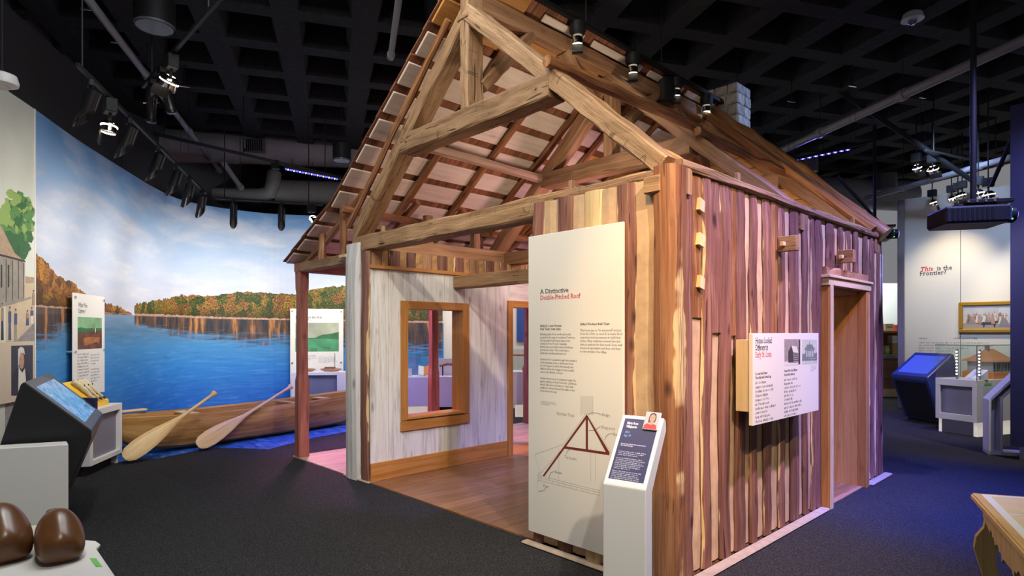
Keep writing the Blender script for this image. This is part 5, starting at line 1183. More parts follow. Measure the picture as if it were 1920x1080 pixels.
P_.poly([(xa, ya+hh*.44), (xa+.1, ya+hh*.47), (xa+(xb-xa)*.45, ya+hh*.48), (xa+(xb-xa)*.6, ya+hh*.58), (xa+(xb-xa)*.85, ya+hh*.63), (xb, ya+hh*.69), (xb, ya+hh*.42), (xa+(xb-xa)*.7, ya+hh*.45)], GP2, 0.002)
for x in (.36, .39, .42, .45, .48): P_.line([(xa+(xb-xa)*x, ya), (xa+(xb-xa)*(x+.01), ya+hh*(.12+.25*abs(.42-x)))], 0.01, GP2, 0.0024)
P_.poly([(xa+(xb-xa)*.62, ya+hh*.17), (xa+(xb-xa)*.8, ya+hh*.12), (xa+(xb-xa)*.78, ya+hh*.10), (xa+(xb-xa)*.64, ya+hh*.14)], BP1, 0.0024)
P_.greek(W_*0.30, z1-h*0.485, 0.20, 4, 0.027, 0.018, INK); P_.greek(W_*0.53, z1-h*0.50, 0.36, 6, 0.022, 0.015, INK)
P_.done('panel_print', R)
# display table with model boats in front of it
bt = root('boat_table', cam(-3.3, 11.2, 0), 'white display table with recessed front under the green river panel', 'table')
tb0 = cam((546-960)/FPX*11.25, 11.25, 0); te = frame3((1, 0.08)); tf = UP.cross(te)
tw = 0.99
MB().box((0, 0, 0.80), (tw, 0.34, 0.86), o=tb0, ex=te, ey=tf, ez=UP).build('table_top', WHITE, bt, bevel=0.004)
for a, b in ((0, 0.16), (0.84, tw)): MB().box((a, 0.0, 0), (b, 0.36, 0.80), o=tb0, ex=te, ey=tf, ez=UP).build('side_panel', WHITE, bt, bevel=0.003)
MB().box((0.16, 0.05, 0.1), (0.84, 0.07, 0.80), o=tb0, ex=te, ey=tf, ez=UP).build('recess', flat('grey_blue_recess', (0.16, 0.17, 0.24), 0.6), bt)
MB().box((0.16, 0.04, 0), (0.84, 0.34, 0.1), o=tb0, ex=te, ey=tf, ez=UP).build('base', BLACKM, bt)
for i, (x, l, lab) in enumerate(((0.26, 0.30, 'small brown model boat on the left of the white table'), (0.70, 0.40, 'small brown model keelboat with mast on the white table'))):
    R = root('model_boat', tb0+te*x+tf*0.15+UP*0.86, lab, 'model'); c0 = tb0+te*x+tf*0.15+UP*0.895
    MB().tube([c0-te*(l/2)+UP*0.012, c0-te*(l*.3), c0, c0+te*(l*.3), c0+te*(l/2)+UP*0.012], [0.008, 0.03, 0.036, 0.03, 0.008], 10).build('hull', BROWN, R, smooth=True)
    if i:
        MB().box((-0.12, -0.03, 0.02), (0.08, 0.03, 0.055), o=c0, ex=te, ey=tf, ez=UP).build('cabin', CABINET, R, bevel=0.004)
        MB().tube([c0+te*0.07, c0+te*0.07+UP*0.32], 0.005, 6).build('mast', BLACKM, R)

# ------------------------------------------------------------------ dugout canoe with two paddles
cb = frame3((0.586, 0.81)); cn = cb.cross(UP); c0 = cam(-4.80, 7.42, 0)          # near foot line of the canoe, cn toward the viewer
CR = root('dugout_canoe', c0+cb*2.6-cn*0.4, 'long wooden dugout canoe lying on the blue river floor', 'canoe')
st = [(0.0, 0.05, 0.30, 0.53), (0.25, 0.22, 0.06, 0.53), (0.7, 0.33, 0.012, 0.51), (1.4, 0.38, 0.007, 0.495), (2.4, 0.39, 0.007, 0.50), (3.2, 0.36, 0.007, 0.525), (3.7, 0.30, 0.02, 0.55), (4.1, 0.20, 0.09, 0.575), (4.35, 0.10, 0.24, 0.60), (4.45, 0.03, 0.42, 0.62)]
vs = []; fs = []; uv = []; sec = [(-1.0, 1.0), (-1.04, 0.7), (-0.98, 0.4), (-0.88, 0.10), (-0.5, 0.0), (0.5, 0.0), (0.88, 0.10), (0.98, 0.4), (1.04, 0.7), (1.0, 1.0), (0.88, 1.0), (0.90, 0.6), (0.6, 0.22), (-0.6, 0.22), (-0.90, 0.6), (-0.88, 1.0)]
ns = len(sec); md_ = c0-cn*0.42
for d, hw, zb_, zt_ in st:
    for a, b in sec: vs.append(md_+cb*d+cn*(a*hw)+UP*(zb_+(zt_-zb_)*b))
for i in range(len(st)-1):
    for k in range(ns):
        kk = (k+1) % ns; fs.append((i*ns+k, (i+1)*ns+k, (i+1)*ns+kk, i*ns+kk)); uv.append(((st[i][0], k*.12), (st[i+1][0], k*.12), (st[i+1][0], k*.12+.12), (st[i][0], k*.12+.12)))
for b, rv_ in ((0, False), ((len(st)-1)*ns, True)):
    q = tuple(b+k for k in range(ns)); fs.append(q[::-1] if rv_ else q); uv.append([(0, 0)]*ns)
hull = from_data('hull', vs, fs, CANOE, CR, uv, smooth=True); md = hull.modifiers.new('smooth', 'SUBSURF'); md.levels = md.render_levels = 1
for d, m in ((0.45, CANOE), (1.0, PADDLE), (2.6, CANOE), (3.3, PADDLE)):
    MB().box((d-0.07, -0.29 if d > .5 else -.2, 0.455), (d+0.07, 0.29 if d > .5 else .2, 0.48), o=md_, ex=cb, ey=cn, ez=UP).build('thwart', m, CR, bevel=0.004)
tag(MB().box((-0.2, -0.33, 0.535), (0.55, -0.22, 0.56), o=md_, ex=cb, ey=cn, ez=UP).build('loose_plank', PADDLE, bevel=0.004), 'loose pale plank lying over the near end of the canoe', 'plank')
def paddle(a, b, label, side):
    a = V(a); b = V(b); d = (b-a).normalized(); L = (b-a).length; R = root('paddle', a, label, 'paddle')
    sd = d.cross(((a+b)/2-EYE).normalized()+cb*0.25).normalized(); fr = d.cross(sd)
    vs = []; fs = []; uv = []
    pr = [(0, .030, .010), (.02, .064, .012), (.08, .098, .014), (.20, .112, .016), (.36, .104, .018), (.52, .080, .021), (.66, .050, .022), (.78, .030, .022), (.90, .022, .020), (L-.08, .020, .019)]
    n = 10
    for t_, w1, t1 in pr:
        for k in range(n): an = 2*math.pi*k/n; vs.append(a+d*t_+sd*(w1*math.cos(an))+fr*(t1*math.sin(an)))
    for i in range(len(pr)-1):
        for k in range(n):
            kk = (k+1) % n; fs.append((i*n+k, i*n+kk, (i+1)*n+kk, (i+1)*n+k)); uv.append(((pr[i][0], k*.02), (pr[i][0], k*.02+.02), (pr[i+1][0], k*.02+.02), (pr[i+1][0], k*.02)))
    fs.append(tuple(range(n))[::-1]); uv.append([(0, 0)]*n)
    from_data('blade', vs, fs, PADDLE, R, uv, smooth=True)
    MB().tube([a+d*(L-.09), a+d*(L-.05), a+d*(L-.02), a+d*(L+.005)], [.018, .020, .034, .036], 10, flatx=1.25, side=sd).build('grip', PADDLE, R, smooth=True)
paddle(cam(-4.70, 7.28, 0.08), cam(-4.05, 8.20, 0.78), 'wooden paddle leaning on the canoe beside the white pedestal', None)
paddle(cam(-4.22, 8.06, 0.085), cam(-3.44, 9.36, 0.765), 'wooden paddle leaning on the middle of the canoe', None)

# ------------------------------------------------------------------ glass case counters behind the house (seen through window and door)
def counter(name, A, B, dep, zt_, glass, label, lit=True):
    o_ = cam(*A, 0); ex_ = frame3((B[0]-A[0], B[1]-A[1])); ey_ = UP.cross(ex_); W_ = math.dist(A, B); R = root(name, o_, label, 'display case')
    MB().box((0, 0, 0.24), (W_, dep, zt_), o=o_, ex=ex_, ey=ey_, ez=UP).build('cabinet_body', WHITE, R, bevel=0.004)
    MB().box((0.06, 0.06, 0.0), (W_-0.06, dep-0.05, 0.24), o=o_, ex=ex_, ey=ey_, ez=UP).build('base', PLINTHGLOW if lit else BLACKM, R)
    if glass:
        for lo, hi in (((0.01, 0.01, zt_), (W_-0.01, 0.016, zt_+glass)), ((0.01, dep-0.016, zt_), (W_-0.01, dep-0.01, zt_+glass)), ((0.01, 0.017, zt_), (0.016, dep-0.017, zt_+glass)), ((W_-0.016, 0.017, zt_), (W_-0.01, dep-0.017, zt_+glass)), ((0.01, 0.01, zt_+glass+0.001), (W_-0.01, dep-0.01, zt_+glass+0.007))):
            MB().box(lo, hi, o=o_, ex=ex_, ey=ey_, ez=UP).build('glass_pane', GLASS, R)
    return R, o_, ex_, ey_, W_
C1, o_, ex_, ey_, W_ = counter('glass_case', (-2.15, 11.05), (-1.42, 11.15), 0.6, 0.78, 0.42, 'white glass case with open book, seen through the house window')
bk = root('open_book', o_+ex_*0.45+ey_*0.25+UP*0.78, 'open book propped inside the glass case behind the window', 'book')
for s_ in (-1, 1): MB().prism([(0, 0), (0.10*s_, 0.02), (0.10*s_, 0.035), (0, 0.012)], o_+ex_*0.52+ey_*0.2+UP*0.79, ex_, UP, (ey_*0.7+UP*0.7), 0.22).build('page', LINEN if s_ < 0 else ORANGE, bk)
cdst = MB().box((0.2, 0.2, 0.781), (0.3, 0.22, 0.93), o=o_, ex=ex_, ey=ey_, ez=UP).build('label_card', LINEN, bevel=0.002); tag(cdst, 'pale card standing beside the open book in the case', 'card')
C2, o2_, ex2, ey2, _w = counter('white_counter', (-1.40, 11.0), (-0.75, 11.0), 0.5, 0.80, 0, 'white counter right of the glass case seen through the window', False)
pp_ = MB().box((0.02, 0.3, 0.80), (0.62, 0.32, 1.12), o=o2_, ex=ex2, ey=ey2, ez=UP).build('label_board', PANELWHITE, bevel=0.002); tag(pp_, 'white board of small print on the counter behind the window', 'sign')
tl = MB().tube([o2_+ex2*0.05+ey2*0.2+UP*0.98, o2_+ex2*0.2+ey2*0.2+UP*1.02, o2_+ex2*0.45+ey2*0.2+UP*1.0], [0.02, 0.03, 0.02], 8).build('carved_tool', BROWN); tag(tl, 'dark wooden tool on the counter behind the window', 'tool'); MB().box((0.1, 0.19, 0.8), (0.12, 0.21, 0.98), o=o2_, ex=ex2, ey=ey2, ez=UP).build('rest', BLACKM, tl)
C3, o3_, ex3, ey3, W3 = counter('glass_case', (0.0, 11.35), (1.2, 11.35), 0.55, 0.86, 0.42, 'white glass case with small figures, seen through the doorway')
for i, x in enumerate((0.22, 0.30, 0.36)):
    R = root('small_figure', o3_+ex3*x+ey3*0.2+UP*0.86, ('red small carved figure leftmost in the doorway glass case', 'dark small carved figure in the middle of the doorway glass case', 'tan small carved figure rightmost in the doorway glass case')[i], 'figurine', 'figures in the doorway glass case')
    b_ = o3_+ex3*x+ey3*0.2+UP*0.8605; mm = (flat('red_paint', (0.45, 0.05, 0.03), 0.5), DARKP, TANC)[i]
    MB().tube([b_, b_+UP*0.03, b_+UP*0.06, b_+UP*0.075], [0.024, 0.02, 0.024, 0.010], 8).build('body', mm, R, smooth=True); MB().tube([b_+UP*0.075, b_+UP*0.085, b_+UP*0.10, b_+UP*0.108], [0.008, 0.015, 0.014, 0.005], 8).build('head', SKIN, R, smooth=True)
rl_ = MB().box((0.0, 0.05, 1.16), (1.2, 0.09, 1.19), o=o3_, ex=ex3, ey=ey3, ez=UP).build('light_rail', ORANGE); rl_.parent = C3; rl_.location = LOCW[rl_.name]-V(C3.location)
bn = root('blue_banner', cam(0.25, 12.6, 1.3), 'deep blue banner on the cream wall seen through the doorway', 'banner')
MB().box((0.10, -0.02, 1.42), (0.9, 0.0, 2.6), o=cam(0, 12.74, 0), ex=RT, ey=FW, ez=UP).build('cloth', flat('blue_banner_cloth', (0.03, 0.08, 0.30), 0.6), bn)
MB().tube([cam(0.08, 12.72, 2.61), cam(0.92, 12.72, 2.61)], 0.015, 8).build('rod', BLACKM, bn)

# ------------------------------------------------------------------ right side: case with house model
gc = root('model_case', cam(7.8, 10.2, 0), 'white display case with glass top holding a house model', 'display case')
cA, cB_ = (6.875, 9.76), (7.10, 9.18)
ex_ = frame3((cB_[0]-cA[0], cB_[1]-cA[1])); ey_ = UP.cross(ex_); ey_ = ey_ if ey_.dot(RT) > 0 else -ey_; o_ = cam(*cA, 0); Wc = math.dist(cA, cB_); Dc = 1.25
for lo, hi in (((0, 0, 0.76), (Wc, Dc, 0.87)), ((0, 0, 0.22), (0.07, 0.03, 0.76)), ((Wc-0.07, 0, 0.22), (Wc, 0.03, 0.76)), ((0.07, 0, 0.22), (Wc-0.07, 0.03, 0.32)), ((Wc-0.03, 0.03, 0.22), (Wc, Dc, 0.76)), ((0, 0.03, 0.22), (0.03, Dc, 0.76))):
    MB().box(lo, hi, o=o_, ex=ex_, ey=ey_, ez=UP).build('frame', WHITE, gc, bevel=0.003)
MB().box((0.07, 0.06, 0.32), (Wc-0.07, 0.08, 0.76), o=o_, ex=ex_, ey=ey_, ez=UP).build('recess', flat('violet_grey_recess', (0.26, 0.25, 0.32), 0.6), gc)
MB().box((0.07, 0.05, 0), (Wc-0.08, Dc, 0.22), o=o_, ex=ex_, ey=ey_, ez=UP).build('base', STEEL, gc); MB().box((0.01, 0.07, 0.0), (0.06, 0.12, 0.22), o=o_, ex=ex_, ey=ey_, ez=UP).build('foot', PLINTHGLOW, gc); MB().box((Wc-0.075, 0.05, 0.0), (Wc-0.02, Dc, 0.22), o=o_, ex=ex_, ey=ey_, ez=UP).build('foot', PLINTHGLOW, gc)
for lo, hi in (((0.0, 0.0, 0.87), (Wc, 0.008, 1.40)), ((Wc-0.008, 0.009, 0.87), (Wc, Dc, 1.40)), ((0.0, 0.009, 0.87), (0.008, Dc, 1.40)), ((0.0, Dc-0.0, 0.87), (Wc, Dc+0.008, 1.40)), ((0, 0, 1.401), (Wc, Dc, 1.409))):
    MB().box(lo, hi, o=o_, ex=ex_, ey=ey_, ez=UP).build('glass_pane', GLASS, gc)
for lo, hi in (((-0.003, -0.003, 1.40), (Wc+0.003, 0.006, 1.412)), ((Wc-0.006, 0, 1.40), (Wc+0.003, Dc, 1.412)), ((Wc-0.006, -0.004, 0.87), (Wc+0.004, 0.006, 1.40))):
    MB().box(lo, hi, o=o_, ex=ex_, ey=ey_, ez=UP).build('glass_edge', GREYPIPE, gc)
for i, (x, y) in enumerate(((0.30, 0.03), (Wc-0.035, 0.10))):
    st_ = MB().box((x, y, 0.87), (x+0.022, y+0.022, 1.34), o=o_, ex=ex_, ey=ey_, ez=UP).build('light_post', STEEL, gc)
    for k in range(8): p = o_+ex_*(x+0.011-0.012*i*0)+ey_*(y-0.002)+UP*(0.95+k*0.05); MB().tube([p, p-ey_*0.006], 0.011, 8).build('lamp', LEDW, st_, smooth=True)
hm = root('house_model', o_+ex_*0.31+ey_*0.8+UP*0.87, 'scale model of a house with orange hipped roof inside the glass case', 'model')
mo = o_+ex_*0.31+ey_*0.82+UP*0.87; mx = ey_*0.78; my = ex_*-0.78
MB().box((-0.36, -0.30, 0), (0.40, 0.30, 0.095), o=mo, ex=mx, ey=my, ez=UP).build('plinth_block', ORANGE, hm, bevel=0.003)
MB().box((-0.30, -0.24, 0.11), (0.34, 0.24, 0.27), o=mo, ex=mx, ey=my, ez=UP).build('walls', LINEN, hm)
MB().box((-0.36, -0.29, 0.096), (0.40, 0.29, 0.112), o=mo, ex=mx, ey=my, ez=UP).build('porch_floor', PALEPINE, hm)
RFM = flat('orange_model_roof', (0.48, 0.22, 0.10), 0.7, var=0.15, scale=60)
rv_ = [(-0.42, -0.34, 0.27), (0.46, -0.34, 0.27), (0.46, 0.34, 0.27), (-0.42, 0.34, 0.27), (-0.26, -0.2, 0.335), (0.30, -0.2, 0.335), (0.30, 0.2, 0.335), (-0.26, 0.2, 0.335), (-0.10, 0, 0.47), (0.14, 0, 0.47)]
from_data('roof', [mo+mx*a+my*b+UP*c for a, b, c in rv_], [(0, 1, 5, 4), (1, 2, 6, 5), (2, 3, 7, 6), (3, 0, 4, 7), (4, 5, 9, 8), (5, 6, 9), (6, 7, 8, 9), (7, 4, 8), (3, 2, 1, 0)], RFM, hm)
MB().box((-0.12, -0.05, 0.43), (-0.06, 0.01, 0.53), o=mo, ex=mx, ey=my, ez=UP).build('chimney', STONEP, hm)
for x in (-0.25, -0.16, -0.08, 0.05, 0.13, 0.22, 0.30): MB().box((x-0.02, -0.246, 0.13), (x+0.02, -0.239, 0.245), o=mo, ex=mx, ey=my, ez=UP).build('window', DARKP, hm)
for x in (-0.35, -0.24, -0.12, 0.0, 0.10, 0.2, 0.3, 0.385): MB().box((x-0.006, -0.285, 0.112), (x+0.006, -0.273, 0.27), o=mo, ex=mx, ey=my, ez=UP).build('porch_post', LINEN, hm)
MB().box((-0.35, -0.284, 0.15), (0.385, -0.278, 0.156), o=mo, ex=mx, ey=my, ez=UP).build('porch_rail', LINEN, hm)
pl = MB().prism([(0, 0), (0.20, 0.0), (0.20, 0.16)], o_+ex_*(Wc-0.24)+ey_*0.05+UP*0.8705, ex_*0.3+ey_*0.95, UP, ex_, 0.2).build('caption_wedge', WHITE, bevel=0.002); tag(pl, 'white slanted caption stand inside the model case', 'sign')
pap = root('taped_paper', o_+ex_*(Wc+0.002)+ey_*0.2+UP*0.5, 'sheet of paper in clear sleeve taped to the case side', 'paper')
MB().box((Wc+0.0005, 0.12, 0.50), (Wc+0.003, 0.42, 0.80), o=o_, ex=ex_, ey=ey_, ez=UP).build('sheet', flat('bluish_paper', (0.62, 0.70, 0.74), 0.5), pap); MB().box((Wc+0.003, 0.17, 0.785), (Wc+0.005, 0.34, 0.82), o=o_, ex=ex_, ey=ey_, ez=UP).build('tape', GREENTAPE, pap)
PZ = Print(o_+ex_*(Wc+0.003)+UP*0.0, ey_, UP); PZ.greek(0.16, 0.74, 0.22, 5, 0.03, 0.012, LIGHTINK); PZ.done('print', pap)
# gilt framed painting on the frontier wall
pf = root('framed_painting', FO+ex_*0, 'wide gilt framed painting of a crowd and a dog on the right wall', 'painting')
x0, z1 = frq(1797, 567, 0.05); _, z0 = frq(1798, 624, 0.05); x1 = x0+1.75; ex_ = frame3((frC[0]-frA[0], frC[1]-frA[1])); fo = FO
for lo, hi in (((x0, 0.012, z1-0.075), (x1, 0.06, z1)), ((x0, 0.012, z0), (x1, 0.06, z0+0.075)), ((x0, 0.012, z0+0.075), (x0+0.075, 0.06, z1-0.075)), ((x1-0.075, 0.012, z0+0.075), (x1, 0.06, z1-0.075))):
    MB().box(lo, hi, o=fo, ex=ex_, ey=FN, ez=UP).build('frame', GOLD, pf, bevel=0.012)
MB().box((x0+0.07, 0.012, z0+0.07), (x1-0.07, 0.03, z1-0.07), o=fo, ex=ex_, ey=FN, ez=UP).build('canvas', flat('grey_canvas', (0.52, 0.49, 0.48), 0.6, var=0.1, scale=5), pf)
BP = Print(fo+FN*0.03, ex_, UP); xa, xb, ya, yb = x0+0.075, x1-0.075, z0+0.075, z1-0.075
BP.rect(xa, ya, xb, ya+(yb-ya)*0.24, flat('canvas_floor', (0.36, 0.30, 0.26), 0.6), 0.001)
r3 = random.Random(5)
cols = [LINEN, LINEN, TANC, SKIN, flat('rose_print', (0.42, 0.26, 0.22), 0.6), flat('grey_coat_print', (0.27, 0.24, 0.24), 0.6), BP2]
for i in range(90):
    x = r3.uniform(xa+0.05, xb-0.05); s_ = r3.uniform(0.75, 1.1); y = ya+(yb-ya)*(0.20+0.12*r3.random()); hgt = 0.15*s_+0.05*abs(math.sin(i)); m_ = r3.choice(cols)
    BP.poly([(x-0.036*s_, y), (x+0.036*s_, y), (x+0.012*s_, y+hgt*.55), (x+0.018*s_, y+hgt*.80), (x-0.018*s_, y+hgt*.80), (x-0.012*s_, y+hgt*.55)], m_, 0.002+0.0001*i); BP.blob(x, y+hgt*.92, 0.010, 0.014, r3.choice((SKIN, TANC, cols[5])), 0.0021+0.0001*i, 7)
dg = [(0, .05), (.02, .10), (.05, .105), (.17, .10), (.20, .125), (.235, .12), (.23, .095), (.205, .085), (.19, .0), (.175, .0), (.17, .055), (.055, .05), (.045, 0), (.03, 0), (.03, .05)]
BP.poly([(xa+0.28+a*1.15, ya+0.03+b) for a, b in dg], DARKP, 0.010)
for a, b in ((0.62, 0.05), (0.78, 0.04)): BP.poly([(xa+a-0.07, ya+b), (xa+a+0.09, ya+b), (xa+a+0.06, ya+b+0.12), (xa+a, ya+b+0.17), (xa+a-0.04, ya+b+0.1)], cols[5], 0.011)
for a in (0.55, 0.82): BP.rect(xa+a, yb-0.24, xa+a+0.17, yb-0.06, flat('pale_mirror_print', (0.60, 0.60, 0.60), 0.6), 0.0014)
BP.done('painting_print', pf)

# side table at the lower right: cut-out cabriole legs, scalloped apron, printed top
tb = root('cabriole_table', cam(2.7, 2.6, 0), 'plywood table with scalloped apron and cabriole leg, printed top', 'table')
tc0 = cam(2.41, 3.16, 0); e_f = frame3((0.90, -0.30)); e_n = frame3((-0.46, -0.88)); zt_ = 0.76
def tpt(a, b, z): return tc0+e_f*a+e_n*b+UP*z
def tslab(a0, b0, a1, b1, za, zb, name, m, bev=0.0):
    vs = [tpt(a, b, z) for z in (za, zb) for a, b in ((a0, b0), (a1, b0), (a1, b1), (a0, b1))]
    me = bpy.data.meshes.new(name); me.from_pydata([tuple(v) for v in vs], [], [(0, 3, 2, 1), (4, 5, 6, 7), (0, 1, 5, 4), (1, 2, 6, 5), (2, 3, 7, 6), (3, 0, 4, 7)])
    l = me.uv_layers.new(name='UVMap')
    for p in me.polygons:
        for li in p.loop_indices: v = me.vertices[me.loops[li].vertex_index].co; d_ = v-tc0; l.data[li].uv = (d_.dot(e_n), d_.dot(e_f)+v.z)
    bm = bmesh.new(); bm.from_mesh(me); bmesh.ops.recalc_face_normals(bm, faces=bm.faces)
    if bev: bmesh.ops.bevel(bm, geom=list(bm.edges), offset=bev, segments=2, affect='EDGES')
    bm.to_mesh(me); bm.free(); return link(name, me, m, tb)
tslab(0, 0, 1.3, 1.05, zt_-0.035, zt_, 'table_top', PLY, 0.008)
tslab(0.042, 0.03, 1.26, 1.02, zt_-0.001, zt_+0.002, 'white_border', flat('printed_border', (0.70, 0.70, 0.62), 0.5))
PARCH = flat('parchment_print', (0.66, 0.53, 0.30), 0.5, var=0.08, scale=8)
for a0, a1, b0, b1 in ((0.078, 1.22, 0.062, 0.39), (0.078, 1.22, 0.405, 0.72), (0.078, 1.22, 0.735, 0.99)): tslab(a0, b0, a1, b1, zt_+0.002, zt_+0.0026, 'document_print', PARCH)
TQ = Print(tc0+UP*(zt_+0.0027), e_f, -e_n); TQ2 = []
for i in range(9):
    y = -(0.15+i*0.024); TQ.greek(0.20, y, 0.9, 1, 0, 0.012, flat('brown_ink', (0.36, 0.24, 0.13), 0.6) if i == 0 else bpy.data.materials['brown_ink'], 0.0)
TQ.done('script_lines', tb)
# apron along the left side with scalloped lower edge, and the far apron
def apron(o, ea, L_, en, label):
    sc = [(0, 0)]; xs = [(0.0, -0.075), (0.03, -0.08), (0.15, -0.115), (0.155, -0.09), (0.17, -0.105), (0.185, -0.093), (0.20, -0.12), (0.225, -0.115), (0.245, -0.145), (0.30, -0.125), (0.335, -0.15), (0.36, -0.145), (0.375, -0.185), (0.40, -0.16), (0.48, -0.175)]
    pts = [(x, z) for x, z in xs if x < L_/2]; mir = [(L_-x, z) for x, z in reversed(pts)]
    MB().prism([(0, 0)]+pts+mir+[(L_, 0)], o, ea, UP, en, 0.022).build('apron', PLY, tb)
apron(tpt(0.045, 0.05, zt_-0.035), e_n, 0.95, e_f, ''); apron(tpt(0.05, 0.03, zt_-0.035), e_f, 1.2, e_n, '')
LG = [(0.0, 0.725), (0.19, 0.725), (0.17, 0.585), (0.145, 0.55), (0.11, 0.528), (0.065, 0.50), (0.066, 0.42), (0.088, 0.34), (0.095, 0.22), (0.085, 0.12), (0.09, 0.05), (0.115, 0.015), (0.10, 0.0), (0.0, 0.0), (-0.005, 0.04), (0.02, 0.09), (0.028, 0.20), (0.0, 0.32), (-0.04, 0.42), (-0.068, 0.50), (-0.058, 0.56), (-0.01, 0.61), (0.0, 0.66)]
def leg(o, ea, en, s_=1): MB().prism([(a*0.72, z) for a, z in LG], o, ea, UP, en, 0.045*s_).build('leg', PLY, tb)
leg(tpt(0.055, 0.975, 0), -e_n, e_f); leg(tpt(1.2, 0.075, 0), e_n, e_f); leg(tpt(1.2, 0.975, 0), -e_n, e_f)
leg(tpt(0.047, 0.073, 0), e_f, e_n, 0.8)

# ------------------------------------------------------------------ store room seen past the far corner of the house
su = root('store_shelf', cam(8.75, 14.9, 0), 'open wooden shelf unit with goods in the bright back room', 'shelf')
so = cam(9.05, 15.0, 0)
MB().box((0.15, 0, 0.20), (0.95, 0.5, 0.96), o=so, ex=RT, ey=FW, ez=UP).build('lower_cabinet', CABINET, su, bevel=0.004)
MB().box((0.12, -0.02, 0.0), (0.97, 0.52, 0.20), o=so, ex=RT, ey=FW, ez=UP).build('base', PALEPINE, su, bevel=0.004)
MB().box((0.02, -0.1, 0.96), (0.45, 0.5, 1.06), o=so, ex=RT, ey=FW, ez=UP).build('counter_tray', GREYPIPE, su, bevel=0.004)
for lo, hi in (((0.08, 0, 1.06), (0.13, 0.5, 1.60)), ((0.08, 0, 1.60), (0.97, 0.5, 1.65)), ((0.08, 0.46, 1.06), (0.97, 0.5, 1.60)), ((0.92, 0, 0.96), (0.97, 0.5, 1.60))): MB().box(lo, hi, o=so, ex=RT, ey=FW, ez=UP).build('shelf_board', ORANGEBOARD, su, bevel=0.003)
GREENY = flat('yellow_green_goods', (0.42, 0.50, 0.06), 0.6); KRAFT = flat('tan_fabric', (0.52, 0.36, 0.18), 0.7, var=0.2, scale=30)
for i, (x, y, z, w_, h_, m_, lab) in enumerate(((0.46, .02, 0.96, .28, .38, KRAFT, 'tan patterned bag on the store cabinet'), (0.47, .04, 1.34, .25, .19, WHITE, 'white box on top of the tan bag in the store'), (0.16, .1, 1.06, .15, .16, KRAFT, 'tan basket on the store tray'), (0.30, .06, 1.06, .13, .22, GREENY, 'yellow green plush goods beside the tan bag'),
      (0.16, .2, 1.22, .12, .14, DARKP, 'dark goods above the tan basket'), (0.12, .1, 1.65, .16, .15, PALEPINE, 'small pale box leftmost on top of the store shelf'), (0.34, .1, 1.65, .20, .18, WHITE, 'white box in the middle on top of the store shelf'), (0.62, .1, 1.65, .15, .15, flat('red_box', (0.5, .05, .04), .5), 'red box rightmost on top of the store shelf'))):
    R = root('store_box' if i != 3 else 'plush_toy', so+RT*(x+w_/2)+FW*(y+.1)+UP*z, lab, 'goods')
    MB().box((x, y, z+0.0005), (x+w_, y+0.2, z+h_-0.0005), o=so, ex=RT, ey=FW, ez=UP).build('carton', m_, R, bevel=0.02 if i in (0, 2, 3, 4) else 0.004)
    MB().box((x+w_*.15, y-0.004, z+h_*.35), (x+w_*.85, y+0.002, z+h_*.65), o=so, ex=RT, ey=FW, ez=UP).build('wrapper', LINEN if i % 2 else GREENY, R)
# ------------------------------------------------------------------ overhead: tracks, lamps, pipes, duct, speakers, projectors
ZC = 5.40
def track(name, a, b, label, drops=(), w_=0.035):
    a = V(a); b = V(b); R = root(name, (a+b)/2, label, 'lighting track'); d = (b-a).normalized(); s_ = d.cross(UP).normalized(); u_ = s_.cross(d)
    MB().box((0, -w_/2, -w_/2), ((b-a).length, w_/2, w_/2), o=a, ex=d, ey=s_, ez=u_).build('rail', BLACKM, R, bevel=0.003)
    MB().box((0.02, -w_*0.62, w_*0.3), ((b-a).length-0.02, -w_*0.52, w_*0.42), o=a, ex=d, ey=s_, ez=u_).build('conductor', GREYPIPE, R)
    for t in drops:
        p = a.lerp(b, t); MB().tube([p+UP*w_/2, V((p.x, p.y, ZC+0.385))], 0.008, 6).build('drop_rod', BLACKM, R, smooth=True)
    return R
def canlamp(p, aim, label, group, r=0.062, L=0.26, oblique=0.10, power=0, color=NEUT, angle=50):
    """cylinder track lamp with an obliquely cut mouth, hung from the rail at p and turned to aim"""
    p = V(p); R = root('track_spotlight', p, label, 'spotlight', group); d = (V(aim)-p).normalized()
    MB().box((-0.05, -0.02, -0.075), (0.05, 0.02, -0.018), o=p).build('adapter', BLACKM, R, bevel=0.004)
    c = p-UP*0.20; MB().tube([p-UP*0.07, c], 0.012, 8).build('stem', BLACKM, R, smooth=True)
    x = d.cross(UP).normalized(); y = x.cross(d); n = 16; vs = []; fs = []
    for s_, rr in ((-L*0.35, r*0.96), (-L*0.35, r), (L*0.65, r), (L*0.65, r*0.9), (L*0.0, r*0.88)):
        for k in range(n):
            t = 2*math.pi*k/n; e = oblique*math.sin(t) if s_ > L*0.5 else 0
            vs.append(c+d*(s_+e)+x*(rr*math.cos(t))+y*(rr*math.sin(t)))
    for i in range(4):
        for k in range(n): kk = (k+1) % n; fs.append((i*n+k, i*n+kk, (i+1)*n+kk, (i+1)*n+k))
    fs.append(tuple(range(n))[::-1]); from_data('lamp_shade', vs, fs, DARKCYL, R, smooth=True)
    from_data('lens', [c+d*(L*0.02)+x*(r*.86*math.cos(k*math.pi/5))+y*(r*.86*math.sin(k*math.pi/5)) for k in range(10)], [tuple(range(10))], LENS, R)
    if power: spot('track_spot_lamp', c+d*(L*0.66+oblique), c+d*3, power, color, angle, 0.75, 0.05)
    return R
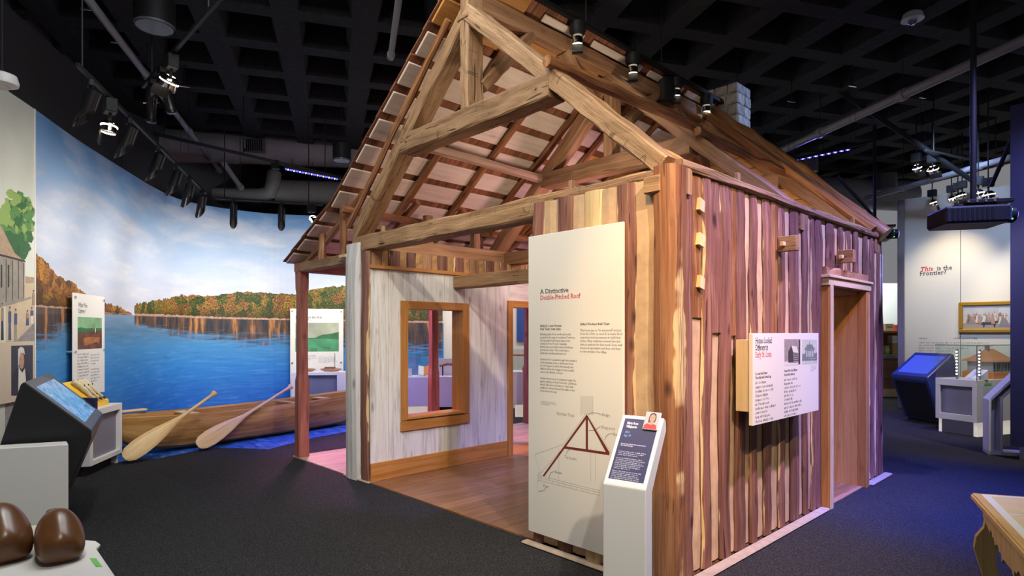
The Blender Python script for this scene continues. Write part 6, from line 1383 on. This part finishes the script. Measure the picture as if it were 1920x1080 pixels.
def ringlamp(p, aim, label, group, r=0.07, power=0, color=NEUT, angle=50, rod=False):
    """adjustable lamp: black driver box on the rail, bright ringed head below"""
    p = V(p); R = root('ring_spotlight', p, label, 'spotlight', group); d = (V(aim)-p).normalized()
    MB().box((-0.075, -0.05, -0.15), (0.075, 0.05, -0.018), o=p).build('driver_box', BLACKM, R, bevel=0.006)
    if rod: MB().tube([p-UP*0.03, V((p.x, p.y, ZC+0.385))], 0.010, 6).build('drop_rod', BLACKM, R, smooth=True)
    c = p-UP*0.21+d*0.04; MB().tube([p-UP*0.14, c], 0.014, 8).build('stem', BLACKM, R, smooth=True)
    b0 = c-d*0.03; h = MB().tube([b0, b0+d*0.035, b0+d*0.05, b0+d*0.08, b0+d*0.095, b0+d*0.12], [r*0.5, r*0.95, r, r*0.92, r, r*0.98], 16, cap=False).build('reflector_ring', CHROME, R, smooth=True)
    x = d.cross(UP).normalized(); y = x.cross(d)
    from_data('lens', [b0+d*0.085+x*(r*.88*math.cos(k*math.pi/6))+y*(r*.88*math.sin(k*math.pi/6)) for k in range(12)], [tuple(range(12))], LENS, R)
    MB().tube([b0+d*0.052, b0+d*0.058, b0+d*0.064], [r*1.02, r*1.06, r*1.02], 16, cap=False).build('glow_ring', LENS, R, smooth=True)
    MB().box((-r*1.05, -0.004, 0.0), (r*1.05, 0.004, 0.11), o=c+d*0.10+y*r*0.9, ex=x, ey=y, ez=d).build('barn_door', BLACKM, R)
    if power: spot('ring_spot_lamp', b0+d*0.14, c+d*3, power, color, angle, 0.75, 0.05)
    return R
def pxline(px, py, z): return onZ(px, py, z)
ordn = ('first', 'second', 'third', 'fourth', 'fifth', 'sixth', 'seventh')
# the track that lights the mural
ZT = 3.86
ta, tb_ = pxline(145, 121, ZT), pxline(386, 362, ZT)
track('lighting_track', ta, tb_, 'black lighting track running beside the top of the river mural', (0.02,))
SKYW = (1.0, 0.95, 0.88)
for i, (px, py, kind, tx, tz) in enumerate(((170, 147, 'c', -20, 2.2), (207, 183, 'r', 105, 2.2), (242, 219, 'c', 190, 2.1), (296, 272, 'c', 280, 2.1), (330, 306, 'c', 330, 2.0), (355, 331, 'c', 380, 2.0), (379, 355, 'c', 430, 2.0))):
    p = pxline(px, py, ZT); u = mur(tx, 500)[0]; wp, _, wn = wall_at(u)
    lab = 'black cylinder spotlight, %s from the near end of the mural track' % ordn[i] if kind == 'c' else 'bright silver ringed spotlight, second from the near end of the mural track'
    (canlamp if kind == 'c' else ringlamp)(p, p-UP*1.0-wn*0.22+RT*(-0.12 if kind == 'c' else 0.1), lab, 'spotlights on the mural track')
# wall-washing light of that track
for px, r_, f_, pw in ((10, -3.3, 4.6, 80), (90, -3.3, 5.9, 170), (170, -3.6, 6.8, 190), (250, -3.9, 7.9, 210), (320, -4.2, 9.0, 220), (430, -3.7, 9.6, 240), (540, -2.9, 9.9, 240), (650, -2.1, 10.4, 230), (760, -1.3, 10.8, 170)):
    wp, _, wn = wall_at(mur(px, 500)[0]); spot('mural_track_lamp', cam(r_+0.25, f_, 2.95), wp+UP*2.05, pw*0.60, SKYW, 112, 1.0, 0.12)
t2a, t2b = pxline(404, 371, ZT), pxline(606, 384, ZT)
track('lighting_track', t2a, t2b, 'short black lighting track above the far bend of the mural', (0.08, 0.86))
for i, (px, py, kind) in enumerate(((438, 373.5, 'c'), (528, 379, 'c'), (584, 382.5, 'r'))):
    p = pxline(px, py, ZT); wp, _, _ = wall_at(mur(px-10, 500)[0])
    if kind == 'c': canlamp(p, p-UP+(wp-p)*0.12, ('black upright cylinder spotlight at the left of the far bend track', 'black upright cylinder spotlight at the middle of the far bend track')[i], 'spotlights on the far bend track', 0.06, 0.30)
    else: ringlamp(p, cam(-1.5, 8, 1), 'lit square spotlight on the far bend track beside the roof edge', 'spotlights on the far bend track', 0.055)
# second track, crossing toward the roof
ZB = 4.35
ba, bb = pxline(268, 163, ZB), pxline(470, -68, ZB)
track('lighting_track', ba, bb, 'black lighting track slanting up from the pair of long tube lamps', (0.12, 0.7))
ringlamp(pxline(322, 101, ZB), cam(-4.8, 6.6, 2.0), 'large glaring silver spotlight above the pair of tube lamps', 'spotlights on the slanting track', 0.085)
for i, (px, py, ax, lab) in enumerate(((285, 146, (-0.02, 0.0), 'black tube spotlight hanging straight, left one of the pair'), (303, 124, (0.22, 0.1), 'black tube spotlight hanging tilted, right one of the pair'))):
    p = pxline(px, py, ZB); R = root('tube_spotlight', p, lab, 'spotlight', 'tube spotlights on the slanting track'); d = (RT*ax[0]+FW*ax[1]-UP).normalized()
    MB().box((-0.06, -0.03, -0.08), (0.06, 0.03, -0.018), o=p).build('adapter', BLACKM, R, bevel=0.004); q = p-UP*0.08
    MB().tube([q, q+d*0.03, q+d*0.10, q+d*0.16, q+d*0.17, q+d*0.40, q+d*0.405], [0.02, 0.055, 0.062, 0.058, 0.05, 0.046, 0.04], 14).build('lamp_shade', DARKCYL, R, smooth=True)
    for k in (0.18, 0.38): MB().tube([q+d*k, q+d*(k+0.008)], 0.056, 14).build('clamp_ring', BLACKM, R, smooth=True)
    MB().tube([q+d*0.19-RT*0.09, q+d*0.19+RT*0.09], 0.006, 6).build('focus_pin', CHROME, R, smooth=True)
# track over the ridge of the house
ZR = 4.72
ra, rb_ = onZ(940, -42, ZR), onZ(1392, 214, ZR)
track('lighting_track', ra, rb_, 'black lighting track running along above the ridge of the log house', (0.25, 0.55, 0.97), 0.045)
for i, (px, py, lab) in enumerate(((1083, 40, 'lit black spotlight over the roof, nearest the apex'), (1187, 99, 'lit black spotlight over the roof, second from the apex'), (1268, 145, 'lit black spotlight over the roof beside the large black drum'), (1325, 177, 'lit black spotlight over the roof beside the chimney'))):
    p = onZ(px, py, ZR); R = root('roof_spotlight', p, lab, 'spotlight', 'spotlights over the ridge')
    MB().tube([p-UP*0.02, p-UP*0.10, p-UP*0.15], [0.085, 0.085, 0.06], 14).build('housing', BLACKM, R, smooth=True)
    c = p-UP*0.16; h = 0.055
    MB().tube([c, c-UP*0.018, c-UP*0.05, c-UP*0.075], [0.045, h, h*0.94, h], 14, cap=False).build('reflector_ring', CHROME, R, smooth=True)
    for z in (0.012, 0.034, 0.058): MB().tube([c-UP*z, c-UP*(z+0.007)], h*0.90, 12).build('glow_ring', LENS, R, smooth=True)
    MB().box((-0.055, -0.003, -0.17), (0.055, 0.003, -0.065), o=c, ex=(RT-FW*0.2).normalized(), ey=(FW+RT*0.2).normalized()).build('barn_door', BLACKM, R)
    MB().box((-0.05, -0.05, -0.155), (0.05, 0.02, -0.15), o=c, ex=(RT-FW*0.2).normalized(), ey=(FW+RT*0.2).normalized()).build('barn_door', CHROME, R)
p = onZ(1243, 148, ZR); R = root('drum_speaker', p, 'large black drum hanging under the track over the roof', 'speaker'); MB().tube([p, p-UP*0.03, p-UP*0.30, p-UP*0.32], [0.10, 0.155, 0.155, 0.14], 20).build('housing', BLACKM, R, smooth=True); MB().tube([p-UP*0.31, p-UP*0.325], 0.12, 20).build('grille', DARKCYL, R, smooth=True)
# pendant cylinder speakers
def speaker(px, py, D, r, h, label, m=BLACKM):
    b = atD(px, py, D); R = root('pendant_speaker', b, label, 'speaker', 'cylinder pendant speakers')
    MB().tube([b+UP*0.015, b+UP*h, b+UP*(h+0.02)], [r, r, r*0.8], 22).build('housing', m, R, smooth=True); MB().tube([b, b+UP*0.016], [r*0.90, r*0.96], 22).build('grille', GREYL, R, smooth=True); MB().tube([b+UP*(h+0.01), V((b.x, b.y, ZC+0.385))], 0.008, 6).build('cable', BLACKM, R, smooth=True)
    MB().tube([b+UP*-0.003, b+UP*0.02], [r*1.02, r*1.02], 22, cap=False).build('rim', GREYL, R, smooth=True)
speaker(290, 52, 6.2, 0.19, 0.42, 'large black ceiling speaker with round grille above the tube lamps')
speaker(641, 302, 9.5, 0.14, 0.26, 'black pendant speaker hanging beside the roof edge')
speaker(1514, 324, 12.7, 0.21, 0.38, 'grey pendant speaker behind the blue light bar', GREYL)
speaker(1662, 356, 14.0, 0.22, 0.36, 'grey pendant speaker beyond the projector pole', GREYL)
# pipes, ducts
def pipe(name, a, b, r, label, m=GREYPIPE, extra=None, cat='pipe'):
    a, b = V(a), V(b); R = root(name, (a+b)/2, label, cat); MB().tube([a, b], r, 12).build('tube', m, R, smooth=True)
    d = (b-a).normalized()
    for t in (extra or ()):
        p = a.lerp(b, t); MB().tube([p-d*0.045, p+d*0.045], r*1.3, 12).build('coupling', m, R, smooth=True); MB().tube([p, V((p.x, p.y, ZC+0.385))], 0.006, 6).build('hanger_rod', BLACKM, R, smooth=True)
    return R
pipe('ceiling_pipe', onZ(150, -22, 4.95), onZ(413, 322, 4.95), 0.042, 'long grey pipe crossing behind the tube lamps down to the duct', extra=(0.3, 0.62, 0.98))
pipe('ceiling_pipe', atD(417, 302, 11.0), atD(452, 352, 11.6), 0.05, 'short grey slanting pipe below the duct', extra=(0.95,))
pipe('ceiling_pipe', onZ(752, -30, 4.9), onZ(733, 106, 4.9), 0.036, 'pale grey pipe hanging left of the roof peak', flat('pale_pipe', (0.3, 0.3, 0.31), 0.5), extra=(0.98,))
pipe('ceiling_pipe', onZ(1455, 287, 4.75), onZ(1960, 56, 4.75), 0.06, 'long dark pipe crossing above the blue light bar', extra=(0.25, 0.6))
pipe('ceiling_pipe', onZ(1625, 372, 4.4), onZ(1905, 292, 4.4), 0.05, 'dark pipe above the frontier wall', extra=(0.3, 0.8))
pipe('brace_pipe', atD(1570, 168, 9.5), atD(1832, 345, 10.2), 0.04, 'thin dark diagonal brace under the right ceiling', BLACKM)
_l, _u = atD(1858, 350, 8.9), atD(1893, 270, 8.6); pipe('brace_pipe', _l+(_u-_l)*((5.79-_l.z)/(_u.z-_l.z)), _l, 0.03, 'short black brace beside the navy wall', BLACKM)
BPIPE = flat('blue_lit_conduit', (0.03, 0.05, 0.12), 0.5)  # tint of the blue light on the conduits, put into the base colour
pipe('brace_pipe', atD(1515, 330, 12.5), atD(1640, 425, 13), 0.05, 'blue lit slanting conduit right of the roof', BPIPE, extra=(0.12,)); pipe('brace_pipe', atD(1570, 330, 13.2), atD(1660, 430, 13.5), 0.035, 'thinner blue lit conduit right of the roof', BPIPE)
def duct(name, pts, r, label, ribs, m=DUCT):
    pts = [V(p) for p in pts]; R = root(name, pts[len(pts)//2], label, 'duct'); MB().tube(pts, r, 28).build('shell', m, R, smooth=True)
    L = [0]
    for a, b in zip(pts, pts[1:]): L.append(L[-1]+(b-a).length)
    rb = MB()
    for i in range(ribs):
        t = (i+0.5)/ribs*L[-1]; j = max(k for k in range(len(L)-1) if L[k] <= t); d = (pts[j+1]-pts[j]).normalized(); p = pts[j]+d*(t-L[j]); w_ = 0.05 if i % 9 == 4 else 0.008
        rb.tube([p-d*w_/2, p+d*w_/2], r*(1.025 if w_ > .02 else 1.008), 28, cap=False)
    q = rb.build('seam_rib', m, R, smooth=True); q['kind'] = 'stuff'; return R
D1 = duct('air_duct', [atD(128, 262, 10.2), atD(160, 264, 10.6), atD(300, 272, 11.3), atD(480, 278, 12.0), atD(720, 290, 13.0)], 0.31, 'large grey round air duct running under the ceiling above the mural', 46)
g0 = atD(475, 272, 11.66); gr = MB().box((-0.2, -0.10, -0.13), (0.2, 0.012, 0.13), o=g0, ex=RT, ey=-FW, ez=UP).build('grille_frame', GREYL, D1, bevel=0.004)
for k in range(9): MB().box((-0.18+k*0.042, 0.012, -0.115), (-0.16+k*0.042, 0.02, 0.115), o=g0, ex=RT, ey=-FW, ez=UP).build('louver', BLACKM, gr)
duct('air_duct', [atD(290, 362, 12.6), atD(485, 367, 12.7), atD(505, 362, 12.7), atD(512, 345, 12.7), atD(514, 325, 12.8)], 0.15, 'smaller grey duct with an elbow behind the far bend track', 12)
duct('air_duct', [atD(520, 360, 13.0), atD(700, 366, 13.2)], 0.26, 'short wide grey duct behind the blue light bar', 8)
duct('air_duct', [atD(1480, 358, 14.0), atD(1705, 368, 14.6)], 0.36, 'large grey duct right of the roof beyond the projector', 12)
# rails with LED bars
def ledbar(a, b, n, label, drop=0.0):
    a, b = V(a), V(b); R = root('led_light_bar', (a+b)/2, label, 'light bar'); d = (b-a).normalized(); s_ = d.cross(UP).normalized(); u_ = s_.cross(d)
    MB().box((-0.03, -0.03, 0), ((b-a).length+0.03, 0.03, 0.05), o=a, ex=d, ey=s_, ez=u_).build('housing', BLACKM, R, bevel=0.006)
    for t in (0.12, 0.5, 0.88): p = a.lerp(b, t); MB().tube([p+u_*0.05, p+UP*0.19], 0.006, 6).build('bracket', BLACKM, R)
    for i in range(n):
        p = a.lerp(b, (i+0.5)/n); dd = (-FW*0.7-UP*0.7).normalized()
        for k, (m_, o_) in enumerate(((LEDB, -0.034), (LEDR, 0.0), (LEDB, 0.034))): q = p+d*o_-FW*0.02-UP*0.002*k; MB().tube([q, q+dd*0.02], [0.014 if k != 1 else 0.010, 0.010], 8).build('led_lamp', m_, R, smooth=True)
    return R
track('lighting_rail', atD(288, 250, 9.2), atD(642, 334, 10.2), 'long black rail carrying the left blue light bar', (0.05, 0.45, 0.9), 0.05)
l0, l1 = atD(536, 317, 9.88), atD(634, 336, 10.15)
ledbar(l0, l1, 9, 'glowing blue and red LED bar hanging left of the roof')
db = MB().box((-0.06, -0.05, -0.08), (0.06, 0.05, 0.06), o=atD(517, 308, 9.85), ex=RT, ey=FW).build('driver_box', BLACKM, bevel=0.006); tag(db, 'black driver box at the left end of the LED bar', 'driver box')
track('lighting_rail', atD(1430, 312, 11.2), atD(1650, 262, 12.0), 'long black rail carrying the right blue light bar', (0.1, 0.5, 0.9), 0.05)
r0, r1 = atD(1473, 304, 11.4), atD(1594, 280, 11.8)
ledbar(r0, r1, 10, 'glowing blue and red LED bar hanging right of the roof')
spot('ledbar_left_lamp', (l0+l1)/2-UP*0.12, (-4.9, 2.5, 0.3), 260, (0.45, 0.22, 1.0), 100, 0.9, 0.15)
spot('ledbar_right_lamp', (r0+r1)/2-UP*0.12, cam(4.6, 7.0, 0.2), 700, (0.14, 0.12, 1.0), 110, 0.9, 0.15)
# projectors
def projector(c, yaw, sc, label, top_z):
    """black projector hanging from a pole; its lens end looks along ex"""
    ex_ = Matrix.Rotation(yaw, 3, 'Z') @ RT; ey_ = UP.cross(ex_); R = root('projector', c, label, 'projector'); k = sc
    def bx_(lo, hi, name, m, bev=0.0): return MB().box([x*k for x in lo], [x*k for x in hi], o=c, ex=ex_, ey=ey_, ez=UP).build(name, m, R, bevel=bev)
    bx_((-0.36, -0.24, -0.09), (0.24, 0.24, 0.09), 'housing', BLACKM, 0.02*k); bx_((-0.34, -0.22, -0.097), (0.22, 0.22, -0.089), 'underside', flat('warm_grey_plastic', (0.10, 0.09, 0.08), 0.6))
    bx_((0.235, -0.20, -0.07), (0.27, 0.20, 0.075), 'front_bezel', BPIPE, 0.01*k)
    for i in range(9): bx_((-0.30+i*0.045, -0.243, -0.06), (-0.275+i*0.045, -0.238, 0.06), 'vent', DARKCYL)
    bx_((-0.20, -0.14, 0.095), (0.16, 0.14, 0.125), 'mount_plate', BLACKM, 0.004); bx_((-0.14, -0.17, 0.125), (0.30, 0.17, 0.165), 'mount_bracket', BLACKM, 0.004)
    for i in range(4): q = c+ex_*((-0.12+i*0.08)*k)-ey_*(0.172*k)+UP*(0.145*k); MB().tube([q, q-ey_*0.008*k], 0.012*k, 8).build('bolt', STEEL, R, smooth=True)
    q = c+ex_*(0.255*k)-ey_*(0.05*k)+UP*0.005; MB().tube([q, q+ex_*0.09*k, q+ex_*0.10*k], [0.085*k, 0.085*k, 0.075*k], 18).build('lens_barrel', BLACKM, R, smooth=True); MB().tube([q+ex_*0.10*k, q+ex_*0.112*k, q+ex_*0.12*k], [0.072*k, 0.055*k, 0.02*k], 18).build('lens', VLENS, R, smooth=True)
    bx_((0.262, -0.19, 0.03), (0.273, -0.13, 0.05), 'indicator', LEDG); bx_((0.262, -0.2, -0.065), (0.273, -0.14, -0.055), 'indicator', LEDG)
    MB().tube([c+UP*0.165*k, V((c.x, c.y, top_z))], 0.030*k, 12).build('pole', BLACKM if k < 1.2 else BPIPE, R, smooth=True)
    return R
pc = atD(1825, 408, 6.0); projector(pc, math.radians(-14), 0.92, 'large black projector with violet lens on ceiling pole by the navy wall', ZC+0.385)
pc2 = atD(1640, 442, 11.0); projector(pc2, math.radians(-20), 1.0, 'smaller black projector with violet lens beyond the far house corner', ZC+0.385)
# right-hand track and its lamps
track('lighting_track', onZ(1735, 282, 4.55), onZ(1880, 311, 4.55), 'black lighting track before the frontier wall', (0.1, 0.9))
GRT = 'spotlights before the frontier wall'
for px, py, D, lab, r_ in ((1718, 286, 10.6, 'lit ring spotlight leftmost before the frontier wall', 0.07), (1748, 288, 10.4, 'bright ring spotlight second before the frontier wall', 0.085), (1834, 330, 9.6, 'half hidden ring spotlight behind the projector pole', 0.07), (1853, 332, 9.4, 'ring spotlight right of the projector pole', 0.08)):
    ringlamp(atD(px, py, D), cam(8.6, 11.4, 1.5) if px < 1800 else cam(8, 9.5, 1.0), lab, GRT, r_, rod=True)
for px, py, D, lab in ((1748, 364, 11.9, 'glaring small spotlight above the frontier heading'), (1784, 356, 11.7, 'square lit spotlight above the painting'), (1804, 348, 11.4, 'glaring small spotlight above the painting'), (1796, 351, 11.5, 'small lit spotlight beside the glaring one above the painting')):
    ringlamp(atD(px, py, D)+UP*0.1, cam(9.2, 11.6, 1.2), lab, GRT, 0.055, rod=True)
spot('frontier_wall_lamp', cam(8.1, 10.9, 4.5), FO+frame3((frC[0]-frA[0], frC[1]-frA[1]))*0.75+UP*2.4, 250, (1, 0.84, 0.55), 56, 0.9, 0.08)
spot('frontier_painting_lamp', cam(8.9, 10.2, 4.5), FO+frame3((frC[0]-frA[0], frC[1]-frA[1]))*2.0+UP*1.8, 260, (1, 0.86, 0.6), 52, 0.9, 0.05)
spot('frontier_cool_lamp', cam(6.5, 9.2, 4.8), FO+frame3((frC[0]-frA[0], frC[1]-frA[1]))*1.2+UP*2.9, 620, (0.42, 0.58, 1.0), 66, 1.0, 0.2)
spot('case_lamp', cam(7.0, 8.3, 4.3), cam(7.3, 9.6, 0.8), 330, (1, 0.88, 0.68), 48, 0.8, 0.05)
spot('stand_lamp', cam(6.4, 6.3, 4.4), cam(6.45, 8.1, 0.4), 420, (1, 0.85, 0.6), 40, 0.8, 0.05)
area('store_room_lamp', cam(9.8, 15.6, 3.6), cam(9.6, 16.5, 0.5), 95, (0.95, 1.0, 0.98), 1.5, 1.0)
area('cream_wall_lamp', cam(0.3, 11.8, 4.4), cam(0.3, 12.6, 1.2), 120, (1, 0.93, 0.8), 3.0, 0.3)
spot('doorway_case_lamp', cam(-0.8, 10.2, 4.5), cam(-0.8, 11.4, 0.8), 300, (0.62, 0.60, 1.0), 80, 0.9, 0.1)
# small ceiling things
def sprink(px, py, z, lab):
    p = onZ(px, py, z); R = root('ceiling_clamp', p, lab, 'clamp', 'wire clamps under the ceiling'); MB().box((-0.07, -0.012, -0.012), (0.07, 0.012, 0.012), o=p, ex=GX, ey=GY).build('bar', STEEL, R, bevel=0.004); MB().tube([p, V((p.x, p.y, ZC+0.385))], 0.01, 6).build('rod', BLACKM, R, smooth=True)
    for s_ in (-0.05, 0.05): MB().tube([p+GX*s_-UP*0.012, p+GX*s_-UP*1.0], 0.002, 4).build('wire', BLACKM, R)
for px, py, lab in ((1484, 190, 'steel wire clamp left of the pair right of the chimney'), (1599, 161, 'steel wire clamp right of the pair right of the chimney'), (1730, 183, 'steel wire clamp above the far ring lamps'), (165, 18, 'small clamp above the mural track end'), (220, 80, 'small clamp between the mural track and long pipe'), (346, 162, 'small clamp right of the tube lamps')): sprink(px, py, 5.1, lab)
R = root('dome_detector', onZ(1711, 36, 5.3), 'white dome fixture under the dark ceiling at the right', 'detector'); p = onZ(1711, 36, 5.3)
MB().tube([p+UP*0.1, p+UP*0.06, p-UP*0.01], [0.03, 0.10, 0.12], 18).build('dish', flat('white_plastic', (0.6, 0.62, 0.7), 0.4), R, smooth=True); MB().tube([p-UP*0.01, p-UP*0.05, p-UP*0.07], [0.05, 0.045, 0.02], 14).build('dome', STEEL, R, smooth=True); MB().tube([p+UP*0.09, V((p.x, p.y, ZC+0.385))], 0.01, 6).build('rod', BLACKM, R)
p = atD(4, 152, 5.0); R = root('emergency_light', p, 'white rounded fixture hanging above the village print', 'fixture'); MB().tube([p+UP*0.07, p+UP*0.05, p, p-UP*0.03, p-UP*0.05], [0.05, 0.10, 0.115, 0.11, 0.06], 18).build('housing', PANELWHITE, R, smooth=True); MB().tube([p+UP*0.06, V((p.x, p.y, ZC+0.385))], 0.006, 6).build('cable', BLACKM, R, smooth=True); MB().tube([p-UP*0.05, p-UP*0.06], 0.05, 14).build('diffuser', LINEN, R, smooth=True)
p = atD(257, 292, 11.6); R = root('security_camera', p, 'small white dome camera under the duct above the mural', 'camera'); MB().tube([p+UP*0.05, p, p-UP*0.02], [0.09, 0.09, 0.07], 14).build('base', PANELWHITE, R, smooth=True); MB().tube([p-UP*0.02, p-UP*0.07, p-UP*0.09], [0.05, 0.045, 0.015], 14).build('dome', DARKCYL, R, smooth=True); MB().tube([p+UP*0.04, V((p.x, p.y, ZC+0.385))], 0.01, 6).build('rod', BLACKM, R)
